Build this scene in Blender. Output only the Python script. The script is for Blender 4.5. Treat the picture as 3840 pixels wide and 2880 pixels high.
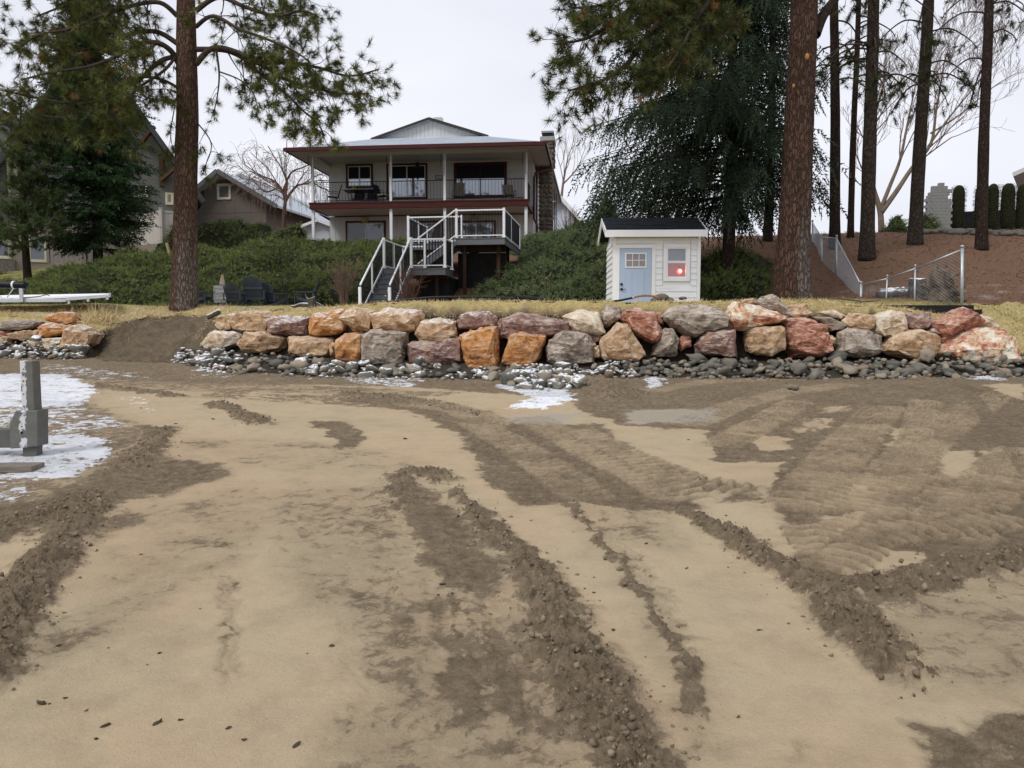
import bpy, bmesh, math, random
import numpy as np
from mathutils import Vector, Matrix, Euler
for o in list(bpy.data.objects): bpy.data.objects.remove(o)
SC = bpy.context.scene
C = SC.collection
R = math.radians
# ---------------------------------------------------------------- camera
F = 2884.0
PITCH = math.atan(221.0 / F)
CAMZ = 1.6
cam_d = bpy.data.cameras.new("camera"); cam_d.sensor_width = 36.0; cam_d.lens = 36.0 * F / 3840.0
cam_d.clip_start = 0.05; cam_d.clip_end = 6000.0
cam = bpy.data.objects.new("camera", cam_d); C.objects.link(cam)
cam.location = (0, 0, CAMZ); cam.rotation_euler = (R(90) - PITCH, 0, 0)
SC.camera = cam
# ---------------------------------------------------------------- world: overcast sky
SUN_EL, SUN_AZ = R(48), R(222)
w = bpy.data.worlds.new("World"); SC.world = w; w.use_nodes = True
nt = w.node_tree; nt.nodes.clear()
sky = nt.nodes.new("ShaderNodeTexSky"); sky.sky_type = 'NISHITA'; sky.sun_disc = False
sky.sun_elevation = SUN_EL; sky.sun_rotation = SUN_AZ; sky.air_density = 1.0; sky.dust_density = 3.0
bg1 = nt.nodes.new("ShaderNodeBackground"); bg1.inputs[1].default_value = 0.1
nt.links.new(sky.outputs[0], bg1.inputs[0])
tc = nt.nodes.new("ShaderNodeTexCoord")
mp = nt.nodes.new("ShaderNodeMapping"); mp.inputs['Scale'].default_value = (1.0, 1.0, 2.6)
nt.links.new(tc.outputs['Generated'], mp.inputs['Vector'])
nz = nt.nodes.new("ShaderNodeTexNoise"); nz.inputs['Scale'].default_value = 1.7; nz.inputs['Detail'].default_value = 6; nz.inputs['Roughness'].default_value = 0.5
nt.links.new(mp.outputs[0], nz.inputs['Vector'])
cr = nt.nodes.new("ShaderNodeValToRGB"); cr.color_ramp.elements[0].position = 0.3; cr.color_ramp.elements[1].position = 0.72
cr.color_ramp.elements[0].color = (0.60, 0.62, 0.69, 1); cr.color_ramp.elements[1].color = (0.77, 0.78, 0.835, 1)
nt.links.new(nz.outputs['Fac'], cr.inputs[0])
bg2 = nt.nodes.new("ShaderNodeBackground"); bg2.inputs[1].default_value = 1.0
nt.links.new(cr.outputs[0], bg2.inputs[0])
mx = nt.nodes.new("ShaderNodeMixShader"); mx.inputs[0].default_value = 0.93
nt.links.new(bg1.outputs[0], mx.inputs[1]); nt.links.new(bg2.outputs[0], mx.inputs[2])
wo = nt.nodes.new("ShaderNodeOutputWorld"); nt.links.new(mx.outputs[0], wo.inputs[0])
# ---------------------------------------------------------------- sun behind cloud
sd = bpy.data.lights.new("sun", 'SUN'); sd.energy = 1.5; sd.angle = R(18); sd.color = (1.0, 0.985, 0.96)
so = bpy.data.objects.new("sun", sd); C.objects.link(so)
sv = Vector((math.sin(SUN_AZ) * math.cos(SUN_EL), math.cos(SUN_AZ) * math.cos(SUN_EL), math.sin(SUN_EL)))
so.rotation_euler = (-sv).to_track_quat('-Z', 'Y').to_euler(); so.location = sv * 60
# ---------------------------------------------------------------- exposure
SC.view_settings.view_transform = 'Standard'; SC.view_settings.look = 'None'
SC.view_settings.exposure = 0.34; SC.view_settings.gamma = 1.0; SC.view_settings.use_curve_mapping = False
SC.cycles.use_denoising = True
SC.cycles.sample_clamp_indirect = 4.0
SC.cycles.max_bounces = 6; SC.cycles.diffuse_bounces = 3; SC.cycles.glossy_bounces = 3
SC.cycles.transparent_max_bounces = 8; SC.cycles.caustics_reflective = False; SC.cycles.caustics_refractive = False

# ================================================================ helpers
rng = np.random.default_rng(7); random.seed(7)
SP, CP = math.sin(PITCH), math.cos(PITCH)
def P(sx, sy, Y):
    """world point at depth Y seen at photograph position (sx, sy)"""
    u = (sx - 1920) / F; v = (1440 - sy) / F
    dy = CP + v * SP; dz = -SP + v * CP; t = Y / dy
    return Vector((u * t, Y, CAMZ + dz * t))
def bz(Y):
    s = np.maximum(np.asarray(Y, float) - 2.0, 0.0)
    return 0.044 * s * (s / (s + 0.6))
def G(sx, sy):
    """point on the beach seen at (sx, sy)"""
    u = (sx - 1920) / F; v = (1440 - sy) / F
    dy = CP + v * SP; dz = -SP + v * CP
    lo, hi = 0.5, 60.0
    for _ in range(50):
        m = (lo + hi) / 2
        if CAMZ + dz / dy * m > float(bz(m)): lo = m
        else: hi = m
    return np.array((u / dy * lo, lo))
def hash2(ix, iy, seed):
    h = (ix.astype(np.int64) * 374761393 + iy.astype(np.int64) * 668265263 + seed * 974634777) & 0xffffffff
    h = ((h ^ (h >> 13)) * 1274126177) & 0xffffffff
    return ((h ^ (h >> 16)) & 0xffffff) / float(0xffffff)
def vnoise(x, y, seed=0):
    x = np.asarray(x, float); y = np.asarray(y, float)
    ix = np.floor(x); iy = np.floor(y); fx = x - ix; fy = y - iy
    ux = fx * fx * fx * (fx * (fx * 6 - 15) + 10); uy = fy * fy * fy * (fy * (fy * 6 - 15) + 10)
    def g(dx, dy):
        a = hash2(ix + dx, iy + dy, seed) * 2 * math.pi
        return np.cos(a) * (fx - dx) + np.sin(a) * (fy - dy)
    a = g(0, 0); b = g(1, 0); c = g(0, 1); d = g(1, 1)
    return (a + (b - a) * ux + (c - a) * uy + (a - b - c + d) * ux * uy) * 1.5
def fbm(x, y, oct=4, seed=0, gain=0.5):
    s = 0; a = 1.0; f = 1.0; n = 0
    for i in range(oct):
        ca = math.cos(0.6 + 1.1 * i); sa = math.sin(0.6 + 1.1 * i)
        s = s + a * vnoise((x * ca - y * sa) * f, (x * sa + y * ca) * f, seed + i * 17); n += a; a *= gain; f *= 2.03
    return s / n
def sstep(a, b, x):
    t = np.clip((x - a) / (b - a), 0, 1); return t * t * (3 - 2 * t)

def link(o, parent=None):
    C.objects.link(o)
    if parent is not None: o.parent = parent
    return o
def tag(o, label=None, cat=None, group=None, kind=None):
    if label: o['label'] = label
    if cat: o['category'] = cat
    if group: o['group'] = group
    if kind: o['kind'] = kind
    return o
def thing(name, label, cat, loc=(0, 0, 0), rotz=0.0, group=None):
    o = bpy.data.objects.new(name, None); o.empty_display_size = 0.2
    o.location = loc; o.rotation_euler = (0, 0, rotz); C.objects.link(o)
    return tag(o, label, cat, group)
def mesh_np(name, co, tris, attrs=None, smooth=False):
    me = bpy.data.meshes.new(name); co = np.asarray(co, np.float32); tris = np.asarray(tris, np.int32)
    k = tris.shape[1]
    me.vertices.add(len(co)); me.vertices.foreach_set("co", co.ravel())
    me.loops.add(tris.size); me.loops.foreach_set("vertex_index", tris.ravel())
    me.polygons.add(len(tris)); me.polygons.foreach_set("loop_start", np.arange(len(tris), dtype=np.int32) * k)
    if smooth: me.polygons.foreach_set("use_smooth", np.ones(len(tris), bool))
    me.update(calc_edges=True)
    for an, av in (attrs or {}).items():
        a = me.attributes.new(an, 'FLOAT', 'POINT'); a.data.foreach_set("value", np.asarray(av, np.float32))
    return me
def oobj(name, me, mat, parent=None, loc=None):
    o = bpy.data.objects.new(name, me)
    if mat is not None and len(me.materials) == 0: me.materials.append(mat)
    link(o, parent)
    if loc is not None: o.location = loc
    return o
def rotmats(n, axis_dirs=None, roll=None, r=rng):
    """n rotation matrices; z axis along axis_dirs if given, else random"""
    if axis_dirs is None:
        axis_dirs = r.normal(size=(n, 3))
    z = axis_dirs / (np.linalg.norm(axis_dirs, axis=1, keepdims=True) + 1e-9)
    ref = np.where(np.abs(z[:, 2:3]) < 0.95, np.array([[0, 0, 1.0]]), np.array([[1.0, 0, 0]]))
    x = np.cross(ref, z); x /= np.linalg.norm(x, axis=1, keepdims=True) + 1e-9
    y = np.cross(z, x)
    if roll is None: roll = r.uniform(0, 2 * math.pi, n)
    c = np.cos(roll)[:, None]; s = np.sin(roll)[:, None]
    return np.stack([x * c + y * s, -x * s + y * c, z], axis=2)   # columns
def scatter(name, templates, pos, mats, scales, mat, parent=None, tint=None, smooth=False, r=rng):
    """one mesh made of many copies of small template meshes"""
    pos = np.asarray(pos, float); n = len(pos)
    if n == 0: return None
    scales = np.asarray(scales, float)
    if scales.ndim == 1: scales = scales[:, None].repeat(3, 1)
    which = r.integers(0, len(templates), n); cos = []; tri = []; tn = []; off = 0
    if tint is None: tint = r.random(n)
    for k, (tv, tf) in enumerate(templates):
        idx = np.where(which == k)[0]
        if len(idx) == 0: continue
        v = tv[None] * scales[idx][:, None, :]
        v = np.einsum('nij,nkj->nki', mats[idx], v) + pos[idx][:, None, :]
        cos.append(v.reshape(-1, 3)); m = len(tv)
        f = tf[None] + (np.arange(len(idx)) * m)[:, None, None] + off
        tri.append(f.reshape(-1, tf.shape[1])); tn.append(np.repeat(tint[idx], m)); off += m * len(idx)
    me = mesh_np(name, np.concatenate(cos), np.concatenate(tri), {"tint": np.concatenate(tn)}, smooth)
    return oobj(name, me, mat, parent)

class MB:
    def __init__(s): s.v = []; s.f = []
    def add(s, vs, fs):
        b = len(s.v); s.v += [tuple(p) for p in vs]; s.f += [tuple(i + b for i in f) for f in fs]; return s
    def box(s, x0, x1, y0, y1, z0, z1):
        return s.add([(x0, y0, z0), (x1, y0, z0), (x1, y1, z0), (x0, y1, z0), (x0, y0, z1), (x1, y0, z1), (x1, y1, z1), (x0, y1, z1)],
                     [(0, 3, 2, 1), (4, 5, 6, 7), (0, 1, 5, 4), (1, 2, 6, 5), (2, 3, 7, 6), (3, 0, 4, 7)])
    def beam(s, p, q, w, h, up=(0, 0, 1)):
        p = Vector(p); q = Vector(q); d = (q - p).normalized(); u = Vector(up)
        if abs(d.dot(u)) > 0.98: u = Vector((0, 1, 0))
        x = d.cross(u).normalized(); y = x.cross(d).normalized(); vs = []
        for c in (p, q):
            for a, b in ((-1, -1), (1, -1), (1, 1), (-1, 1)): vs.append(c + x * (a * w / 2) + y * (b * h / 2))
        return s.add(vs, [(0, 1, 2, 3), (7, 6, 5, 4), (0, 4, 5, 1), (1, 5, 6, 2), (2, 6, 7, 3), (3, 7, 4, 0)])
    def tube(s, pts, rad, n=6, cap=True):
        pts = [Vector(p) for p in pts]
        if not hasattr(rad, '__len__'): rad = [rad] * len(pts)
        b = len(s.v); prev = None
        for i, p in enumerate(pts):
            t = (pts[min(i + 1, len(pts) - 1)] - pts[max(i - 1, 0)])
            t = t.normalized() if t.length > 1e-9 else Vector((0, 0, 1))
            if prev is None:
                a = Vector((0, 0, 1)) if abs(t.z) < 0.9 else Vector((1, 0, 0))
                x = t.cross(a).normalized()
            else:
                x = prev - t * prev.dot(t)
                x = x.normalized() if x.length > 1e-6 else t.orthogonal().normalized()
            prev = x; y = t.cross(x)
            for k in range(n):
                a = 2 * math.pi * k / n
                s.v.append(tuple(p + (x * math.cos(a) + y * math.sin(a)) * rad[i]))
        for i in range(len(pts) - 1):
            for k in range(n):
                k2 = (k + 1) % n
                s.f.append((b + i * n + k, b + i * n + k2, b + (i + 1) * n + k2, b + (i + 1) * n + k))
        if cap:
            s.f.append(tuple(b + k for k in reversed(range(n)))); s.f.append(tuple(b + (len(pts) - 1) * n + k for k in range(n)))
        return s
    def prism(s, poly, y0, y1):
        """poly in x,z extruded along y"""
        n = len(poly); vs = [(x, y0, z) for x, z in poly] + [(x, y1, z) for x, z in poly]
        fs = [tuple(range(n)), tuple(range(2 * n - 1, n - 1, -1))]
        for i in range(n):
            j = (i + 1) % n; fs.append((i, i + n, j + n, j))
        return s.add(vs, fs)
    def slab(s, quad, t):
        """four-or-more-cornered sheet given thickness t downwards"""
        n = len(quad); vs = [tuple(q) for q in quad] + [(q[0], q[1], q[2] - t) for q in quad]
        fs = [tuple(range(n)), tuple(range(2 * n - 1, n - 1, -1))]
        for i in range(n):
            j = (i + 1) % n; fs.append((i, i + n, j + n, j))
        return s.add(vs, fs)
    def mesh(s, name, smooth=False):
        me = bpy.data.meshes.new(name); me.from_pydata(s.v, [], s.f); me.update()
        bm = bmesh.new(); bm.from_mesh(me); bmesh.ops.recalc_face_normals(bm, faces=bm.faces); bm.to_mesh(me); bm.free()
        if smooth: me.polygons.foreach_set("use_smooth", np.ones(len(me.polygons), bool))
        return me
    def build(s, name, mat, parent=None, smooth=False, bevel=0.0, loc=None):
        o = oobj(name, s.mesh(name, smooth), mat, parent, loc)
        if bevel > 0:
            b = o.modifiers.new("bevel", 'BEVEL'); b.width = bevel; b.segments = 2; b.limit_method = 'ANGLE'
        return o
def bxo(name, mat, parent, x0, x1, y0, y1, z0, z1, bevel=0.0):
    return MB().box(x0, x1, y0, y1, z0, z1).build(name, mat, parent, bevel=bevel)
def catmull(pts, m=6):
    pts = [Vector(p) for p in pts]; out = []
    for i in range(len(pts) - 1):
        p0 = pts[max(i - 1, 0)]; p1 = pts[i]; p2 = pts[i + 1]; p3 = pts[min(i + 2, len(pts) - 1)]
        for k in range(m):
            t = k / m
            out.append(0.5 * ((2 * p1) + (-p0 + p2) * t + (2 * p0 - 5 * p1 + 4 * p2 - p3) * t * t + (-p0 + 3 * p1 - 3 * p2 + p3) * t ** 3))
    out.append(pts[-1]); return out

# ================================================================ materials
def new_mat(name):
    m = bpy.data.materials.new(name); m.use_nodes = True
    return m, m.node_tree, m.node_tree.nodes['Principled BSDF']
def lk(nt, a, b): nt.links.new(a, b)
def n_coord(nt, which='Object', scale=(1, 1, 1), rnd=False):
    tc = nt.nodes.new("ShaderNodeTexCoord"); mp = nt.nodes.new("ShaderNodeMapping")
    mp.inputs['Scale'].default_value = scale; lk(nt, tc.outputs[which], mp.inputs['Vector'])
    if rnd:
        oi = nt.nodes.new("ShaderNodeObjectInfo"); mu = nt.nodes.new("ShaderNodeMath"); mu.operation = 'MULTIPLY'; mu.inputs[1].default_value = 73.0
        lk(nt, oi.outputs['Random'], mu.inputs[0]); lk(nt, mu.outputs[0], mp.inputs['Location'])
    return mp.outputs[0]
def n_noise(nt, vec, scale, detail=5, rough=0.55, dist=0.0):
    n = nt.nodes.new("ShaderNodeTexNoise"); n.inputs['Scale'].default_value = scale; n.inputs['Detail'].default_value = detail
    n.inputs['Roughness'].default_value = rough; n.inputs['Distortion'].default_value = dist
    if vec is not None: lk(nt, vec, n.inputs['Vector'])
    return n.outputs['Fac']
def n_ramp(nt, fac, stops, interp='LINEAR'):
    r = nt.nodes.new("ShaderNodeValToRGB"); r.color_ramp.interpolation = interp; e = r.color_ramp.elements
    while len(e) < len(stops): e.new(0.5)
    for i, (p, c) in enumerate(stops):
        e[i].position = p; e[i].color = (*c, 1) if len(c) == 3 else c
    lk(nt, fac, r.inputs[0]); return r.outputs[0]
def n_mix(nt, fac, a, b, mode='MIX'):
    m = nt.nodes.new("ShaderNodeMix"); m.data_type = 'RGBA'; m.blend_type = mode
    for s, v in ((m.inputs[0], fac), (m.inputs[6], a), (m.inputs[7], b)):
        if isinstance(v, (int, float)): s.default_value = v
        elif isinstance(v, tuple): s.default_value = (*v, 1) if len(v) == 3 else v
        else: lk(nt, v, s)
    return m.outputs[2]
def n_math(nt, op, a, b=None, clamp=False):
    m = nt.nodes.new("ShaderNodeMath"); m.operation = op; m.use_clamp = clamp
    for s, v in zip(m.inputs, (a, b)):
        if v is None: continue
        if isinstance(v, (int, float)): s.default_value = v
        else: lk(nt, v, s)
    return m.outputs[0]
def n_attr(nt, name):
    a = nt.nodes.new("ShaderNodeAttribute"); a.attribute_name = name; return a.outputs['Fac']
def n_bump(nt, h, strength, dist=0.02, normal=None):
    b = nt.nodes.new("ShaderNodeBump"); b.inputs['Strength'].default_value = strength; b.inputs['Distance'].default_value = dist
    lk(nt, h, b.inputs['Height'])
    if normal is not None: lk(nt, normal, b.inputs['Normal'])
    return b.outputs[0]
def n_step(nt, fac, a, b):
    m = nt.nodes.new("ShaderNodeMapRange"); m.interpolation_type = 'SMOOTHSTEP'; m.inputs[1].default_value = a; m.inputs[2].default_value = b
    lk(nt, fac, m.inputs[0]); return m.outputs[0]
def n_up(nt):
    g = nt.nodes.new("ShaderNodeNewGeometry"); s = nt.nodes.new("ShaderNodeSeparateXYZ"); lk(nt, g.outputs['Normal'], s.inputs[0]); return s.outputs['Z']
def simple(name, c1, c2=None, scale=6, rough=0.7, bump=0.15, stretch=(1, 1, 1), metallic=0.0, spec=0.15, dirt=None, fine=60, bdist=0.01):
    m, nt, b = new_mat(name)
    if c2 is None: c2 = tuple(min(1, x * 0.82) for x in c1)
    v = n_coord(nt, 'Object', stretch)
    f = n_noise(nt, v, scale, 6, 0.6)
    col = n_ramp(nt, f, [(0.33, c1), (0.68, c2)])
    if dirt:
        f2 = n_noise(nt, v, scale * 0.37 + 0.3, 7, 0.7)
        col = n_mix(nt, n_step(nt, f2, 0.52, 0.72), col, dirt)
    lk(nt, col, b.inputs['Base Color'])
    b.inputs['Roughness'].default_value = rough; b.inputs['Metallic'].default_value = metallic; b.inputs['Specular IOR Level'].default_value = spec
    if bump > 0:
        f3 = n_noise(nt, v, fine, 5, 0.6); lk(nt, n_bump(nt, f3, bump, bdist), b.inputs['Normal'])
    return m
M = {}
M['white'] = simple('white_paint', (0.74, 0.74, 0.74), (0.68, 0.68, 0.69), 1.5, 0.5, 0.04, dirt=(0.62, 0.62, 0.60))
M['white_rail'] = simple('white_rail', (0.86, 0.87, 0.89), (0.82, 0.83, 0.85), 1.5, 0.35, 0.02)
M['shed_white'] = simple('shed_siding_white', (0.84, 0.86, 0.89), (0.80, 0.825, 0.86), 2.0, 0.5, 0.1, (1, 1, 14), dirt=(0.69, 0.72, 0.76))
M['cream'] = simple('cream_trim', (0.72, 0.66, 0.48), None, 2, 0.6, 0.05)
M['house_wall'] = simple('house_wall_white', (0.60, 0.61, 0.61), (0.54, 0.55, 0.55), 0.8, 0.7, 0.08, dirt=(0.50, 0.50, 0.48))
M['soffit'] = simple('soffit_white', (0.56, 0.57, 0.57), (0.50, 0.51, 0.51), 0.8, 0.7, 0.05)
M['red_trim'] = simple('red_trim', (0.080, 0.019, 0.020), (0.058, 0.015, 0.016), 2, 0.5, 0.05)
M['red_fascia'] = simple('red_brown_fascia', (0.075, 0.020, 0.014), (0.050, 0.014, 0.011), 3, 0.55, 0.1, (0.3, 1, 4), dirt=(0.04, 0.014, 0.011))
M['black_metal'] = simple('black_metal', (0.016, 0.016, 0.018), None, 5, 0.45, 0.02)
M['deck_grey'] = simple('deck_grey', (0.165, 0.172, 0.185), (0.13, 0.136, 0.148), 3, 0.6, 0.1, (1, 1, 6))
M['tread_grey'] = simple('tread_grey', (0.15, 0.155, 0.17), (0.115, 0.12, 0.13), 3, 0.65, 0.1, (1, 8, 1))
M['wood_brown'] = simple('wood_brown', (0.14, 0.065, 0.035), (0.09, 0.042, 0.024), 4, 0.75, 0.2, (1, 1, 0.2))
M['wood_shaded'] = simple('wood_brown_shaded', (0.055, 0.030, 0.020), (0.035, 0.020, 0.014), 4, 0.8, 0.2, (1, 1, 0.2))  # brown support timber with the under-deck shade put into its colour
M['wood_grey'] = simple('wood_grey', (0.24, 0.21, 0.17), (0.13, 0.11, 0.09), 5, 0.85, 0.4, (1, 8, 8))
M['adirondack'] = simple('chair_blue_grey', (0.080, 0.098, 0.122), (0.058, 0.072, 0.092), 4, 0.55, 0.08, (1, 1, 0.3))
M['alu'] = simple('aluminium', (0.62, 0.63, 0.65), (0.52, 0.53, 0.55), 3, 0.42, 0.05, metallic=0.55)
M['galv'] = simple('galvanised_steel', (0.50, 0.52, 0.53), (0.38, 0.40, 0.42), 6, 0.45, 0.05, metallic=0.7)
M['galv_dark'] = simple('weathered_steel', (0.135, 0.135, 0.125), (0.105, 0.105, 0.098), 5, 0.6, 0.15, metallic=0.25, dirt=(0.085, 0.08, 0.07))
M['snow'] = simple('snow', (0.86, 0.87, 0.90), (0.80, 0.82, 0.86), 8, 0.8, 0.35, fine=30, bdist=0.02)
M['black_vinyl'] = simple('black_vinyl', (0.016, 0.018, 0.026), (0.010, 0.011, 0.016), 4, 0.4, 0.2, fine=20)
M['pipe_black'] = simple('black_pipe', (0.020, 0.021, 0.024), None, 4, 0.4, 0.05)
M['hose_tan'] = simple('tan_hose', (0.30, 0.17, 0.10), None, 6, 0.5, 0.05)
M['door_blue'] = simple('door_pale_blue', (0.43, 0.53, 0.68), (0.41, 0.505, 0.655), 2, 0.45, 0.03)
M['stone_grey'] = simple('stone_grey', (0.20, 0.185, 0.16), (0.10, 0.09, 0.075), 9, 0.85, 0.6, dirt=(0.15, 0.10, 0.06), bdist=0.02)
M['timber_black'] = simple('timber_black', (0.024, 0.022, 0.022), (0.015, 0.014, 0.014), 5, 0.8, 0.3)
M['shake'] = simple('shake_grey_green', (0.15, 0.155, 0.145), (0.11, 0.115, 0.108), 3, 0.8, 0.2)
M['beige_siding'] = simple('beige_siding', (0.34, 0.29, 0.23), (0.30, 0.255, 0.20), 2, 0.75, 0.1, (1, 1, 10))
M['brown_siding'] = simple('brown_siding', (0.135, 0.115, 0.10), (0.10, 0.085, 0.075), 2, 0.8, 0.15, (1, 1, 8))
M['vinyl_beige'] = simple('vinyl_beige', (0.50, 0.455, 0.40), (0.46, 0.42, 0.37), 1.5, 0.5, 0.03)
M['roof_grey'] = simple('roof_metal_grey', (0.40, 0.43, 0.46), (0.33, 0.36, 0.39), 2, 0.5, 0.1, (8, 1, 1))
M['block'] = simple('concrete_block', (0.36, 0.36, 0.34), (0.27, 0.27, 0.255), 6, 0.9, 0.3)
M['tan_fabric'] = simple('tan_sling', (0.20, 0.175, 0.145), None, 10, 0.8, 0.1)
def glass_mat(name, base=(0.02, 0.024, 0.03), metal=0.45, tintc=(0.55, 0.60, 0.66)):
    m, nt, b = new_mat(name)
    lk(nt, n_mix(nt, metal, base, tintc), b.inputs['Base Color'])
    b.inputs['Metallic'].default_value = metal; b.inputs['Roughness'].default_value = 0.03; b.inputs['Specular IOR Level'].default_value = 0.7
    v = n_coord(nt, 'Object'); lk(nt, n_bump(nt, n_noise(nt, v, 1.2, 2), 0.02, 0.05), b.inputs['Normal'])
    return m
M['glass'] = glass_mat('window_glass', metal=0.6)
M['glass_mid'] = glass_mat('window_glass_mid', metal=0.25)
M['glass_dark'] = glass_mat('window_glass_dim', metal=0.12)
# ================================================================ terrain functions
WK = np.array([(-40, 22), (-20, 21), (-13.6, 20.4), (-11, 20.0), (-9.4, 19.6), (-7.6, 19.0), (-5.9, 17.6), (-4, 16.6), (-2.3, 16.0), (1.5, 15.6), (6, 16.0), (10.9, 16.4), (14, 17.0), (45, 19)])
def Wl(x): return np.interp(x, WK[:, 0], WK[:, 1])
TK = np.array([(-40, .7), (-11.0, .7), (-10.3, 2.6), (-9.4, 3.0), (-8.4, 2.6), (-7.5, .8), (9.8, .8), (10.8, 2.0), (12, 2.6), (45, 3.0)])
def Tw(x): return np.interp(x, TK[:, 0], TK[:, 1])
def shiftW(x): return np.interp(x, [-11, -10, -8.6, -7.6], [0, 1.0, 1.0, 0])
_cp = []
def cps(sx, Y, sy): p = P(sx, sy, Y); _cp.append((p.x, p.y, p.z))
def cpz(sx, Y, z): _cp.append(((sx - 1920) / F * Y, Y, z))
for a in [(-400, 22, 1180), (-400, 24.5, 1140), (0, 21.8, 1176), (0, 24, 1142), (370, 21.5, 1200), (370, 24, 1136), (600, 21.3, 1213), (600, 22.7, 1158), (600, 24.8, 1150), (720, 22.3, 1157), (800, 20.5, 1192), (800, 22.3, 1157), (800, 24, 1149),
          (1000, 19.2, 1176), (1000, 24, 1149), (1200, 18.2, 1160), (1200, 24, 1146), (1450, 17.3, 1138), (1700, 17.0, 1131), (2000, 16.8, 1130), (2300, 16.8, 1134), (2550, 16.9, 1134),
          (2800, 17.2, 1130), (3000, 17.2, 1130), (3300, 17.4, 1152), (3300, 19, 1124), (3600, 17.8, 1180), (3600, 18.8, 1142), (3800, 19.0, 1160), (4200, 19.2, 1160),
          (3250, 26, 970), (3440, 29, 910), (3670, 27, 935), (3300, 33, 872), (3800, 33, 862), (3750, 21, 1090), (3750, 24, 1020), (4300, 33, 860), (4300, 26, 960), (2800, 28, 930), (2800, 34, 885), (2650, 26, 990),
          (3100, 26, 1000), (3050, 33, 880)]: cps(*a)
for a in [(1450, 22, 1.85), (1700, 22.5, 1.8), (2000, 20.5, 1.75), (2300, 20, 1.72), (2300, 22.6, 1.75), (2550, 20, 1.74), (2550, 22.6, 1.85), (2800, 20, 2.22), (3000, 20, 2.25), (3250, 21, 2.35),
          (-500, 26, 2.1), (0, 26, 2.1), (500, 26, 2.05), (1000, 26, 2.05), (1500, 25, 1.85), (2000, 24.5, 1.95), (2300, 25, 2.2),
          (-500, 31, 3.0), (0, 31, 3.1), (500, 31, 3.7), (1000, 31, 3.9), (1500, 31, 3.9), (2000, 31, 4.1), (2350, 31, 4.5),
          (-500, 36, 3.8), (0, 36, 4.0), (500, 36, 4.7), (1000, 36, 4.9), (1500, 36, 4.9), (2000, 36, 5.0), (2350, 36, 5.5),
          (-500, 60, 4.3), (0, 48, 4.3), (500, 60, 5.0), (1000, 48, 5.0), (1500, 48, 5.0), (2000, 60, 5.2), (2500, 45, 5.6), (3000, 45, 6.0), (3500, 60, 6.2), (4300, 60, 6.3), (1000, 75, 5.2), (3000, 75, 6.0), (-800, 75, 4.5), (4600, 45, 6.2), (-900, 40, 3.8)]: cpz(*a)
_cp = np.array(_cp)
def _k(d): return np.sqrt(d * d + 0.6)
_D = np.sqrt(((_cp[:, None, :2] - _cp[None, :, :2]) ** 2).sum(2))
_A = np.zeros((len(_cp) + 3,) * 2); _A[:len(_cp), :len(_cp)] = _k(_D) - np.eye(len(_cp)) * 0.05
_A[:len(_cp), -3] = 1; _A[:len(_cp), -2:] = _cp[:, :2]; _A[-3, :len(_cp)] = 1; _A[-2:, :len(_cp)] = _cp[:, :2].T
_w = np.linalg.solve(_A, np.concatenate([_cp[:, 2], [0, 0, 0]]))
def upl(x, Y):
    x = np.asarray(x, float); Y = np.asarray(Y, float); s = _w[-3] + _w[-2] * x + _w[-1] * Y
    for i in range(len(_cp)): s = s + _w[i] * _k(np.sqrt((x - _cp[i, 0]) ** 2 + (Y - _cp[i, 1]) ** 2))
    return s
def ground(x, Y):
    x = np.asarray(x, float); Y = np.asarray(Y, float)
    t = sstep(0, 1, (Y - Wl(x) + shiftW(x) - 0.25) / Tw(x))
    return bz(np.minimum(Y, 24)) * (1 - t) + upl(x, np.maximum(Y, 16.2)) * t
def gz(x, Y): return float(ground(np.array([x]), np.array([Y]))[0])
def Bl(x): return Wl(x) - shiftW(x) + Tw(x) + 0.35

# ================================================================ beach
NR, NC = 680, 790
tt = np.linspace(-1, 1, NC)
s01 = np.linspace(0, 1, NR)
Xb = np.zeros((NR, NC)); Yb = np.zeros((NR, NC))
# columns fan out gently so that the sheet is finest where one stands
Bx = None
Yend = np.full(NC, 18.0)
for _ in range(12):
    Xe = tt * (0.74 * Yend + 1.9); Yend = Bl(Xe)
Yb = 1.6 * (Yend[None, :] / 1.6) ** s01[:, None]
Xb = tt[None, :] * (0.74 * Yb + 1.9)
X, Y = Xb.ravel(), Yb.ravel()
Z = ground(X, Y)
def gp(pts): return np.array([G(*p) for p in pts])
def poly_sd(x, y, pts):
    """signed distance (negative inside) to polygon given in world xy"""
    n = len(pts); d = np.full(x.shape, 1e9); ins = np.zeros(x.shape, bool)
    for i in range(n):
        a = pts[i]; b = pts[(i + 1) % n]; e = b - a; wx = x - a[0]; wy = y - a[1]
        t = np.clip((wx * e[0] + wy * e[1]) / (e @ e + 1e-12), 0, 1)
        d = np.minimum(d, (wx - e[0] * t) ** 2 + (wy - e[1] * t) ** 2)
        c = (a[1] > y) != (b[1] > y)
        with np.errstate(divide='ignore', invalid='ignore'):
            ins ^= c & (x < (b[0] - a[0]) * (y - a[1]) / (b[1] - a[1] + 1e-12) + a[0])
    d = np.sqrt(d); return np.where(ins, -d, d)
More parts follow.
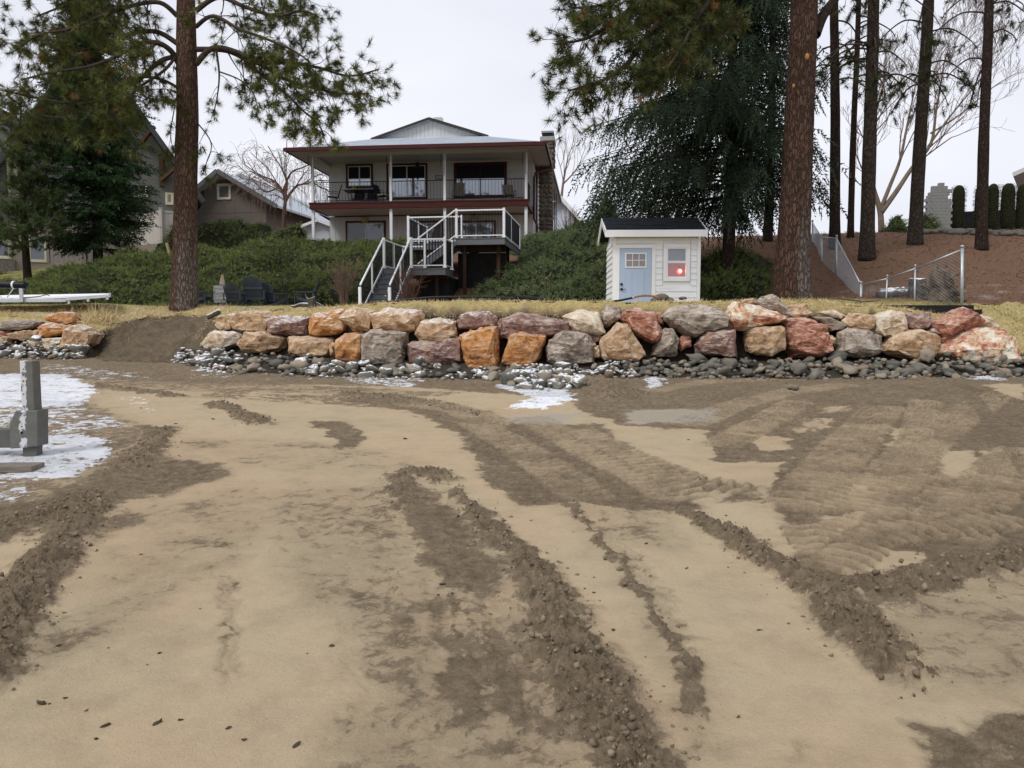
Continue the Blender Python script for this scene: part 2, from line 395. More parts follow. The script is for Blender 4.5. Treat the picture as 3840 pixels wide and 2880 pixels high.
def line_d(x, y, pts):
    d = np.full(x.shape, 1e9); s = np.zeros(x.shape); L = 0.0; tot = sum(np.linalg.norm(pts[i + 1] - pts[i]) for i in range(len(pts) - 1)); lat = np.zeros(x.shape)
    for i in range(len(pts) - 1):
        a, b = pts[i], pts[i + 1]; e = b - a; l = np.linalg.norm(e); wx = x - a[0]; wy = y - a[1]
        t = np.clip((wx * e[0] + wy * e[1]) / (l * l + 1e-12), 0, 1)
        q = (wx - e[0] * t) ** 2 + (wy - e[1] * t) ** 2
        m = q < d; d = np.where(m, q, d); s = np.where(m, L + t * l, s); L += l
        lat = np.where(m, (wx * e[1] - wy * e[0]) / l, lat)
    return np.sqrt(d), s, lat, tot
# ragged domain warp, larger further away where the ground was churned harder
wa = 0.05 + 0.012 * Y
wx = X + wa * fbm(X * 3.1, Y * 3.1, 4, 5) + 0.05 * fbm(X * 11, Y * 11, 2, 6); wy = Y + wa * 1.2 * fbm(X * 3.1, Y * 3.1, 4, 15) + 0.05 * fbm(X * 11, Y * 11, 2, 16)
dark = np.zeros_like(X); rough = np.zeros_like(X); H = np.zeros_like(X); snow = np.zeros_like(X); berm = np.zeros_like(X); wet = np.zeros_like(X); trd = np.zeros_like(X)
def sel(pts, pad):
    lo = pts.min(0) - pad; hi = pts.max(0) + pad
    return np.where((X > lo[0]) & (X < hi[0]) & (Y > lo[1]) & (Y < hi[1]))[0]
def zone(pts, amt, soft=0.1, sub=False, rgh=1.0):
    pts = gp(pts); i = sel(pts, 0.8)
    m = 1 - sstep(-soft, soft, poly_sd(wx[i], wy[i], pts))
    if sub:
        dark[i] *= 1 - amt * m; rough[i] *= 1 - amt * m
    else:
        dark[i] = np.maximum(dark[i], amt * m); rough[i] = np.maximum(rough[i], rgh * amt * m)
def ridge(pts, w, h, dk=1.0, taper=True, wob=0.5):
    pts = gp(pts); i = sel(pts, 0.8)
    d, s, lat, tot = line_d(wx[i], wy[i], pts)
    ww = w * (1 + wob * fbm(s * 4 + 3, s * 0 + 1.7, 3, 21)); e = sstep(0, 0.25, s) * sstep(0, 0.25, tot - s) if taper else 1.0
    m = np.exp(-(d / ww) ** 2) * e
    # steep outer edge, like sand pushed aside by a blade or tyre
    H[i] += h * m * (0.8 + 0.7 * fbm(X[i] * 9, Y[i] * 9, 3, 33)); berm[i] = np.maximum(berm[i], m * min(1, h / 0.05))
    dm = (1 - sstep(0.6, 1.9, d / ww)) * e * (0.9 + 0.25 * fbm(X[i] * 3, Y[i] * 3, 3, 35))
    dark[i] = np.maximum(dark[i], dk * dm); rough[i] = np.maximum(rough[i], dk * dm)
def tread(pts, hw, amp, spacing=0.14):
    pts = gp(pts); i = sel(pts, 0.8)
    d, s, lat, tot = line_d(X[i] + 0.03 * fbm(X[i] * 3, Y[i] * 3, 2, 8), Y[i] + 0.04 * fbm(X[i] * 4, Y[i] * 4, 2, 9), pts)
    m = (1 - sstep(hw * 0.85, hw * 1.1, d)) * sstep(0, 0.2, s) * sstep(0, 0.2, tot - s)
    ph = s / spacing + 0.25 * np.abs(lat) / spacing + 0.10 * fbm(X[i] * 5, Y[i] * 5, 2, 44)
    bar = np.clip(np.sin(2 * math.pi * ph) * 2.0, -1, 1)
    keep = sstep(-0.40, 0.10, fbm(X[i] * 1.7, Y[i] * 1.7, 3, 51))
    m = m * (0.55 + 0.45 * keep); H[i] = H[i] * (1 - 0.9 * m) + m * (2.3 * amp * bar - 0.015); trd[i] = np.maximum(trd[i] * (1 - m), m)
    dark[i] = dark[i] * (1 - 0.85 * m) + 0.88 * m * (0.76 - 0.24 * bar); rough[i] = rough[i] * (1 - 0.8 * m) + 0.1 * m  # paler dry crests; trough shade is painted into the sand colour
def streaks(pts, hw, amt, seed, fr=16, dh=0.006):
    pts = gp(pts); i = sel(pts, 0.8); d, s, lat, tot = line_d(wx[i], wy[i], pts)
    e = (1 - sstep(hw * 0.6, hw * 1.25, d)) * sstep(0, 0.3, s) * sstep(-0.01, 0.3, tot - s)
    n_ = fbm(lat * fr, s * 0.9, 4, seed, 0.6) + 0.5 * fbm(X[i] * 6, Y[i] * 6, 3, seed + 3)
    dark[i] = np.maximum(dark[i], amt * e * np.clip(0.55 + 1.1 * n_, 0, 1.3)); H[i] += dh * e * n_ * 2 - 0.010 * e; rough[i] = np.maximum(rough[i], 0.25 * e)
# churned dark ground
zone([(-900, 1300), (500, 1250), (1000, 1260), (2000, 1380), (4800, 1360), (4800, 1400), (2700, 1460), (2200, 1500), (1500, 1450), (1100, 1442), (700, 1436), (350, 1425), (-900, 1390)], 0.95, 0.18)
zone([(250, 1425), (700, 1420), (1300, 1450), (1750, 1470), (1600, 1490), (1200, 1478), (700, 1470), (420, 1450)], 0.55, 0.25)
D2 = [(1210, 1490), (1600, 1500), (1780, 1545), (1870, 1590), (2250, 1590), (2330, 1650), (2420, 1730), (2560, 1850), (2640, 1900), (2480, 1920), (2170, 1890), (1950, 1890), (1850, 1830), (1790, 1730), (1740, 1650), (1600, 1560), (1400, 1520)]
zone(D2, 0.95)
zone([(1146, 1577), (1297, 1583), (1373, 1634), (1342, 1678), (1266, 1685), (1240, 1628)], 0.95, 0.06)
zone([(1000, 1474), (1400, 1486), (1500, 1500), (1150, 1492)], 0.7, 0.1)
zone([(2080, 1400), (2400, 1370), (4800, 1380), (4800, 2090), (3840, 2092), (3700, 2105), (3420, 2180), (3250, 2230), (3160, 2250), (3060, 2200), (2990, 2080), (3080, 2050), (2940, 1950), (2890, 1870), (2700, 1880), (2900, 1740), (2690, 1730), (2650, 1610), (2350, 1600), (2180, 1540)], 0.95)
for hole in ([(2360, 1537), (2690, 1535), (2680, 1578), (2360, 1590)], [(2400, 1620), (2630, 1640), (2690, 1715), (2560, 1732), (2945, 1732), (2890, 1865), (2720, 1850), (2550, 1780), (2400, 1715)],
             [(2960, 1604), (3020, 1567), (3142, 1567), (3100, 1606), (3020, 1622)], [(3080, 1520), (3195, 1520), (3190, 1542), (3090, 1542)], [(2840, 1590), (2930, 1560), (2920, 1590), (2850, 1605)],
             [(3338, 1606), (3390, 1612), (3370, 1640), (3362, 1760), (3335, 1760), (3340, 1660)], [(3513, 1684), (3640, 1690), (3690, 1743), (3640, 1800), (3533, 1788)], [(3670, 1690), (3838, 1690), (3800, 1750), (3700, 1740)],
             [(3180, 1814), (3246, 1775), (3330, 1795), (3280, 1900), (3123, 1900)], [(3084, 1938), (3233, 1925), (3180, 1990), (3100, 2010)], [(3227, 2114), (3310, 2062), (3455, 2062), (3460, 2140), (3280, 2180), (3180, 2166)],
             [(3700, 1440), (3840, 1440), (3840, 1500), (3770, 1490)], [(2740, 1620), (2960, 1640), (2980, 1690), (2860, 1690)]):
    zone(hole, 0.9, 0.05, True)
zone([(0, 1890), (120, 1870), (300, 1790), (440, 1700), (560, 1640), (590, 1600), (610, 1680), (590, 1710), (830, 1740), (820, 1790), (700, 1830), (420, 1900), (200, 1960), (0, 2020), (-400, 2080), (-400, 1950)], 0.95, 0.2)
zone([(-600, 1500), (300, 1500), (520, 1580), (600, 1620), (600, 1720), (400, 1800), (200, 1880), (-600, 2050)], 0.62, 0.3, rgh=0.6)
zone([(-600, 1380), (200, 1390), (380, 1420), (420, 1460), (360, 1520), (-600, 1520)], 0.4, 0.3, rgh=0.4)
zone([(370, 1960), (470, 1910), (560, 1950), (430, 2000), (320, 2040)], 0.7, 0.15)
zone([(520, 1590), (600, 1600), (600, 1700), (540, 1720)], 0.9, 0.05)
zone([(3480, 2800), (3420, 2700), (3600, 2745), (3840, 2650), (4300, 2600), (4300, 3100), (3560, 3000)], 0.95, 0.06)
# light scuffing
zone([(900, 1850), (1500, 1790), (1620, 2200), (1680, 2500), (1750, 3000), (1150, 3000), (1420, 2500), (1150, 2250)], 0.42, 0.22, rgh=0.35)
zone([(3230, 2260), (3500, 2200), (3840, 2120), (4400, 2100), (4400, 2600), (3560, 2620), (3420, 2480)], 0.38, 0.15, rgh=0.4)
zone([(1500, 1800), (1640, 1830), (1880, 2150), (1860, 2260), (1640, 2170), (1560, 2050)], 0.85, 0.1, rgh=0.7)
zone([(1560, 2200), (1680, 2220), (1820, 2880), (1690, 2900), (1630, 2500)], 0.55, 0.08, rgh=0.4)
zone([(1760, 2180), (1830, 2200), (2040, 2880), (1930, 2900), (1800, 2400)], 0.5, 0.08, rgh=0.3)
zone([(1560, 1800), (1700, 1830), (1960, 2150), (2100, 2450), (2250, 2900), (1560, 2900), (1600, 2300), (1540, 2000)], 0.40, 0.15, rgh=0.3)
zone([(500, 1900), (1000, 1830), (1500, 1780), (1500, 1850), (1150, 1960), (900, 2080), (600, 2150), (350, 2250), (300, 2200), (560, 2050)], 0.34, 0.3, rgh=0.2)
zone([(0, 2420), (160, 2330), (620, 2140), (900, 2060), (960, 2080), (700, 2200), (350, 2400), (100, 2520)], 0.34, 0.12, rgh=0.25)
zone([(600, 1640), (1000, 1640), (1450, 1690), (1600, 1740), (1450, 1790), (900, 1760)], 0.30, 0.2, rgh=0.15)
zone([(2130, 1880), (2500, 1900), (2560, 2080), (2420, 2050), (2260, 1990)], 0.42, 0.2, rgh=0.3)
zone([(2060, 1880), (2230, 1900), (2480, 2230), (2640, 2480), (2720, 2860), (2560, 2860), (2430, 2400), (2240, 2080)], 0.30, 0.1, rgh=0.2)
for ln, w_, k_ in (([(130, 2380), (350, 2290)], .05, .6), ([(430, 2285), (600, 2255)], .03, .6), ([(560, 2215), (820, 2140)], .035, .55), ([(780, 2075), (960, 2010)], .05, .7), ([(280, 2030), (430, 2000)], .05, .8),
                   ([(1060, 2000), (1160, 1960), (1170, 1920)], .03, .6), ([(3005, 2750), (3000, 2900)], .022, .8), ([(3000, 2430), (3200, 2470)], .05, .5), ([(390, 2540), (440, 2530)], .04, .6), ([(1070, 2480), (1100, 2540)], .03, .8),
                   ([(0, 2210), (100, 2190)], .05, .7), ([(1320, 1850), (1330, 1930)], .02, .6), ([(1300, 1760), (1360, 1770)], .03, .6), ([(1700, 1530), (1900, 1560)], .05, .4), ([(640, 1660), (900, 1655)], .03, .35), ([(1020, 1670), (1400, 1700)], .04, .35)):
    ridge(ln, w_, 0.004, k_)
# pushed-up ridges
ridge([(1490, 1762), (1640, 1785), (1695, 1830)], 0.11, 0.05)
ridge([(1690, 1820), (1720, 1860), (1800, 1930)], 0.06, 0.045)
ridge([(1790, 1920), (1900, 2040), (2000, 2140)], 0.085, 0.042, taper=False)
ridge([(2000, 2140), (2080, 2280), (2150, 2420)], 0.12, 0.05, taper=False)
ridge([(2150, 2420), (2250, 2600), (2330, 2760), (2390, 2900), (2450, 3100)], 0.135, 0.052, taper=False)
ridge([(1490, 1770), (1510, 1850), (1530, 1930)], 0.10, 0.04)
ridge([(2110, 1860), (2250, 2020), (2330, 2130), (2420, 2260), (2490, 2360), (2545, 2430), (2570, 2520), (2600, 2640), (2640, 2790)], 0.026, 0.016, 0.85, wob=1.2)
ridge([(2490, 2350), (2560, 2400), (2690, 2400)], 0.05, 0.02); ridge([(2540, 2420), (2580, 2500), (2600, 2640)], 0.05, 0.02); ridge([(2590, 2680), (2680, 2740)], 0.04, 0.012, 0.6)
ridge([(2520, 1895), (2600, 1935), (2720, 2000)], 0.055, 0.05)
ridge([(2700, 1990), (2900, 2110), (3060, 2220)], 0.10, 0.075, taper=False)
ridge([(3040, 2210), (3150, 2290), (3240, 2380), (3330, 2480), (3420, 2560), (3500, 2610)], 0.135, 0.085)
ridge([(3130, 2260), (3350, 2205), (3550, 2155), (3840, 2105), (4200, 2060)], 0.14, 0.07)
ridge([(345, 1905), (255, 2000), (170, 2120)], 0.13, 0.06, taper=False)
ridge([(180, 2110), (90, 2240), (0, 2380), (-100, 2560)], 0.13, 0.075, taper=False)
ridge([(600, 1600), (590, 1660), (520, 1720), (420, 1780)], 0.14, 0.06)
ridge([(400, 1840), (200, 1920), (0, 2000), (-200, 2070)], 0.16, 0.05)
ridge([(790, 1512), (880, 1540), (1000, 1600)], 0.13, 0.06)
ridge([(330, 1440), (440, 1460), (560, 1470), (680, 1490)], 0.12, 0.05)
ridge([(1250, 1478), (1450, 1490), (1650, 1515), (1800, 1560)], 0.16, 0.05)
ridge([(3250, 1380), (3500, 1430), (3700, 1480), (3840, 1520)], 0.18, 0.06)
ridge([(2150, 1420), (2280, 1440), (2330, 1480), (2250, 1500)], 0.3, 0.12)
ridge([(2420, 1740), (2600, 1790), (2760, 1830)], 0.08, 0.03)
# digger and loader treads
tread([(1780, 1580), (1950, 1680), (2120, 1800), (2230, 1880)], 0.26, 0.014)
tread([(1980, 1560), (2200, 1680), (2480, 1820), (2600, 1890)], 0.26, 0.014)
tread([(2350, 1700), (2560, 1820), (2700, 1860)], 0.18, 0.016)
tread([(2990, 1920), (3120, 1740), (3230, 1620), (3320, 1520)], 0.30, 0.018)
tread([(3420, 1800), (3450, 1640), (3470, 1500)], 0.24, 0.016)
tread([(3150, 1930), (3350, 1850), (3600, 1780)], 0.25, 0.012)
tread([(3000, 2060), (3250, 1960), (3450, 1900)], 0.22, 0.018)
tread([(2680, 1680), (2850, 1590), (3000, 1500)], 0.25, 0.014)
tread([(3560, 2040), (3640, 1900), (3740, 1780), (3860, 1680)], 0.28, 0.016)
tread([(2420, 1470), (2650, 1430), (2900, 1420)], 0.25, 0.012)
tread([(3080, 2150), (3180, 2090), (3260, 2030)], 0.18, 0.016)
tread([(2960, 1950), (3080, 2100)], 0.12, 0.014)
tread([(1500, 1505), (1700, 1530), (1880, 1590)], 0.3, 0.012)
streaks([(1560, 1830), (1650, 2020), (1720, 2220), (1790, 2480), (1880, 2950)], 0.20, 0.85, 601, 22)
streaks([(1700, 1850), (1850, 2100), (1940, 2330), (2030, 2600), (2120, 2950)], 0.16, 0.6, 602, 26)
streaks([(1400, 1800), (1450, 2000), (1480, 2250), (1500, 2600), (1480, 2950)], 0.25, 0.45, 603, 14)
streaks([(2200, 1880), (2340, 2060), (2460, 2240), (2560, 2420)], 0.10, 0.5, 604, 26)
streaks([(700, 1476), (1200, 1496), (1600, 1525), (1900, 1620), (2150, 1760), (2420, 1890)], 0.45, 0.8, 605, 9, 0.012)
streaks([(2990, 1650), (3120, 1530), (3300, 1430)], 0.5, 0.75, 606, 8, 0.012)
streaks([(850, 2100), (870, 2300), (880, 2600)], 0.05, 0.4, 607, 30)
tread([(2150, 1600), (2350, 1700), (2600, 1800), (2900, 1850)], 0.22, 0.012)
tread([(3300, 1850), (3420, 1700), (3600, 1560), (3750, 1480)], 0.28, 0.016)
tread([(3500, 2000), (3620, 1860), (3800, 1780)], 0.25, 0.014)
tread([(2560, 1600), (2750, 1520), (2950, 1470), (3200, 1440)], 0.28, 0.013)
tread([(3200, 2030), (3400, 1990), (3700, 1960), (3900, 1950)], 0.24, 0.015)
# snow lying on the sand
def snowz(pts, amt, thr=0.0, soft=0.12, fr=3.0):
    pts = gp(pts); i = sel(pts, 0.8)
    m = 1 - sstep(-soft, soft, poly_sd(wx[i], wy[i], pts))
    f = fbm(X[i] * fr, Y[i] * fr, 5, 71, 0.65)
    snow[i] = np.maximum(snow[i], m * np.clip(amt + 0.55 * f, 0, 1))
snowz([(-700, 1395), (250, 1405), (370, 1462), (350, 1500), (300, 1525), (150, 1530), (-700, 1540)], 0.76)
snowz([(-700, 1540), (300, 1520), (440, 1570), (520, 1600), (300, 1640), (-700, 1660)], 0.48)
snowz([(-700, 1640), (380, 1630), (440, 1690), (380, 1740), (290, 1790), (170, 1800), (-700, 1800)], 0.72)
snowz([(-700, 1800), (160, 1800), (130, 1870), (60, 1900), (-700, 1980)], 0.40)
snowz([(150, 1360), (400, 1380), (600, 1420), (380, 1425), (170, 1400)], 0.40)
snowz([(0, 1310), (190, 1318), (140, 1345), (-200, 1350)], 0.7)
snowz([(1850, 1450), (2040, 1400), (2130, 1450), (2160, 1500), (2050, 1535), (1880, 1536), (1990, 1490)], 0.74, fr=5)
snowz([(1290, 1400), (1600, 1410), (1560, 1455), (1300, 1440)], 0.52, fr=5)
snowz([(730, 1365), (880, 1360), (870, 1392), (740, 1395)], 0.72, fr=6)
snowz([(2420, 1410), (2490, 1412), (2490, 1455), (2425, 1455)], 0.72, fr=7)
snowz([(2250, 1355), (4500, 1362), (4500, 1396), (2900, 1392), (2300, 1385)], 0.56, fr=6)
snowz([(3560, 1388), (3780, 1395), (3770, 1428), (3650, 1425)], 0.7, fr=6); snowz([(3160, 1395), (3230, 1398), (3220, 1420)], 0.72, fr=7); snowz([(2680, 1390), (3000, 1395), (2950, 1415), (2700, 1408)], 0.5, fr=7)
snowz([(700, 1400), (900, 1400), (880, 1420), (700, 1420)], 0.35, fr=6); snowz([(400, 1480), (560, 1490), (600, 1560), (480, 1540)], 0.35, fr=6)
for hole in ([(1900, 1560), (2180, 1550), (2120, 1590), (1950, 1585)], [(2360, 1537), (2690, 1535), (2680, 1578), (2360, 1590)]):
    pts = gp(hole); i = sel(pts, .6); wet[i] = np.maximum(wet[i], 1 - sstep(-0.1, 0.15, poly_sd(wx[i], wy[i], pts)))
snow *= (Y < Wl(X) - 0.05)
i = (Y > Wl(X) - shiftW(X) + 0.1) & (Y > 14); rampm = i * 1.0
rise = sstep(0, 1, (Y - Wl(X) + shiftW(X) - 0.25) / Tw(X)) * (Y > 14); iswall = 1 - sstep(0.9, 1.6, Tw(X)); strawm = iswall * sstep(0.80, 0.95, rise + 0.12 * fbm(X * 3, Y * 3, 3, 171)) + (X > 10.2) * (X < 60) * sstep(0.12, 0.3, rise); soilm = iswall * sstep(0.02, 0.15, rise) * (1 - sstep(0.75, 0.92, rise))
strawm = np.clip(strawm, 0, 1)
soilm = np.clip(soilm + 0.6 * rampm * (1 - iswall) * (X < 0) * (0.75 + 0.5 * fbm(X * 2.5, Y * 2.5, 4, 173)), 0, 1)
dark = np.maximum(dark, rampm); rough = np.maximum(rough, 0.7 * rampm)
# ragged, streaky edge detail
f0 = fbm(X * 1.3, Y * 1.3, 4, 83, 0.6); f1 = fbm(X * 8, Y * 8, 5, 81, 0.68); f2 = fbm(X * 34, Y * 34, 3, 91, 0.6)
d0 = np.clip(dark, 0, 1)
dark = d0 * (0.74 + 0.34 * f0 + 0.20 * f1) + 0.11 + 0.30 * np.clip(f0 + 0.02, 0, 1)
dark = np.clip(dark, 0, 1)
rough *= (1 - 0.85 * snow * 0.6)
near = np.clip(1.25 - Y / 14, 0.25, 1)
clod = np.maximum(0, 0.35 - np.abs(fbm(X * 14, Y * 14, 2, 101))) / 0.35
clod2 = np.maximum(0, 0.4 - np.abs(vnoise(X * 38, Y * 38, 111))) / 0.4
Hn = H + rough * (0.022 * fbm(X * 6, Y * 6, 5, 121, 0.65) + 0.014 * (clod - 0.5) + 0.008 * near * (clod2 - 0.5)) + berm * (0.024 * (clod - 0.5) + 0.018 * near * (clod2 - 0.5) + 0.020 * fbm(X * 17, Y * 17, 3, 125, 0.7))
Hn += 0.010 * fbm(X * 0.8, Y * 0.8, 3, 131) + 0.0012 * near * fbm(X * 26, Y * 26, 2, 141) + 0.002 * fbm(X * 5, Y * 9, 3, 142)
Hn += snow * (0.018 + 0.012 * fbm(X * 10, Y * 10, 3, 151))
Hn += rampm * (0.05 * fbm((X + Y) * 5, (X - Y) * 1.2, 3, 165) + 0.07 * fbm(X * 2.2, Y * 2.2, 4, 161) + 0.04 * fbm(X * 7, Y * 7, 3, 162))
Z = Z + Hn
ii = np.arange(NR * NC).reshape(NR, NC)
quads = np.stack([ii[:-1, :-1].ravel(), ii[:-1, 1:].ravel(), ii[1:, 1:].ravel(), ii[1:, :-1].ravel()], 1)
BEACH_H = Z.copy()
me = mesh_np("beach", np.stack([X, Y, Z], 1), quads, {"dark": dark, "snow": snow, "wet": wet, "straw": strawm, "tread": trd, "soil": soilm, "lump": np.clip(berm, 0, 1)}, True)
m, nt, b = new_mat("sand")
v = n_coord(nt, 'Object')
dk = n_attr(nt, "dark"); sn = n_attr(nt, "snow"); wt = n_attr(nt, "wet")
big = n_noise(nt, v, 0.45, 6, 0.65); mid = n_noise(nt, v, 4.0, 8, 0.7); fine = n_noise(nt, v, 130, 3, 0.7); grain = n_noise(nt, v, 480, 2, 0.6)
crumb = n_noise(nt, v, 7.0, 10, 0.76, 0.4)
cr01 = n_math(nt, 'ADD', n_math(nt, 'MULTIPLY', n_math(nt, 'SUBTRACT', crumb, 0.5), 2.3), 0.5)
sand = n_ramp(nt, big, [(0.28, (0.385, 0.312, 0.205)), (0.44, (0.440, 0.355, 0.232)), (0.56, (0.452, 0.345, 0.222)), (0.72, (0.400, 0.298, 0.192))])
sand = n_mix(nt, n_math(nt, 'MULTIPLY', n_step(nt, mid, 0.44, 0.70), 0.42), sand, (0.320, 0.245, 0.160))
sand = n_mix(nt, n_math(nt, 'MULTIPLY', n_step(nt, fine, 0.50, 0.70), 0.50), sand, (0.27, 0.208, 0.138))
sand = n_mix(nt, n_math(nt, 'MULTIPLY', n_step(nt, n_noise(nt, v, 24, 6, 0.75), 0.55, 0.72), 0.45), sand, (0.50, 0.415, 0.295))
drk = n_ramp(nt, n_noise(nt, v, 11, 8, 0.75), [(0.28, (0.120, 0.090, 0.060)), (0.44, (0.205, 0.157, 0.104)), (0.56, (0.275, 0.212, 0.142)), (0.70, (0.375, 0.295, 0.200))])
drk = n_mix(nt, n_math(nt, 'MULTIPLY', n_step(nt, fine, 0.48, 0.70), 0.45), drk, (0.120, 0.090, 0.060))
spk = n_step(nt, n_noise(nt, v, 75, 4, 0.75), 0.66, 0.74)
sand = n_mix(nt, n_math(nt, 'MULTIPLY', spk, 0.55), sand, (0.17, 0.13, 0.09))
sand = n_mix(nt, n_math(nt, 'MULTIPLY', n_step(nt, n_noise(nt, v, 90, 3, 0.7), 0.70, 0.78), 0.5), sand, (0.55, 0.48, 0.37))
cv = n_math(nt, 'SUBTRACT', n_math(nt, 'MULTIPLY', dk, 1.28), 0.10)
dk2 = n_step(nt, n_math(nt, 'SUBTRACT', cv, cr01), -0.10, 0.13)
dk2 = n_math(nt, 'MULTIPLY', dk2, n_step(nt, dk, 0.02, 0.5))
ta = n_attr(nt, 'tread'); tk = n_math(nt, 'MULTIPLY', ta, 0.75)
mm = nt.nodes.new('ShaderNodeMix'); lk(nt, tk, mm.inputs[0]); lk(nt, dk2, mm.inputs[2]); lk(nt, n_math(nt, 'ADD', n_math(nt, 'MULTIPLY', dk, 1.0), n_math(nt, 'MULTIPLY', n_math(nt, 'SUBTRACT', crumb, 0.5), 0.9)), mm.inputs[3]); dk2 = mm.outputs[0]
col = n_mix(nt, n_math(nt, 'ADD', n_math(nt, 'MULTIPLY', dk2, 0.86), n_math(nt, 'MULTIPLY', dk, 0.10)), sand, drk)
col = n_mix(nt, n_math(nt, 'MULTIPLY', wt, 0.6), col, (0.33, 0.30, 0.25))
col = n_mix(nt, n_attr(nt, 'soil'), col, (0.045, 0.036, 0.028))
stw = n_ramp(nt, n_noise(nt, v, 38, 5, 0.7), [(0.3, (0.32, 0.24, 0.10)), (0.5, (0.50, 0.40, 0.18)), (0.7, (0.62, 0.52, 0.27))])
col = n_mix(nt, n_attr(nt, 'straw'), col, stw)
sn_n = n_math(nt, 'ADD', n_math(nt, 'MULTIPLY', n_math(nt, 'SUBTRACT', n_noise(nt, v, 9, 9, 0.76, 0.5), 0.5), 2.2), 0.5)
sn2 = n_step(nt, n_math(nt, 'SUBTRACT', n_math(nt, 'MULTIPLY', sn, 0.98), sn_n), -0.03, 0.09)
col = n_mix(nt, sn2, col, n_ramp(nt, n_noise(nt, v, 6, 6, 0.7), [(0.3, (0.56, 0.57, 0.60)), (0.55, (0.80, 0.81, 0.84))]))
lk(nt, col, b.inputs['Base Color'])
lk(nt, n_math(nt, 'SUBTRACT', 0.92, n_math(nt, 'MULTIPLY', wt, 0.55)), b.inputs['Roughness']); lk(nt, n_math(nt, 'ADD', 0.04, n_math(nt, 'MULTIPLY', wt, 0.4)), b.inputs['Specular IOR Level'])
hh = n_math(nt, 'ADD', n_math(nt, 'MULTIPLY', fine, 0.8), n_math(nt, 'MULTIPLY', grain, 0.4))
n1 = n_bump(nt, n_math(nt, 'ADD', hh, n_math(nt, 'MULTIPLY', n_noise(nt, v, 30, 5, 0.7), 1.2)), 0.45, 0.008)
rh = n_math(nt, 'MULTIPLY', cr01, n_math(nt, 'MULTIPLY', n_math(nt, 'ADD', n_math(nt, 'MULTIPLY', dk, 0.9), 0.05), n_math(nt, 'SUBTRACT', 1.0, tk)))
n2 = n_bump(nt, rh, 0.9, 0.035, n1)
lk(nt, n_bump(nt, n_math(nt, 'MULTIPLY', n_noise(nt, v, 60, 5, 0.7), dk), 0.6, 0.02, n2), b.inputs['Normal'])
M['sand'] = m
beach = tag(oobj("beach", me, m), "sandy beach churned by digger tracks below the boulder wall", kind='structure')
def beach_z(px, py):
    """height of the finished beach at world xy (nearest vertex)"""
    i = np.argmin((X - px) ** 2 + (Y - py) ** 2); return float(BEACH_H[i])

# ================================================================ lawn, bank and hill
NC2, NR2 = 300, 230
xs = np.linspace(-1, 1, NC2)
x2 = np.sign(xs) * np.abs(xs) ** 1.25 * 62
ss = np.linspace(0, 1, NR2)
X2 = np.repeat(x2[None, :], NR2, 0); Y0 = Bl(X2) - 0.06
Y2 = Y0 + (ss[:, None] ** 1.7) * (110 - Y0)
x_, y_ = X2.ravel(), Y2.ravel()
zu = ground(x_, y_)
zu += 0.03 * fbm(x_ * 0.9, y_ * 0.9, 3, 201) + 0.015 * fbm(x_ * 4, y_ * 4, 2, 202)
hill = sstep(4.9, 6.2, x_ + 0.5 * fbm(x_ * .7, y_ * .7, 3, 203)) * sstep(18.6, 19.8, y_ + 0.4 * fbm(x_ * .9, y_ * .9, 2, 204) + 0.0 * x_)
hill = np.maximum(hill, sstep(24, 26, y_) * sstep(-20, -16, x_))
green = sstep(9.6, 10.6, x_) * (1 - sstep(18.4, 19.2, y_ + .3 * fbm(x_, y_, 2, 208))) + 0.55 * sstep(3.0, 6.0, x_) * (1 - sstep(18.5, 19.5, y_)) + 0.35 * sstep(21, 24, y_) * (x_ < 3) + (x_ < -13) * (y_ > 26)
dust = sstep(-0.05, 0.30, fbm(x_ * 1.4, y_ * 1.4, 4, 205) - 0.02) * (x_ < -2) * (y_ < 23.5) + 0.8 * sstep(0.05, 0.4, fbm(x_ * 1.1, y_ * 1.6, 4, 206)) * (x_ > 9.5) * (y_ > 19.6) * (y_ < 22.5)
jj = np.arange(NR2 * NC2).reshape(NR2, NC2)
q2 = np.stack([jj[:-1, :-1].ravel(), jj[:-1, 1:].ravel(), jj[1:, 1:].ravel(), jj[1:, :-1].ravel()], 1)
me = mesh_np("lawn", np.stack([x_, y_, zu], 1), q2, {"needle": hill, "green": np.clip(green, 0, 1), "dust": np.clip(dust, 0, 1)}, True)
m, nt, b = new_mat("lawn_and_needles")
v = n_coord(nt, 'Object')
f1_ = n_noise(nt, v, 3.0, 6, 0.65); f2_ = n_noise(nt, v, 38, 5, 0.7); f3_ = n_noise(nt, v, 0.5, 4)
straw = n_ramp(nt, f2_, [(0.3, (0.34, 0.26, 0.11)), (0.5, (0.54, 0.43, 0.20)), (0.7, (0.66, 0.56, 0.30))])
grn = n_ramp(nt, f2_, [(0.3, (0.075, 0.085, 0.028)), (0.5, (0.145, 0.150, 0.048)), (0.72, (0.24, 0.22, 0.085))])
ndl = n_ramp(nt, n_noise(nt, v, 22, 6, 0.75), [(0.28, (0.070, 0.043, 0.030)), (0.46, (0.165, 0.095, 0.062)), (0.60, (0.225, 0.138, 0.092)), (0.76, (0.31, 0.23, 0.17))])
ndl = n_mix(nt, n_math(nt, 'MULTIPLY', n_step(nt, f1_, 0.55, 0.8), 0.55), ndl, (0.17, 0.13, 0.085))
gf = n_math(nt, 'MULTIPLY', n_attr(nt, 'green'), n_step(nt, f1_, 0.25, 0.55))
col = n_mix(nt, gf, straw, grn)
col = n_mix(nt, n_attr(nt, 'needle'), col, ndl)
dd = n_math(nt, 'MULTIPLY', n_attr(nt, 'dust'), n_step(nt, n_noise(nt, v, 14, 6, 0.75), 0.44, 0.62))
col = n_mix(nt, n_math(nt, 'MULTIPLY', dd, 0.75), col, (0.72, 0.72, 0.72))
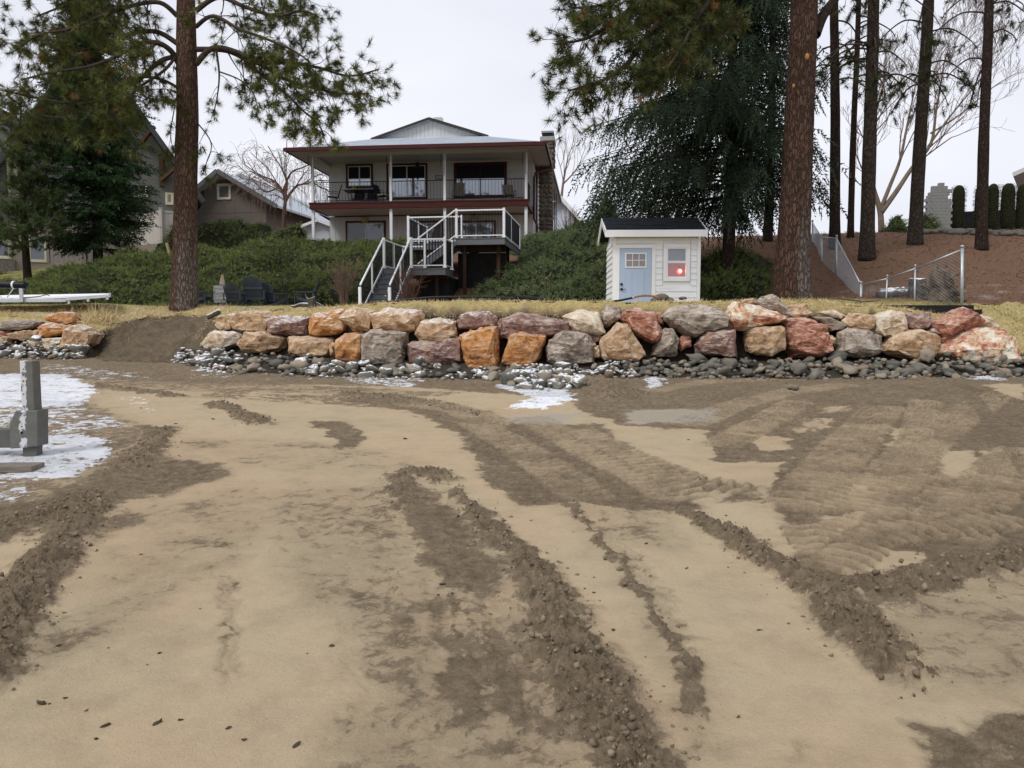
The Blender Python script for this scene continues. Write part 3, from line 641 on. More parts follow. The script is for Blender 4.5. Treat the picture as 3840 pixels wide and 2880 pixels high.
lk(nt, col, b.inputs['Base Color']); b.inputs['Roughness'].default_value = 0.95; b.inputs['Specular IOR Level'].default_value = 0.03
lk(nt, n_bump(nt, n_math(nt, 'ADD', f2_, n_math(nt, 'MULTIPLY', f1_, 0.6)), 0.9, 0.05), b.inputs['Normal'])
M['lawn'] = m
tag(oobj("lawn", me, m), "dry lawn rising into a bank and a needle covered hill", kind='structure')
# wide ground far beyond, one sheet to the horizon
gx = [-3000, -400, -120, -62, -40, -25, 25, 40, 62, 120, 400, 3000]; gy = [-3000, -300, -60, -10, 1.62, 12, 19, 24, 30, 60, 100, 140, 400, 3000]
vs = []; fs = []
for yy in gy:
    for xx in gx:
        zz = -0.12 if yy < 5 else (min(float(bz(min(yy, 20))), .8) - 0.25 if yy < 20 else (1.0 if yy < 30 else (3.0 if yy < 70 else 5.0)))
        vs.append((xx, yy, zz))
for a in range(len(gy) - 1):
    for c in range(len(gx) - 1):
        k = a * len(gx) + c; fs.append((k, k + 1, k + 1 + len(gx), k + len(gx)))
M['far_ground'] = simple('far_ground', (0.30, 0.24, 0.15), (0.22, 0.19, 0.11), 0.3, 0.95, 0.2)
tag(oobj("ground", mesh_np("ground", vs, fs), M['far_ground']), "wide ground reaching to the horizon", kind='structure')
# ================================================================ boulders
def rock_mat(name, stops, snowy=False, bscale=2.2):
    m, nt, b = new_mat(name)
    v = n_coord(nt, 'Object', (1, 1, 1), rnd=True)
    oi = nt.nodes.new("ShaderNodeObjectInfo")
    f = n_noise(nt, v, bscale, 10, 0.74, 1.0); g = n_noise(nt, v, 9, 7, 0.72, 0.3); h = n_noise(nt, v, 40, 5, 0.7)
    fx = n_math(nt, 'ADD', n_math(nt, 'MULTIPLY', f, 1.15), n_math(nt, 'SUBTRACT', n_math(nt, 'MULTIPLY', g, 0.45), 0.27))
    col = n_ramp(nt, fx, stops)
    # bedding and veins
    v2 = n_coord(nt, 'Object', (1.2, 1.2, 7.0), rnd=True)
    ve = n_noise(nt, v2, 2.0, 7, 0.75, 1.2)
    col = n_mix(nt, n_math(nt, 'MULTIPLY', n_step(nt, ve, 0.52, 0.60), 0.7), col, stops[-1][1])
    col = n_mix(nt, n_math(nt, 'MULTIPLY', n_step(nt, n_math(nt, 'SUBTRACT', 1.0, g), 0.55, 0.72), 0.6), col, tuple(c * 0.30 for c in stops[0][1]))
    rst = n_math(nt, 'MULTIPLY', n_step(nt, n_noise(nt, v, 2.6, 8, 0.74, 0.8), 0.52, 0.64), 0.5)
    col = n_mix(nt, rst, col, (0.33, 0.175, 0.085))
    col = n_mix(nt, n_math(nt, 'MULTIPLY', n_step(nt, h, 0.55, 0.75), 0.3), col, (0.50, 0.44, 0.37))
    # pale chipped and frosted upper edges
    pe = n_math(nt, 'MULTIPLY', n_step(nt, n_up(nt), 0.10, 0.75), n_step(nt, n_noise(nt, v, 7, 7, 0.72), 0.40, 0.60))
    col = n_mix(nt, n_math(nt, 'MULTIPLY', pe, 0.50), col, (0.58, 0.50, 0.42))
    if snowy:
        s = n_math(nt, 'MULTIPLY', n_step(nt, n_up(nt), 0.55, 0.9), n_step(nt, n_noise(nt, v, 12, 6, 0.7), 0.42, 0.6))
        col = n_mix(nt, n_math(nt, 'MULTIPLY', s, 0.75), col, (0.80, 0.80, 0.82))
    lk(nt, col, b.inputs['Base Color']); b.inputs['Roughness'].default_value = 0.8; b.inputs['Specular IOR Level'].default_value = 0.12
    n1 = n_bump(nt, ve, 0.55, 0.05); n2 = n_bump(nt, g, 0.6, 0.035, n1); lk(nt, n_bump(nt, h, 0.4, 0.01, n2), b.inputs['Normal'])
    return m
RM = {}
for sn in (0, 1):
    RM['tan', sn] = rock_mat('rock_tan%d' % sn, [(0.36, (0.224, 0.127, 0.067)), (0.5, (0.449, 0.279, 0.152)), (0.6, (0.581, 0.400, 0.244)), (0.74, (0.739, 0.597, 0.439))], sn)
    RM['orange', sn] = rock_mat('rock_orange%d' % sn, [(0.36, (0.211, 0.089, 0.043)), (0.5, (0.475, 0.197, 0.061)), (0.6, (0.581, 0.292, 0.104)), (0.74, (0.660, 0.470, 0.305))], sn)
    RM['red', sn] = rock_mat('rock_red%d' % sn, [(0.38, (0.172, 0.064, 0.049)), (0.5, (0.343, 0.121, 0.079)), (0.62, (0.475, 0.210, 0.134)), (0.76, (0.739, 0.559, 0.439))], sn)
    RM['grey', sn] = rock_mat('rock_grey%d' % sn, [(0.36, (0.112, 0.089, 0.071)), (0.5, (0.238, 0.191, 0.149)), (0.62, (0.356, 0.298, 0.238)), (0.76, (0.660, 0.584, 0.500))], sn)
    RM['maroon', sn] = rock_mat('rock_maroon%d' % sn, [(0.36, (0.106, 0.057, 0.049)), (0.5, (0.218, 0.121, 0.098)), (0.64, (0.317, 0.197, 0.165)), (0.78, (0.554, 0.457, 0.390))], sn)
    RM['cream', sn] = rock_mat('rock_cream%d' % sn, [(0.34, (0.290, 0.178, 0.098)), (0.48, (0.554, 0.406, 0.256)), (0.58, (0.713, 0.584, 0.439)), (0.74, (0.780, 0.775, 0.659))], sn)
    RM['redwhite', sn] = rock_mat('rock_red_white%d' % sn, [(0.40, (0.264, 0.070, 0.055)), (0.50, (0.475, 0.159, 0.079)), (0.55, (0.686, 0.432, 0.244)), (0.63, (0.780, 0.749, 0.634))], sn, 1.5)
ZA, ZB, ZC, ZD, ZE = (700, 1000, .4521), (1500, 1050, .4521), (2300, 1050, .4521), (3000, 1050, .3797), (0, 1000, .1929)
ROCKS = [  # region, outline, depth behind wall line, colour, snowy
 (ZA, [(245, 490), (280, 420), (350, 405), (395, 450), (390, 520), (300, 535)], .75, 'tan', 1),
 (ZA, [(345, 400), (380, 385), (440, 395), (420, 430), (390, 440)], 1.0, 'tan', 1),
 (ZA, [(390, 420), (470, 385), (560, 370), (690, 380), (735, 410), (700, 530), (560, 535), (410, 520), (385, 470)], .7, 'tan', 0),
 (ZA, [(660, 450), (720, 415), (800, 425), (1020, 420), (1015, 560), (960, 575), (800, 570), (690, 550)], .6, 'maroon', 1),
 (ZA, [(1020, 430), (1090, 385), (1300, 360), (1330, 420), (1350, 540), (1250, 565), (1060, 578), (1025, 570)], .65, 'orange', 1),
 (ZA, [(1270, 430), (1330, 360), (1430, 345), (1540, 370), (1560, 400), (1545, 520), (1500, 540), (1400, 525)], .5, 'tan', 1),
 (ZA, [(1545, 400), (1680, 350), (1940, 365), (1965, 400), (1920, 530), (1750, 540), (1560, 525)], .6, 'tan', 1),
 (ZA, [(1900, 560), (1950, 460), (2100, 430), (2230, 460), (2240, 580), (2140, 605), (1960, 620)], .5, 'tan', 1),
 (ZA, [(120, 615), (240, 535), (430, 550), (490, 575), (450, 620), (300, 660), (170, 650)], .35, 'cream', 1),
 (ZA, [(430, 610), (500, 545), (640, 540), (760, 570), (840, 590), (830, 650), (640, 690), (470, 670)], .35, 'tan', 0),
 (ZA, [(835, 600), (860, 580), (1200, 585), (1235, 610), (1200, 720), (1000, 740), (860, 690)], .35, 'tan', 0),
 (ZA, [(1175, 660), (1200, 620), (1245, 640), (1240, 700), (1200, 710)], .2, 'tan', 0),
 (ZA, [(1245, 610), (1310, 565), (1460, 545), (1480, 560), (1450, 770), (1260, 760)], .35, 'orange', 0),
 (ZA, [(1460, 570), (1540, 530), (1780, 540), (1830, 560), (1800, 790), (1600, 820), (1480, 800)], .35, 'grey', 0),
 (ZB, [(75, 540), (250, 490), (500, 475), (510, 640), (380, 690), (160, 710), (90, 650)], .35, 'maroon', 0),
 (ZB, [(150, 620), (185, 585), (230, 660), (250, 700), (180, 710)], .1, 'tan', 0),
 (ZB, [(475, 340), (530, 280), (740, 260), (795, 310), (800, 390), (640, 400), (480, 405)], .65, 'maroon', 1),
 (ZB, [(500, 460), (680, 400), (800, 400), (830, 690), (560, 690), (520, 600)], .3, 'orange', 0),
 (ZB, [(835, 330), (1000, 280), (1100, 290), (1430, 350), (1400, 430), (1250, 470), (1000, 440), (880, 480), (835, 460)], .6, 'maroon', 0),
 (ZB, [(1360, 310), (1480, 255), (1640, 265), (1700, 430), (1640, 450), (1440, 430)], .55, 'cream', 0),
 (ZB, [(1675, 270), (1720, 225), (1830, 225), (1830, 310), (1720, 400), (1680, 370)], .6, 'grey', 0),
 (ZB, [(920, 465), (1000, 445), (1210, 460), (1160, 620), (1060, 700), (840, 680)], .3, 'orange', 0),
 (ZB, [(1215, 580), (1240, 500), (1350, 430), (1540, 450), (1610, 540), (1600, 650), (1300, 675), (1225, 640)], .3, 'grey', 0),
 (ZB, [(1665, 600), (1680, 480), (1800, 365), (1880, 390), (2020, 590), (1960, 640), (1700, 640)], .35, 'tan', 0),
 (ZB, [(1565, 460), (1670, 465), (1660, 510), (1600, 520)], .55, 'maroon', 0),
 (ZB, [(1600, 560), (1650, 540), (1660, 610), (1600, 630)], .3, 'tan', 0),
 (ZB, [(800, 330), (840, 340), (845, 420), (805, 420)], .8, 'grey', 0),
 (ZC, [(50, 320), (90, 260), (200, 245), (330, 280), (390, 430), (370, 500), (300, 520), (170, 450)], .5, 'red', 0),
 (ZC, [(340, 275), (400, 270), (430, 300), (410, 380), (380, 370)], .8, 'red', 0),
 (ZC, [(410, 310), (480, 240), (700, 212), (860, 240), (935, 300), (920, 390), (760, 440), (640, 470), (480, 400)], .5, 'grey', 0),
 (ZC, [(930, 340), (960, 230), (1010, 190), (1150, 215), (1350, 270), (1410, 320), (1380, 345), (1120, 400), (960, 400)], .45, 'redwhite', 0),
 (ZC, [(1180, 190), (1230, 140), (1320, 128), (1440, 230), (1450, 300), (1400, 310), (1200, 230)], .85, 'grey', 0),
 (ZC, [(1440, 300), (1450, 220), (1580, 200), (1640, 270), (1600, 320), (1480, 320)], .7, 'tan', 0),
 (ZC, [(1065, 180), (1090, 160), (1150, 155), (1175, 190), (1160, 215), (1090, 205)], 1.0, 'tan', 0),
 (ZC, [(320, 590), (370, 460), (430, 405), (480, 410), (540, 490), (520, 590), (380, 600)], .4, 'grey', 0),
 (ZC, [(530, 510), (560, 465), (630, 460), (640, 530), (560, 560)], .4, 'red', 0),
 (ZC, [(670, 510), (750, 430), (880, 430), (930, 408), (1000, 410), (1005, 600), (800, 590), (690, 580)], .3, 'maroon', 0),
 (ZC, [(1100, 440), (1130, 405), (1380, 390), (1415, 420), (1400, 550), (1280, 600), (1120, 570)], .35, 'tan', 0),
 (ZC, [(1410, 350), (1440, 325), (1600, 325), (1710, 370), (1770, 560), (1700, 590), (1480, 600), (1440, 510)], .3, 'red', 0),
 (ZC, [(1640, 310), (1800, 310), (1930, 370), (1890, 400), (1780, 420), (1700, 340)], .55, 'grey', 0),
 (ZC, [(1700, 270), (1830, 240), (1910, 300), (1870, 325)], .85, 'cream', 0),
 (ZC, [(1910, 330), (1960, 285), (2130, 290), (2160, 310), (2150, 400), (2090, 420), (1920, 390)], .6, 'tan', 0),
 (ZC, [(1850, 560), (1880, 440), (1950, 405), (2100, 430), (2190, 470), (2210, 560), (2100, 610), (1900, 600)], .3, 'grey', 0),
 (ZC, [(1750, 480), (1800, 460), (1840, 490), (1800, 530), (1760, 530)], .35, 'tan', 0),
 (ZD, [(720, 510), (725, 360), (880, 310), (1000, 330), (1035, 420), (1030, 500), (900, 560), (760, 545)], .55, 'cream', 0),
 (ZD, [(1020, 430), (1030, 340), (1270, 330), (1290, 400), (1240, 480), (1120, 495), (1050, 480)], .6, 'maroon', 0),
 (ZD, [(1290, 430), (1540, 290), (1600, 280), (1680, 320), (1770, 410), (1740, 440), (1380, 550), (1330, 500)], .55, 'red', 0),
 (ZD, [(1740, 360), (1800, 350), (1930, 400), (1945, 470), (1850, 480), (1760, 430)], .8, 'cream', 0),
 (ZD, [(800, 660), (900, 560), (1050, 510), (1200, 505), (1320, 550), (1350, 640), (1300, 730), (1200, 760), (1000, 730)], .3, 'tan', 0),
 (ZD, [(1340, 590), (1400, 555), (1490, 545), (1470, 590), (1380, 640)], .5, 'red', 0),
 (ZD, [(1340, 680), (1560, 530), (1780, 460), (1950, 490), (2080, 570), (2120, 760), (2020, 800), (1650, 780), (1420, 740)], .3, 'redwhite', 0),
 (ZD, [(1250, 510), (1300, 470), (1340, 500), (1350, 530), (1290, 530)], .5, 'grey', 0),
]
ROCKS_L = [
 (ZE, [(-160, 1130), (20, 1070), (300, 1030), (700, 1045), (790, 1080), (740, 1180), (560, 1210), (180, 1240), (-100, 1210)], .6, 'grey', 0),
 (ZE, [(920, 1000), (1000, 930), (1300, 900), (1480, 910), (1530, 960), (1500, 1080), (1350, 1140), (1150, 1120), (960, 1040)], .9, 'orange', 1),
 (ZE, [(750, 1190), (830, 1130), (1000, 1100), (1250, 1150), (1450, 1160), (1430, 1240), (1260, 1310), (1000, 1360), (830, 1390)], .5, 'orange', 1),
 (ZE, [(230, 1300), (420, 1260), (700, 1230), (790, 1240), (800, 1340), (700, 1400), (500, 1430), (300, 1400)], .45, 'tan', 0),
 (ZE, [(1310, 1300), (1420, 1190), (1600, 1140), (1800, 1200), (1920, 1320), (1850, 1420), (1560, 1560), (1290, 1610)], .3, 'tan', 1),
 (ZE, [(590, 1500), (650, 1420), (820, 1390), (1100, 1460), (1300, 1400), (1290, 1600), (1160, 1640), (800, 1630)], .3, 'cream', 1),
 (ZE, [(-160, 1260), (0, 1230), (180, 1260), (230, 1330), (100, 1370), (-160, 1360)], .5, 'red', 0),
 (ZE, [(-160, 1380), (100, 1360), (230, 1370), (220, 1440), (0, 1500), (-160, 1480)], .3, 'cream', 0),
]
from mathutils import noise as mnoise
def make_rock(parent, reg, outline, back, colr, snowy, seed):
    rr = random.Random(seed)
    px = [(reg[0] + a * reg[2], reg[1] + b_ * reg[2]) for a, b_ in outline]
    mx = sum(p[0] for p in px) / len(px); my = sum(p[1] for p in px) / len(px)
    Yc = 16.5
    for _ in range(6): Yc = float(Wl((mx - 1920) / F * Yc)) + back
    px = [(mx + (a - mx) * 1.09, my + (b_ - my) * 1.13) for a, b_ in px]
    px = [(a, b_ + (14 if back <= .4 and b_ > my else 0)) for a, b_ in px]
    pts = [P(a, b_, Yc) for a, b_ in px]; c = P(mx, my, Yc)
    loc = [p - c for p in pts]
    wd = max(p.x for p in loc) - min(p.x for p in loc); ht = max(p.z for p in loc) - min(p.z for p in loc)
    T = max(0.28, min(0.8 * min(wd, ht) + 0.18 * wd, 0.95)) * 0.5
    bm = bmesh.new()
    lean = rr.uniform(-0.15, 0.3) * T
    for p in loc:
        k = rr.uniform(0.90, 1.0)
        bm.verts.new((p.x, rr.uniform(-0.25, 0.25) * T, p.z))
        k2 = rr.uniform(0.72, 0.93); bm.verts.new((p.x * k2, -T * rr.uniform(0.72, 1.0) + lean * (p.z > 0), p.z * rr.uniform(0.70, 0.92)))
        bm.verts.new((p.x * rr.uniform(.8, .95), T * rr.uniform(0.7, 1.1), p.z * rr.uniform(.75, .95)))
    for _ in range(3):
        q = rr.choice(loc); t = rr.uniform(0.1, 0.5); bm.verts.new((q.x * t, -T * rr.uniform(1.0, 1.22), q.z * t))
    bmesh.ops.convex_hull(bm, input=list(bm.verts))
    loose = [v for v in bm.verts if not v.link_faces]; bmesh.ops.delete(bm, geom=loose, context='VERTS')
    bmesh.ops.triangulate(bm, faces=bm.faces)
    tgt = max(0.05, 0.075 * max(wd, ht) ** 0.5)
    for _ in range(5):
        es = [e for e in bm.edges if e.calc_length() > tgt * 1.6]
        if not es or len(bm.faces) > 1400: break
        bmesh.ops.subdivide_edges(bm, edges=es, cuts=1); bmesh.ops.triangulate(bm, faces=[f for f in bm.faces if len(f.verts) > 3])
    bm.normal_update(); sz = min(wd, ht)
    bmesh.ops.smooth_vert(bm, verts=bm.verts, factor=0.05, use_axis_x=True, use_axis_y=True, use_axis_z=True)
    bm.normal_update(); off = Vector((rr.uniform(-50, 50), rr.uniform(-50, 50), rr.uniform(-50, 50)))
    for v in bm.verts:
        q = v.co + off
        n = mnoise.fractal(q * (2.2 / max(sz, .3)), 0.9, 2.1, 4)
        lay = mnoise.noise(Vector((q.x * 1.5, q.y * 1.5, q.z * 14 + 2 * q.x * rr.uniform(0.9, 1.0))))
        cr_ = mnoise.cell(q * 7.0)
        v.co += v.normal * (0.045 * sz * n + 0.016 * lay + 0.022 * (cr_ - 0.5))
    me = bpy.data.meshes.new("boulder"); bm.to_mesh(me); bm.free()
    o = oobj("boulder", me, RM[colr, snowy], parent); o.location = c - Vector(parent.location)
    return o
wall = thing("boulder_wall", "long two course wall of rust, tan and grey boulders below the white shed", "retaining wall", (0, 16.2, 0.6))
wall['kind'] = 'thing'
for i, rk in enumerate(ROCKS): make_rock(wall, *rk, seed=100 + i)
wall2 = thing("boulder_wall", "short wall of flat orange and grey boulders under the aluminium dock ramp", "retaining wall", (-12.2, 20.5, 0.75))
wall2['kind'] = 'thing'
for i, rk in enumerate(ROCKS_L): make_rock(wall2, *rk, seed=300 + i)

# ================================================================ cobbles along the foot of the wall
def lump_template(seed, sub=2, sq=(1, 1, 1), amp=0.18):
    bm = bmesh.new(); bmesh.ops.create_icosphere(bm, subdivisions=sub, radius=1.0); o = Vector((seed * 3.1, seed * 1.7, seed * 0.3))
    for v in bm.verts:
        n = mnoise.fractal(v.co * 0.9 + o, 1.0, 2.0, 2); v.co *= 1 + amp * n * 1.6
        v.co = Vector((v.co.x * sq[0], v.co.y * sq[1], v.co.z * sq[2]))
    bm.verts.ensure_lookup_table()
    tv = np.array([v.co[:] for v in bm.verts]); tf = np.array([[v.index for v in f.verts] for f in bm.faces]); bm.free(); return tv, tf
CT = [lump_template(k, 2, (1.0, 0.7 + 0.09 * (k % 4), 0.5 + 0.1 * (k % 4)), 0.42 if k < 4 else 0.95) for k in range(8)]
def cobble_mat(name, snowy):
    m, nt, b = new_mat(name)
    oi = nt.nodes.new("ShaderNodeObjectInfo"); v = n_coord(nt, 'Object', rnd=True)
    rnd = oi.outputs['Random']; ta = n_attr(nt, 'tint')
    rr_ = n_math(nt, 'FRACT', n_math(nt, 'ADD', rnd, ta))
    col = n_ramp(nt, rr_, [(0.0, (0.10, 0.097, 0.082)), (0.25, (0.175, 0.162, 0.132)), (0.45, (0.085, 0.086, 0.078)), (0.65, (0.22, 0.196, 0.155)), (0.82, (0.29, 0.25, 0.19)), (0.92, (0.21, 0.135, 0.09)), (1.0, (0.36, 0.31, 0.24))])
    col = n_mix(nt, n_math(nt, 'MULTIPLY', n_step(nt, n_noise(nt, v, 3, 6, 0.7), 0.45, 0.7), 0.5), col, (0.16, 0.145, 0.115))
    if snowy:
        g = nt.nodes.new("ShaderNodeNewGeometry"); 
        s = n_math(nt, 'MULTIPLY', n_step(nt, n_up(nt), 0.55, 0.85), n_step(nt, n_noise(nt, n_coord(nt, 'Object', rnd=True), 2.2, 5, 0.7), 0.44, 0.52))
        col = n_mix(nt, s, col, (0.82, 0.83, 0.86))
    lk(nt, col, b.inputs['Base Color']); b.inputs['Roughness'].default_value = 0.65; b.inputs['Specular IOR Level'].default_value = 0.2
    lk(nt, n_bump(nt, n_noise(nt, v, 7, 6, 0.7), 0.3, 0.03), b.inputs['Normal']); return m
M['cobble'] = cobble_mat('cobble', False); M['cobble_snowy'] = cobble_mat('cobble_snowy', True)
cmesh = []
for sn in (0, 1):
    for tv, tf in CT:
        cmesh.append(mesh_np("cobble", tv, tf, smooth=True)); cmesh[-1].materials.append(M['cobble_snowy' if sn else 'cobble'])
def cob_width(x): return np.interp(x, [-12, -11.3, -8.3, -6.5, -4.5, -1, 0, 1.5, 3.5, 6, 9, 12.5], [1.0, .9, .7, 1.9, 1.5, 1.2, 1.1, .5, .75, 1.2, 1.25, 1.1])
cr_ = np.random.default_rng(11)
cob = []
x = -16.0
for k in range(1900):
    xx = cr_.uniform(-15.5, 12.6)
    if -11.0 < xx < -8.3: continue
    wd = float(cob_width(xx)); t = cr_.random() ** 0.9 * (1.0 if cr_.random() < .9 else 1.35)
    yy = float(Wl(xx)) + 0.1 - t * wd
    pile = (1 - t) ** 1.1 * (0.40 if xx > 2 or xx < -4 else 0.24)
    r_ = min(cr_.lognormal(-2.72, 0.38), 0.17) * (1.0 if t < 0.8 else 0.75)
    cob.append((xx, yy, float(bz(yy)) + pile * cr_.uniform(0.55, 1.0) + r_ * cr_.uniform(-0.25, 0.3), r_))
for k in range(110):   # small heap with snow in front of the wall
    a = cr_.uniform(0, 6.28); d = cr_.random() ** 0.6; cx, cy = G(2040, 1440)
    xx = cx + math.cos(a) * d * 0.75; yy = cy + math.sin(a) * d * 0.9; r_ = cr_.uniform(0.05, 0.14)
    cob.append((xx, yy, float(bz(yy)) + 0.24 * (1 - d) + r_ * 0.2, r_))
cob = np.array(cob)
dist = cob[:, 1]; order = np.argsort(-cob[:, 3] / dist)
bed = thing("cobble_apron", "band of dark rounded cobbles heaped along the foot of the boulder wall", "cobbles", (0, 15.3, 0.6))
M['bed_soil'] = simple('cobble_bed_soil', (0.06, 0.05, 0.038), (0.036, 0.031, 0.025), 6, 0.95, 0.4)
# soil core the stones lie on
bx_ = np.linspace(-15.5, 12.6, 140); bv = []; bf = []
for i, xx in enumerate(bx_):
    wd = float(cob_width(xx)) * (0.0 if -11.0 < xx < -8.4 else 1.0); yw = float(Wl(xx))
    for j in range(6):
        t = j / 5; yy = yw + 0.25 - t * (wd * 0.95 + 0.25)
        bv.append((xx, yy - 15.3, float(bz(yy)) - 0.6 + (0.30 * (1 - t) ** 1.2 if wd > 0 else 0) - 0.05 + 0.0))
for i in range(len(bx_) - 1):
    for j in range(5): k = i * 6 + j; bf.append((k, k + 6, k + 7, k + 1))
oobj("bed", mesh_np("bed", bv, bf, smooth=True), M['bed_soil'], bed)
snowx = lambda x, y: (x < -6.0) or (-4.5 < x < -0.5 and random.random() < .55) or (0 < x < 2.5)
for k in order[:290]:
    xx, yy, zz, r_ = cob[k]; o = bpy.data.objects.new("cobble", cmesh[cr_.integers(0, 8) + (8 if snowx(xx, yy) else 0)])
    link(o, bed); o.location = (xx, yy - 15.3, zz - 0.6); o.scale = (r_ * cr_.uniform(1, 1.35), r_, r_ * cr_.uniform(.85, 1.1))
    o.rotation_euler = (cr_.normal(0, .3), cr_.normal(0, .3), cr_.uniform(0, 6.28))
rest = order[290:]
for nm, msk, mt in (("cobble_rest", [k for k in rest if not snowx(cob[k, 0], 0)], 'cobble'), ("snowy_cobble_rest", [k for k in rest if snowx(cob[k, 0], 0)], 'cobble_snowy')):
    c_ = cob[msk]; n = len(c_)
    ax = np.stack([cr_.normal(0, .3, n), cr_.normal(0, .3, n), np.ones(n)], 1)
    o = scatter(nm, [lump_template(k + 20, 1, (1, .85, .62), .2) for k in range(5)], c_[:, :3] - np.array([0, 15.3, 0.6]), rotmats(n, ax, r=cr_), np.stack([c_[:, 3] * 1.15, c_[:, 3], c_[:, 3]], 1), M[mt], bed, smooth=True, r=cr_)
    tag(o, kind='stuff')
# ================================================================ clods of sand along the pushed-up ridges
lb = np.where((berm > 0.12) & (Y < 13))[0]
wgt = (berm[lb] ** 1.0) * (Y[lb] ** 1.4); pick = cr_.choice(lb, 6000, p=wgt / wgt.sum())
cp_ = np.stack([X[pick], Y[pick], Z[pick]], 1); cp_[:, :2] += cr_.normal(0, 1, (len(pick), 2)) * np.where(cr_.random(len(pick)) < .3, .11, .04)[:, None]; cp_[:, 2] = [float(BEACH_H[np.argmin((X[max(0, k - 40 * NC):k + 40 * NC:1] - a_) ** 2 + (Y[max(0, k - 40 * NC):k + 40 * NC:1] - b__) ** 2) + max(0, k - 40 * NC)]) if abs(a_ - X[k]) + abs(b__ - Y[k]) > .1 else Z[k] for k, a_, b__ in zip(pick, cp_[:, 0], cp_[:, 1])]
sc = np.clip(cr_.lognormal(-5.15, 0.6, len(pick)), 0.002, 0.022)
o = scatter("sand_clods", [lump_template(k + 40, 1, (1, .85, .7), .75) for k in range(8)], cp_, rotmats(len(pick), r=cr_), sc, None, r=cr_)
m, nt, b = new_mat("sand_clod"); v = n_coord(nt, 'Object'); ta = n_attr(nt, 'tint')
lk(nt, n_ramp(nt, ta, [(0, (0.13, 0.098, 0.064)), (0.7, (0.20, 0.153, 0.10)), (1, (0.28, 0.215, 0.142))]), b.inputs['Base Color']); b.inputs['Roughness'].default_value = 0.95
lk(nt, n_bump(nt, n_noise(nt, v, 160, 4), 0.6, 0.006), b.inputs['Normal']); o.data.materials.append(m)
tag(o, "crumbled clods of damp sand strewn along the pushed up ridges", kind='stuff')
# ================================================================ buildings
class Frame:
    """local frame of a building: origin, yaw; picks local coordinates from photograph positions on a plane local y = d"""
    def __init__(s, sx, Y, z, yaw):
        s.o = Vector(((sx - 1920) / F * Y, Y, z)); s.a = yaw; s.ex = Vector((math.cos(yaw), math.sin(yaw), 0)); s.ey = Vector((-math.sin(yaw), math.cos(yaw), 0))
    def at(s, sx, sy, d):
        p1 = P(sx, sy, 10.0); c = Vector((0, 0, CAMZ)); r = p1 - c
        t = (d + (s.o - c).dot(s.ey)) / r.dot(s.ey); q = c + r * t - s.o
        return q.dot(s.ex), q.z
    def loc(s, p): q = Vector(p) - s.o; return Vector((q.dot(s.ex), q.dot(s.ey), q.z))
def window(parent, x0, x1, z0, z1, y, trim, glass, frame=None, tw=0.09, name='window', mull=1, depth=0.06, hbars=0):
    """window facing -y: trim, sash frame, panes"""
    w_ = MB()
    w_.box(x0 - tw, x1 + tw, y - depth, y + 0.02, z1, z1 + tw); w_.box(x0 - tw, x1 + tw, y - depth, y + 0.02, z0 - tw, z0)
    w_.box(x0 - tw, x0, y - depth, y + 0.02, z0, z1); w_.box(x1, x1 + tw, y - depth, y + 0.02, z0, z1)
    o = w_.build(name, trim, parent, bevel=0.006)
    fr = frame or M['white']; f = MB(); t = 0.045; d2 = depth * 0.6
    f.box(x0, x1, y - d2, y + 0.01, z1 - t, z1 - 0.002); f.box(x0, x1, y - d2, y + 0.01, z0 + 0.002, z0 + t); f.box(x0 + 0.002, x0 + t, y - d2, y + 0.01, z0 + t, z1 - t); f.box(x1 - t, x1 - 0.002, y - d2, y + 0.01, z0 + t, z1 - t)
    n = mull + 1; wpan = (x1 - x0 - 2 * t) / n
    for k in range(1, n): f.box(x0 + t + k * wpan - 0.025, x0 + t + k * wpan + 0.025, y - d2 - 0.004, y + 0.01, z0 + t, z1 - t)
    m_ = hbars + 1; hp = (z1 - z0 - 2 * t) / m_
    for k in range(1, m_): f.box(x0 + t, x1 - t, y - d2 - 0.006, y + 0.01, z0 + t + k * hp - 0.025, z0 + t + k * hp + 0.025)
    f.build('window_frame', fr, o)
    for k in range(n):
        for j in range(m_):
            a = x0 + t + k * wpan + (0.026 if k else 0); e = x0 + t + (k + 1) * wpan - (0.026 if k < n - 1 else 0)
            b0 = z0 + t + j * hp + (0.026 if j else 0); b1 = z0 + t + (j + 1) * hp - (0.026 if j < m_ - 1 else 0)
            g_ = glass[(k + j * n) % len(glass)] if isinstance(glass, list) else glass
            MB().box(a, e, y - 0.012, y + 0.004, b0, b1).build('pane', g_, o)
    return o
# ---------------------------------------------------------------- white two storey house
HF = Frame(1570, 38.0, 5.0, R(-6)); HZ = 5.0
house = thing("house", "white two storey house with maroon trim, balcony and snow dusted low roof", "house", HF.o, HF.a)
hx = lambda sx, sy, d: HF.at(sx, sy, d)
xl = hx(1169, 700, 0)[0]; xr = hx(1972, 700, 0)[0]
px_up = [xl, hx(1463, 700, 0)[0], hx(1666, 700, 0)[0], xr]
z_deck = (hx(1560, 753, 0)[1]); z_deckb = hx(1560, 779, 0)[1]; z_beamb = hx(1560, 577, 0)[1]; z_beamt = hx(1560, 541, -1.05)[1] - 0.06
exl, ez1 = hx(1069, 557, -0.95); exr, ez2 = hx(2042, 545, -0.95); z_e = (ez1 + ez2) / 2
WD = 2.55                                   # porch depth
wxl = hx(1234, 700, WD)[0]; wxr = hx(1999, 700, WD)[0]; DEP = 15.0
M['roof_snow'] = simple('roof_snow_dusted', (0.60, 0.65, 0.71), (0.42, 0.47, 0.53), 1.6, 0.8, 0.5, (1, 6, 6), dirt=(0.70, 0.74, 0.79), fine=24)
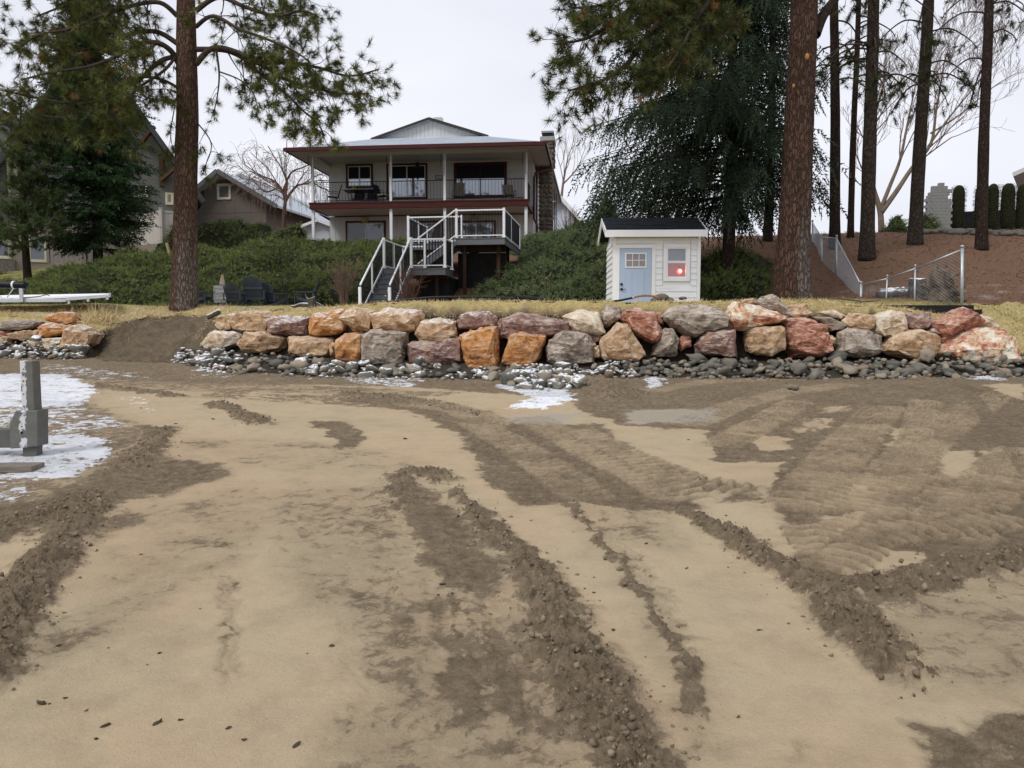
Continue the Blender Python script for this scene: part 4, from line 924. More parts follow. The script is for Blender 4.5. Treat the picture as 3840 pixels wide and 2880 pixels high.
# walls
def wall_front(name, z0, z1, d, seams, mat):
    o = MB().box(wxl, wxr, d, d + 0.2, z0, z1).build(name, mat, house)
    return o
up_w = wall_front('upper_wall', z_deck + 0.02, z_beamt, WD, 0, M['house_wall'])
lo_w = wall_front('lower_wall', -0.4, z_deckb - 0.03, WD, 0, M['house_wall'])
# lap boards above, vertical boards below, each a slightly proud plank
z = z_deck + 0.05
while z < z_beamb + 0.2:
    MB().add([(wxl, WD - 0.022, z), (wxr, WD - 0.022, z), (wxr, WD - 0.004, z + 0.2), (wxl, WD - 0.004, z + 0.2), (wxl, WD - 0.001, z), (wxr, WD - 0.001, z)], [(0, 1, 2, 3), (0, 4, 5, 1)]).build('siding_board', M['house_wall'], up_w)
    z += 0.205
x = wxl + 0.02
while x < wxr - 0.1:
    bxo('siding_board', M['house_wall'], lo_w, x, min(x + 0.285, wxr), WD - 0.016, WD - 0.001, -0.35, z_deckb - 0.05); x += 0.30
MB().box(wxl + 0.01, wxl + 0.2, WD + 0.2, DEP, -0.4, z_beamt).build('side_wall', M['house_wall'], house)
sw = MB().box(wxr - 0.2, wxr - 0.01, WD + 0.2, DEP, -0.4, z_beamt).build('side_wall', M['house_wall'], house)
z = 0.0
while z < z_beamt - 0.25:
    bxo('siding_board', M['house_wall'], sw, wxr - 0.009, wxr + 0.012, WD + 0.0, DEP, z, z + 0.285); z += 0.30
MB().box(wxl, wxr, DEP, DEP + 0.2, -0.4, z_beamt).build('back_wall', M['house_wall'], house)
# balcony deck and its fascia
MB().box(xl - 0.08, xr + 0.1, 0.06, WD - 0.03, z_deck - 0.10, z_deck - 0.005).build('balcony_floor', M['wood_grey'], house)
fas = MB().box(xl - 0.12, xr + 0.14, -0.06, 0.055, z_deckb, z_deck).build('balcony_fascia', M['red_fascia'], house, bevel=0.01)
MB().box(xl - 0.14, xr + 0.16, -0.085, 0.05, z_deck - 0.075, z_deck - 0.02).build('fascia_lip', M['red_fascia'], fas)
MB().box(xr + 0.03, xr + 0.14, 0.06, WD - 0.03, z_deckb, z_deck - 0.11).build('balcony_fascia', M['red_fascia'], house)
MB().box(xl - 0.12, xl - 0.01, 0.06, WD - 0.03, z_deckb, z_deck - 0.11).build('balcony_fascia', M['red_fascia'], house)
MB().box(xl, xr, 0.08, WD - 0.04, z_deckb + 0.02, z_deckb + 0.06).build('balcony_soffit', M['soffit'], house)
# posts
for x in px_up:
    p_ = MB().box(x - 0.06, x + 0.06, 0.08, 0.20, z_deck, z_beamb).build('post', M['white'], house, bevel=0.008)
    MB().box(x - 0.07, x + 0.07, 0.075, 0.205, -0.4, z_deckb - 0.002).build('post', M['white'], house, bevel=0.008)
    # curved hook hanging on the post
    hk = [(x - 0.09 + 0.075 * math.cos(a), 0.05, z_beamb - 0.05 + 0.1 * math.sin(a)) for a in np.linspace(math.pi, 0, 9)]
    MB().tube([(x - 0.165, 0.05, z_beamb - 0.6)] + hk + [(x - 0.015, 0.05, z_beamb - 1.05)], 0.012, 6).build('hook', M['black_metal'], p_)
# beam, ceiling, soffits
MB().box(xl - 0.1, xr + 0.1, 0.02, 0.26, z_beamb + 0.002, z_beamt).build('porch_beam', M['soffit'], house)
MB().box(xr - 0.14, xr + 0.1, 0.262, WD, z_beamb + 0.002, z_beamt).build('porch_beam', M['soffit'], house)
MB().box(xl - 0.1, xl + 0.14, 0.262, WD, z_beamb + 0.002, z_beamt).build('porch_beam', M['soffit'], house)
MB().box(xl + 0.15, xr - 0.15, 0.27, WD - 0.002, z_beamb + 0.18, z_beamb + 0.22).build('porch_ceiling', M['soffit'], house)
so_ = MB()
so_.box(exl, exr, -0.92, DEP + 0.8, z_beamt + 0.003, z_beamt + 0.03); so_.build('soffit', M['soffit'], house)
# hip roof with a small gable set on it
zt = z_beamt + 0.04; ov = -0.95; RB = DEP + 0.9; hw = (exr - exl) / 2; cx = (exl + exr) / 2
gy = 2.95; gl, gz_ = hx(1421, 520, gy); gr, _ = hx(1808, 514, gy); ax_, az_ = hx(1613, 450, gy); zg = gz_
roof = MB()
A_ = (exl, ov, zt); B_ = (exr, ov, zt); Cg = (gl, gy, zg); Dg = (gr, gy, zg); Ab = (exl, RB, zt); Bb = (exr, RB, zt); Rf = ((gl + gr) / 2, gy + 0.0, az_); Rb = ((gl + gr) / 2, RB, az_)
Cb = (gl, RB, zg); Db = (gr, RB, zg)
roof.slab([A_, B_, Dg, Cg], 0.09); roof.slab([A_, Cg, Cb, Ab], 0.09); roof.slab([B_, Bb, Db, Dg], 0.09)
ro = roof.build('roof', M['roof_snow'], house)
MB().slab([(gl - 0.35, gy - 0.25, zg - 0.03), (ax_, gy - 0.25, az_ + 0.08), (ax_, RB, az_ + 0.08), (gl - 0.35, RB, zg - 0.03)], 0.08).build('gable_roof', M['roof_snow'], ro)
MB().slab([(gr + 0.35, gy - 0.25, zg - 0.03), (gr + 0.35, RB, zg - 0.03), (ax_, RB, az_ + 0.08), (ax_, gy - 0.25, az_ + 0.08)], 0.08).build('gable_roof', M['roof_snow'], ro)
M['gable_edge'] = simple('gable_edge', (0.05, 0.042, 0.036), None, 4, 0.7, 0.2)
MB().beam((gl - 0.36, gy - 0.28, zg - 0.09), (ax_, gy - 0.28, az_ + 0.01), 0.05, 0.12).build('rake_board', M['gable_edge'], ro)
MB().beam((gr + 0.36, gy - 0.28, zg - 0.09), (ax_, gy - 0.28, az_ + 0.01), 0.05, 0.12).build('rake_board', M['gable_edge'], ro)
gp_ = MB().prism([(gl, zg - 0.02), (gr, zg - 0.02), (ax_, az_ - 0.02)], gy + 0.02, gy + 0.15).build('gable_wall', M['house_wall'], house)
x = gl + 0.3
while x < gr - 0.3:
    t = 1 - abs(x - ax_) / ((gr - gl) / 2); hgt = t * (az_ - zg)
    if hgt > 0.12: bxo('siding_board', M['house_wall'], gp_, x, x + 0.20, gy - 0.002, gy + 0.019, zg + 0.0, zg + hgt - 0.07)
    x += 0.215
# shingle courses standing slightly proud on the front slope
for k in range(12):
    t0 = k / 12; t1 = (k + 1) / 12
    def lp(t): return [A_[0] + (Cg[0] - A_[0]) * t, B_[0] + (Dg[0] - B_[0]) * t, ov + (gy - ov) * t, zt + (zg - zt) * t]
    a0 = lp(t0); a1 = lp(t1 + 0.01)
    if k < 11: MB().slab([(a0[0], a0[2], a0[3] + 0.030), (a0[1], a0[2], a0[3] + 0.030), (a1[1], a1[2], a1[3] + 0.008), (a1[0], a1[2], a1[3] + 0.008)], 0.012).build('shingle_course', M['roof_snow'], ro)
vx, vz = hx(1645, 450, 5.5)
MB().box(vx - 0.22, vx + 0.22, 5.3, 5.7, vz - 0.35, vz + 0.1).build('roof_vent', M['galv'], ro)
# gutters and downpipes
gut = MB().box(exl - 0.02, exr + 0.02, ov - 0.12, ov - 0.012, zt - 0.17, zt + 0.02).build('gutter', M['red_trim'], house, bevel=0.02)
MB().box(exr + 0.012, exr + 0.12, ov - 0.05, RB, zt - 0.16, zt + 0.02).build('gutter', M['red_trim'], house, bevel=0.02)
MB().box(exl - 0.12, exl - 0.012, ov + 0.02, RB, zt - 0.10, zt + 0.02).build('fascia', M['gable_edge'], house)
MB().tube([(exr + 0.05, 3.4, zt - 0.15), (exr - 0.02, 3.4, zt - 0.35), (wxr + 0.12, WD - 0.1, zt - 0.75), (wxr + 0.06, WD - 0.12, zt - 1.0), (wxr + 0.06, WD - 0.12, z_deck), (wxr + 0.06, WD - 0.12, z_deckb - 0.3), (wxr + 0.22, WD - 0.12, z_deckb - 0.6), (wxr + 0.22, WD - 0.12, -0.3)], 0.055, 8).build('downpipe', M['red_trim'], house, True)
MB().tube([(exl + 0.1, 5.6, zt - 0.2), (exl + 0.3, 5.6, zt - 0.55), (wxl - 0.08, 5.6, zt - 0.95), (wxl - 0.08, 5.6, 0)], 0.05, 8).build('downpipe', M['red_trim'], house, True)
# chimney
def stone_stack(name, x0, x1, y0, y1, z0, z1, parent, seed):
    core = MB().box(x0 + 0.06, x1 - 0.06, y0 + 0.06, y1 - 0.06, z0, z1).build(name, M['stone_grey'], parent)
    rr = random.Random(seed); z = z0; meshes = []
    for k in range(5):
        tv, tf = lump_template(k + 60, 1, (1, 1, 1), 0.25); meshes.append(mesh_np('stone', tv, tf))
        meshes[-1].materials.append([M['stone_grey'], M['chim_tan'], M['chim_dark']][k % 3])
    while z < z1 - 0.08:
        h = rr.uniform(0.18, 0.32)
        for (fx0, fx1, fixed, axis) in ((x0, x1, y0, 0), (y0, y1, x1, 1), (y0, y1, x0, 1)):
            a = fx0
            while a < fx1 - 0.05:
                l = min(rr.uniform(0.2, 0.45), fx1 - a); o = bpy.data.objects.new('stone', rr.choice(meshes)); link(o, core)
                if axis == 0: o.location = (a + l / 2, fixed + 0.06, z + h / 2); o.scale = (l / 2, 0.10, h / 2)
                else: o.location = (fixed + (-0.06 if fixed == x1 else 0.06), a + l / 2, z + h / 2); o.scale = (0.10, l / 2, h / 2)
                a += l
        z += h
    return core
M['chim_tan'] = simple('chimney_stone_tan', (0.23, 0.175, 0.11), (0.12, 0.09, 0.06), 5, 0.85, 0.5)
M['chim_dark'] = simple('chimney_stone_dark', (0.12, 0.10, 0.08), (0.06, 0.052, 0.045), 5, 0.85, 0.5)
cy0 = 4.2
c0 = hx(2021, 700, cy0)[0]; c1 = hx(2066, 700, cy0)[0] + 0.05
ch = stone_stack('chimney', c0, c1, cy0, cy0 + 1.6, -0.4, zt - 0.05, house, 5)
d0 = hx(2033, 560, cy0)[0]; zc1 = hx(2040, 527, cy0)[1]
ch2 = stone_stack('chimney_stack', d0, d0 + 0.62, cy0 + 0.1, cy0 + 1.4, zt + 0.0, zc1, house, 6)
MB().box(d0 - 0.12, d0 + 0.66, cy0 - 0.0, cy0 + 1.5, zc1, zc1 + 0.22).build('chimney_cap', M['block'], ch2, bevel=0.02)
MB().box(d0 + 0.0, d0 + 0.55, cy0 + 0.1, cy0 + 0.9, zc1 + 0.22, zc1 + 0.42).build('flue', M['black_metal'], ch2)
MB().box(d0 - 0.05, d0 + 0.60, cy0 + 0.05, cy0 + 0.95, zc1 + 0.42, zc1 + 0.52).build('flue_cover', M['block'], ch2)
stone_stack('stone_corner', wxl - 0.25, wxl - 0.02, 7.0, 7.5, -0.4, z_deckb - 0.2, house, 8)
for k, (sx_, d_) in enumerate(((2089, 9.0), (2106, 11.0), (2121, 13.0))):
    xx = exr - 0.12; MB().tube([(xx, d_, -0.3), (xx, d_, zt - 0.02)], 0.03, 6).build('eave_post', M['black_metal'], house)
# windows
def hw_(s0, s1, t0, t1, gl_, mull, nm='window', fr=None):
    a, zt_ = hx(s0, t0, WD); b_, zb_ = hx(s1, t1, WD); t = 0.1
    return window(house, a + t, b_ - t, zb_ + t, zt_ - t, WD - 0.024, M['red_trim'], gl_, fr, t, nm, mull)
wa_ = hw_(1298, 1400, 617, 705, M['glass'], 1)
wb_ = hw_(1450, 1604, 615, 746, M['glass'], 1, 'patio_door')
w3 = hw_(1702, 1901, 612, 741, M['glass'], 1, 'window', M['red_trim'])
hw_(1297, 1448, 830, 925, [M['glass_dark'], M['glass_mid']], 1)
hw_(1575, 1664, 829, 945, M['glass'], 1, 'patio_door')
hw_(1712, 1860, 829, 925, M['glass'], 1)
M['shade'] = simple('window_shade_dark', (0.010, 0.011, 0.017), None, 8, 0.6, 0.1)
for wo_, s0, s1, t0 in ((wa_, 1304, 1394, 628), (wb_, 1458, 1597, 626), (w3, 1710, 1893, 622)):
    a, zt_ = hx(s0, t0, WD); b_, zb_ = hx(s1, 668, WD)
    MB().box(a + 0.03, b_ - 0.03, WD - 0.045, WD - 0.038, zb_, zt_).build('window_shade', M['shade'], wo_)
for sx_, sy_ in ((1372, 825), (1779, 820)):
    a, zc = hx(sx_, sy_, WD); MB().prism([(a - 0.17, zc - 0.14), (a + 0.17, zc - 0.14), (a + 0.14, zc + 0.12), (a - 0.14, zc + 0.12)], WD - 0.22, WD - 0.05).build('porch_lamp', M['lamp_yellow'] if 'lamp_yellow' in M else M.setdefault('lamp_yellow', simple('lamp_amber', (0.42, 0.36, 0.14), None, 6, 0.4, 0.05)), house, bevel=0.02)
# balcony railing
rl = MB(); zr0, zr1 = z_deck + 0.09, z_deck + 0.98
def railing(parent, p, q, z0, z1, sp, mat_r, mat_b, rr=0.018, br=0.008, mb=None):
    p = Vector((*p, 0)); q = Vector((*q, 0)); L = (q - p).length
    r_ = MB().beam((p.x, p.y, z1), (q.x, q.y, z1), 0.045, 0.035).beam((p.x, p.y, z0), (q.x, q.y, z0), 0.035, 0.03).build('railing', mat_r, parent)
    me_ = MB().tube([(0, 0, 0), (0, 0, z1 - z0 - 0.03)], br, 5).mesh('baluster'); me_.materials.append(mat_b)
    n = int(L / sp)
    for k in range(1, n):
        c_ = p.lerp(q, k / n); o = bpy.data.objects.new('baluster', me_); link(o, r_); o.location = (c_.x, c_.y, z0 + 0.015)
    return r_
for k in range(3): railing(house, (px_up[k] + 0.07, 0.13), (px_up[k + 1] - 0.07, 0.13), zr0, zr1, 0.155, M['black_metal'], M['black_metal'])
railing(house, (xr, 0.22), (xr, WD - 0.06), zr0, zr1, 0.13, M['black_metal'], M['black_metal'])
railing(house, (xl, 0.22), (xl, WD - 0.06), zr0, zr1, 0.13, M['black_metal'], M['black_metal'])
# things hung on and standing on the balcony
def hw3(lx, ly, lz): return HF.o + HF.ex * lx + HF.ey * ly + Vector((0, 0, lz))
bxx, bzz = hx(1566, 620, 1.0)
bell = thing("wind_bell", "dark purple bell with a clapper hanging under the balcony ceiling", "wind bell", hw3(bxx, 1.0, bzz))
prof = [(0.02, 0.17), (0.08, 0.14), (0.115, 0.04), (0.125, -0.10), (0.15, -0.17)]
bm_ = MB(); nseg = 16
for r_, z_ in prof:
    for k in range(nseg): bm_.v.append((r_ * math.cos(k * 2 * math.pi / nseg), r_ * math.sin(k * 2 * math.pi / nseg), z_))
for i in range(len(prof) - 1):
    for k in range(nseg): bm_.f.append((i * nseg + k, i * nseg + (k + 1) % nseg, (i + 1) * nseg + (k + 1) % nseg, (i + 1) * nseg + k))
bm_.build('bell', simple('bell_purple', (0.03, 0.018, 0.06), (0.02, 0.012, 0.035), 5, 0.3, 0.02, metallic=0.3), bell, True)
MB().tube([(0, 0, 0.16), (0, 0, z_beamb + 0.18 - bzz)], 0.006, 5).build('chain', M['black_metal'], bell)
MB().tube([(0, 0, -0.1), (0, 0, -0.75)], 0.007, 5).tube([(0, -0.005, -0.65), (0, 0.005, -0.65)], 0.055, 12).build('clapper', M['black_metal'], bell)
sxx, szz = hx(1647, 666, WD); M['sign_dark'] = M['black_metal']
sg = thing("wall_sign", "small framed pale sign on the balcony wall beside the wide window", "sign", hw3(sxx, WD - 0.05, szz))
MB().box(-0.19, 0.19, -0.015, 0.03, -0.1, 0.1).build('sign_frame', M['black_metal'], sg); MB().box(-0.165, 0.165, -0.02, -0.016, -0.075, 0.075).build('sign_face', M['vinyl_beige'], sg)
def text(name, body, size, mat, parent, loc, rot=(R(90), 0, 0), font_scale=(1, 1, 1), shear=0):
    cu = bpy.data.curves.new(name, 'FONT'); cu.body = body; cu.size = size; cu.align_x = 'CENTER'; cu.align_y = 'CENTER'; cu.extrude = 0.001; cu.shear = shear
    t_ = bpy.data.objects.new(name, cu); C.objects.link(t_); dg = bpy.context.evaluated_depsgraph_get(); me_ = bpy.data.meshes.new_from_object(t_.evaluated_get(dg)); bpy.data.objects.remove(t_)
    me_.materials.clear(); me_.materials.append(mat); o = bpy.data.objects.new(name, me_); link(o, parent); o.location = loc; o.rotation_euler = rot; return o
M['table_dark'] = simple('patio_table_dark', (0.022, 0.026, 0.036), None, 5, 0.4, 0.03)
def patio_chair(label, lx, ly, rot, sling, group=None, cushion=False):
    t = thing("patio_chair", label, "chair", hw3(lx, ly, z_deck), HF.a + rot, group)
    MB().add([(-0.24, -0.24, 0.43), (0.24, -0.24, 0.43), (0.24, 0.22, 0.40), (-0.24, 0.22, 0.40), (-0.24, -0.24, 0.41), (0.24, -0.24, 0.41), (0.24, 0.22, 0.38), (-0.24, 0.22, 0.38)], [(0, 1, 2, 3), (4, 7, 6, 5), (0, 4, 5, 1), (1, 5, 6, 2), (2, 6, 7, 3), (3, 7, 4, 0)]).build('seat', sling, t)
    MB().beam((0, 0.22, 0.40), (0, 0.42, 1.0), 0.48, 0.02, (0, 1, 0)).build('backrest', sling, t)
    for s in (-1, 1):
        MB().tube([(s * 0.26, 0.25, 0.38), (s * 0.26, 0.44, 1.02)], 0.014, 6).build('back_post', M['black_metal'], t)
        MB().tube([(s * 0.27, 0.30, 0.62), (s * 0.28, 0.0, 0.66), (s * 0.28, -0.22, 0.62), (s * 0.27, -0.27, 0.45), (s * 0.26, -0.24, 0.0)], 0.013, 6).build('arm', M['black_metal'], t)
        MB().tube([(s * 0.26, 0.12, 0.40), (s * 0.26, 0.28, 0.0)], 0.013, 6).build('leg', M['black_metal'], t)
    if cushion: MB().box(-0.2, 0.2, -0.2, 0.2, 0.435, 0.50).build('cushion', M['cream'], t, bevel=0.03)
    return t
patio_chair("tan sling patio chair facing the patio table from the corner post side", xl + 0.75, 0.95, R(-70), M['tan_fabric'])
patio_chair("dark patio chair with a pale seat cushion at the balcony table beside the glass door", xl + 3.3, 0.95, R(70), M['table_dark'], cushion=True)
patio_chair("dark patio chair behind the balcony table on its tan chair side", xl + 1.75, 1.85, R(0), M['table_dark'])
patio_chair("dark patio chair behind the balcony table on its cushion chair side", xl + 2.45, 1.85, R(0), M['table_dark'])
patio_chair("tan patio chair below the wall sign on the balcony", px_up[2] + 0.45, 1.3, R(200), M['tan_fabric'])
patio_chair("tan patio chair at the end of the balcony beyond the wide window", xr - 0.95, 1.4, R(20), M['tan_fabric'])
tb = thing("patio_table", "dark rectangular patio table on the balcony below the small window", "table", hw3(xl + 2.1, 1.25, z_deck), HF.a)
MB().box(-0.8, 0.8, -0.45, 0.45, 0.70, 0.735).build('table_top', M['table_dark'], tb, bevel=0.02)
for s in (-1, 1):
    for q in (-1, 1): MB().tube([(s * 0.72, q * 0.4, 0.7), (s * 0.6, q * 0.34, 0.62), (s * 0.5, q * 0.3, 0.25), (s * 0.62, q * 0.36, 0)], 0.016, 6).build('leg', M['table_dark'], tb)
jug = thing("flower_pot", "yellow green potted plant on the balcony table", "plant", hw3(xl + 1.75, 1.25, z_deck + 0.735), 0)
MB().tube([(0, 0, 0), (0, 0, 0.16)], [0.075, 0.10], 12).build('pot', simple('pot_lime', (0.36, 0.42, 0.10), None, 6, 0.5, 0.05), jug)
jv = rng.normal(0, 1, (60, 3)); jv[:, 2] = np.abs(jv[:, 2]); jv /= np.linalg.norm(jv, axis=1, keepdims=True)
scatter('leaves', [(np.array([(-.018, 0, 0), (.018, 0, 0), (0, .01, .13)]), np.array([[0, 1, 2]]))], np.array([(0, 0, .15)]) + jv * .03, rotmats(60, jv), np.ones(60), simple('plant_lime', (0.30, 0.36, 0.08), None, 6, 0.6, 0), jug)
pot = thing("clay_pot", "small orange clay pot on the balcony beside the end chair", "pot", hw3(xr - 0.35, 0.8, z_deck))
MB().tube([(0, 0, 0), (0, 0, 0.17), (0, 0, 0.21)], [0.09, 0.125, 0.13], 12).build('pot', simple('clay', (0.30, 0.11, 0.05), None, 6, 0.8, 0.1), pot)

# ---------------------------------------------------------------- deck stairs
DF = Frame(1351, 23.8, 1.75, R(-7.6)); DZ = 1.75
deck = thing("deck_stairs", "grey composite deck stairs with white railings climbing the juniper bank", "stairs", DF.o, DF.a)
LZ, UZ = 3.51 - DZ, 4.63 - DZ; NRI = 10; rise = LZ / NRI; run = 2.45 / (NRI - 1); SWD = 0.98
for k in range(NRI - 1):
    y0 = k * run
    st = MB().box(0.04, SWD - 0.04, y0 + 0.02, y0 + 0.04, k * rise - 0.0, (k + 1) * rise - 0.031).build('riser', M['deck_grey'], deck)
    MB().box(0.03, SWD - 0.03, y0 - 0.015, y0 + run + 0.02, (k + 1) * rise - 0.03, (k + 1) * rise).build('tread', M['tread_grey'], deck)
    MB().tube([(SWD / 2, y0 + 0.012, (k + 0.5) * rise), (SWD / 2, y0 + 0.021, (k + 0.5) * rise)], 0.022, 10).build('step_light', M['white_rail'], st)
bxo('riser', M['deck_grey'], deck, 0.04, SWD - 0.04, 2.45, 2.47, LZ - rise, LZ - 0.04)
for x_s in (0.0, SWD):
    MB().add([(x_s - 0.02, -0.05, 0), (x_s + 0.02, -0.05, 0), (x_s + 0.02, 2.5, LZ - 0.22), (x_s - 0.02, 2.5, LZ - 0.22), (x_s - 0.02, -0.05, 0.2), (x_s + 0.02, -0.05, 0.2), (x_s + 0.02, 2.5, LZ + 0.0), (x_s - 0.02, 2.5, LZ + 0.0)],
             [(0, 3, 2, 1), (4, 5, 6, 7), (0, 1, 5, 4), (1, 2, 6, 5), (2, 3, 7, 6), (3, 0, 4, 7)]).build('stringer', M['deck_grey'], deck)
def platform(x0, x1, y0, y1, z, fr=0.235):
    o = MB().box(x0, x1, y0, y1, z - 0.03, z).build('platform', M['tread_grey'], deck)
    MB().box(x0 + 0.02, x1 - 0.02, y0 + 0.02, y0 + 0.06, z - fr, z - 0.031).build('fascia', M['deck_grey'], o, bevel=0.005)
    MB().box(x1 - 0.06, x1 - 0.02, y0 + 0.061, y1 - 0.02, z - fr, z - 0.031).build('fascia', M['deck_grey'], o)
    MB().box(x0 + 0.02, x0 + 0.06, y0 + 0.061, y1 - 0.02, z - fr, z - 0.031).build('fascia', M['deck_grey'], o)
    return o
platform(0.0, 2.18, 2.452, 3.65, LZ); platform(0.0, 0.86, 3.651, 4.9, LZ)
platform(2.22, 4.0, 3.75, 8.3, UZ); platform(0.08, 2.219, 5.25, 8.3, UZ)
# second flight
n2 = 6; r2 = (UZ - LZ) / n2; ru2 = 1.36 / (n2 - 1)
for k in range(n2 - 1):
    x0 = 0.86 + k * ru2
    bxo('riser', M['deck_grey'], deck, x0 + 0.002, x0 + 0.02, 3.70, 4.72, LZ + k * r2 + 0.001, LZ + (k + 1) * r2 - 0.031)
    bxo('tread', M['tread_grey'], deck, x0 - 0.015, x0 + ru2 + 0.02, 3.69, 4.73, LZ + (k + 1) * r2 - 0.03, LZ + (k + 1) * r2)
MB().beam((0.86, 3.68, LZ + 0.02), (2.25, 3.68, UZ - 0.14), 0.04, 0.22).build('stringer', M['deck_grey'], deck)
MB().beam((0.86, 4.74, LZ + 0.02), (2.25, 4.74, UZ - 0.14), 0.04, 0.22).build('stringer', M['deck_grey'], deck)
def post(x, y, z, h, w=0.085):
    o = MB().box(x - w / 2, x + w / 2, y - w / 2, y + w / 2, z, z + h).build('newel_post', M['white_rail'], deck, bevel=0.006)
    MB().box(x - w * .75, x + w * .75, y - w * .75, y + w * .75, z + 0.001, z + 0.045).build('base_cap', M['white_rail'], o, bevel=0.008)
    return o
M['rail_mesh'] = M['black_metal']
bal_cache = {}
def guard(p, q, zp, zq, h=0.96, sp=0.105):
    """railing between two points, rails follow the slope"""
    p = Vector((p[0], p[1], zp)); q = Vector((q[0], q[1], zq)); u = Vector((0, 0, 1)); L = Vector((q.x - p.x, q.y - p.y)).length
    o = MB().beam(p + u * h, q + u * h, 0.055, 0.05).build('handrail', M['white_rail'], deck, bevel=0.008)
    MB().beam(p + u * 0.09, q + u * 0.09, 0.04, 0.035).build('bottom_rail', M['white_rail'], o)
    hh_ = round(h - 0.12, 3)
    if hh_ not in bal_cache: bal_cache[hh_] = MB().tube([(0, 0, 0), (0, 0, hh_)], 0.0125, 5).mesh('picket'); bal_cache[hh_].materials.append(M['black_metal'])
    n = max(2, int(L / sp))
    for k in range(1, n):
        c_ = p.lerp(q, k / n); b_ = bpy.data.objects.new('picket', bal_cache[hh_]); link(b_, o); b_.location = c_ + u * 0.10
    return o
for x_s in (0.02, SWD - 0.02):
    post(x_s, 0.0, 0.0, 1.02 if x_s < .5 else 1.0); guard((x_s, 0.03), (x_s, 2.46), 0.12, LZ + 0.02)
    post(x_s, 1.2, 0.86, 0.98, 0.065)
post(0.03, 2.5, LZ, 1.03); post(SWD, 2.5, LZ, 1.03); post(2.14, 2.5, LZ, 1.03); post(2.14, 3.6, LZ, 1.03); post(0.03, 4.85, LZ, 1.0, 0.06); post(1.45, 2.5, LZ, 0.98, 0.065); post(0.03, 3.7, LZ, 0.98, .06)
guard((SWD, 2.5), (2.14, 2.5), LZ, LZ); guard((2.14, 2.54), (2.14, 3.6), LZ, LZ); guard((0.03, 2.54), (0.03, 4.85), LZ, LZ)
guard((0.03, 4.85), (0.8, 4.85), LZ, LZ)
guard((0.88, 3.70), (2.25, 3.70), LZ + 0.14, UZ)
post(2.27, 3.8, UZ, 1.02); post(3.95, 3.8, UZ, 1.02); post(3.95, 5.6, UZ, 1.0, 0.06); post(3.95, 8.2, UZ, 1.0, .06)
guard((2.27, 3.8), (3.95, 3.8), UZ, UZ); guard((3.95, 3.84), (3.95, 8.2), UZ, UZ)
post(0.13, 5.3, UZ, 1.02); post(2.16, 5.3, UZ, 1.02, 0.07); post(0.13, 8.2, UZ, 1.0); post(.13, 6.8, UZ, 1., .06)
guard((0.13, 5.3), (2.16, 5.3), UZ, UZ); guard((0.13, 5.34), (0.13, 8.2), UZ, UZ)
for x_, y_, z_ in ((1.75, 3.0, LZ), (0.3, 3.0, LZ), (1.9, 3.5, LZ), (2.5, 4.1, UZ), (3.7, 4.2, UZ), (3.7, 6.5, UZ), (2.4, 6.5, UZ), (0.4, 5.6, UZ)):
    q = DF.o + DF.ex * x_ + DF.ey * y_; bt = gz(q.x, q.y) - DZ - 0.3
    MB().box(x_ - 0.06, x_ + 0.06, y_ - 0.06, y_ + 0.06, bt, z_ - 0.04).build('support_post', M['wood_shaded'], deck)
MB().box(2.25, 3.9, 4.6, 4.72, UZ - 0.42, UZ - 0.2).build('support_beam', M['wood_shaded'], deck)
MB().box(SWD + .05, 2.1, 3.3, 3.36, -0.5, LZ - 0.25).build('shade_panel', M['timber_black'], deck)  # added near-black panels, standing in for the shade under the deck
MB().box(2.12, 3.9, 4.75, 4.81, -0.5, UZ - 0.43).build('shade_panel', M['timber_black'], deck)
MB().box(2.06, 2.12, 3.36, 4.8, -0.5, LZ - 0.25).build('shade_panel', M['timber_black'], deck)
MB().box(0.3, 2.1, 3.0, 3.1, LZ - 0.32, LZ - 0.1).build('support_beam', M['wood_shaded'], deck)

# ---------------------------------------------------------------- shed
SF = Frame(2296, 20.5, 1.70, R(-2)); SZ = 1.70
shed = thing("garden_shed", "small white garden shed with pale blue door and a glowing red lamp in its window", "shed", SF.o, SF.a)
sx1 = SF.at(2625, 1000, 0)[0]; zw = SF.at(2450, 890, 0)[1]; SD = 2.0; W2 = sx1
inner = M['house_wall']
# shell with an open window hole
wx0, wzt = SF.at(2200 + 742 * .4068, 700 + 563 * .4068, 0); wx1, wzb = SF.at(2200 + 918 * .4068, 700 + 838 * .4068, 0)
dx0, dzt = SF.at(2200 + 305 * .4068, 700 + 567 * .4068, 0); dx1, _ = SF.at(2200 + 603 * .4068, 700 + 567 * .4068, 0)
sh = MB(); sh.box(0.03, wx0, 0.03, 0.10, -0.1, zw); sh.box(wx1, W2 - 0.03, 0.03, 0.10, -0.1, zw); sh.box(wx0, wx1, 0.03, 0.10, -0.1, wzb); sh.box(wx0, wx1, 0.03, 0.10, wzt, zw)
sh.box(0.03, 0.10, 0.10, SD, -0.1, zw); sh.box(W2 - 0.1, W2 - 0.03, 0.10, SD, -0.1, zw); sh.box(0.03, W2 - 0.03, SD, SD + 0.07, -0.1, zw); sh.box(0.1, W2 - 0.1, 0.1, SD, -0.1, -0.02)
ry = SD / 2; zr = SF.at(2450, 820, ry)[1] - 0.08
shell = sh.build('wall_shell', M['shed_white'], shed)
for xg in (0.04, W2 - 0.10):
    MB().add([(xg, 0.03, zw), (xg, SD + 0.07, zw), (xg, ry, zr), (xg + 0.06, 0.03, zw), (xg + 0.06, SD + 0.07, zw), (xg + 0.06, ry, zr)], [(0, 1, 2), (5, 4, 3), (0, 3, 4, 1), (1, 4, 5, 2), (2, 5, 3, 0)]).build('gable_wall', M['shed_white'], shed)
pitch = 0.157; z = 0.0
tr = 0.095
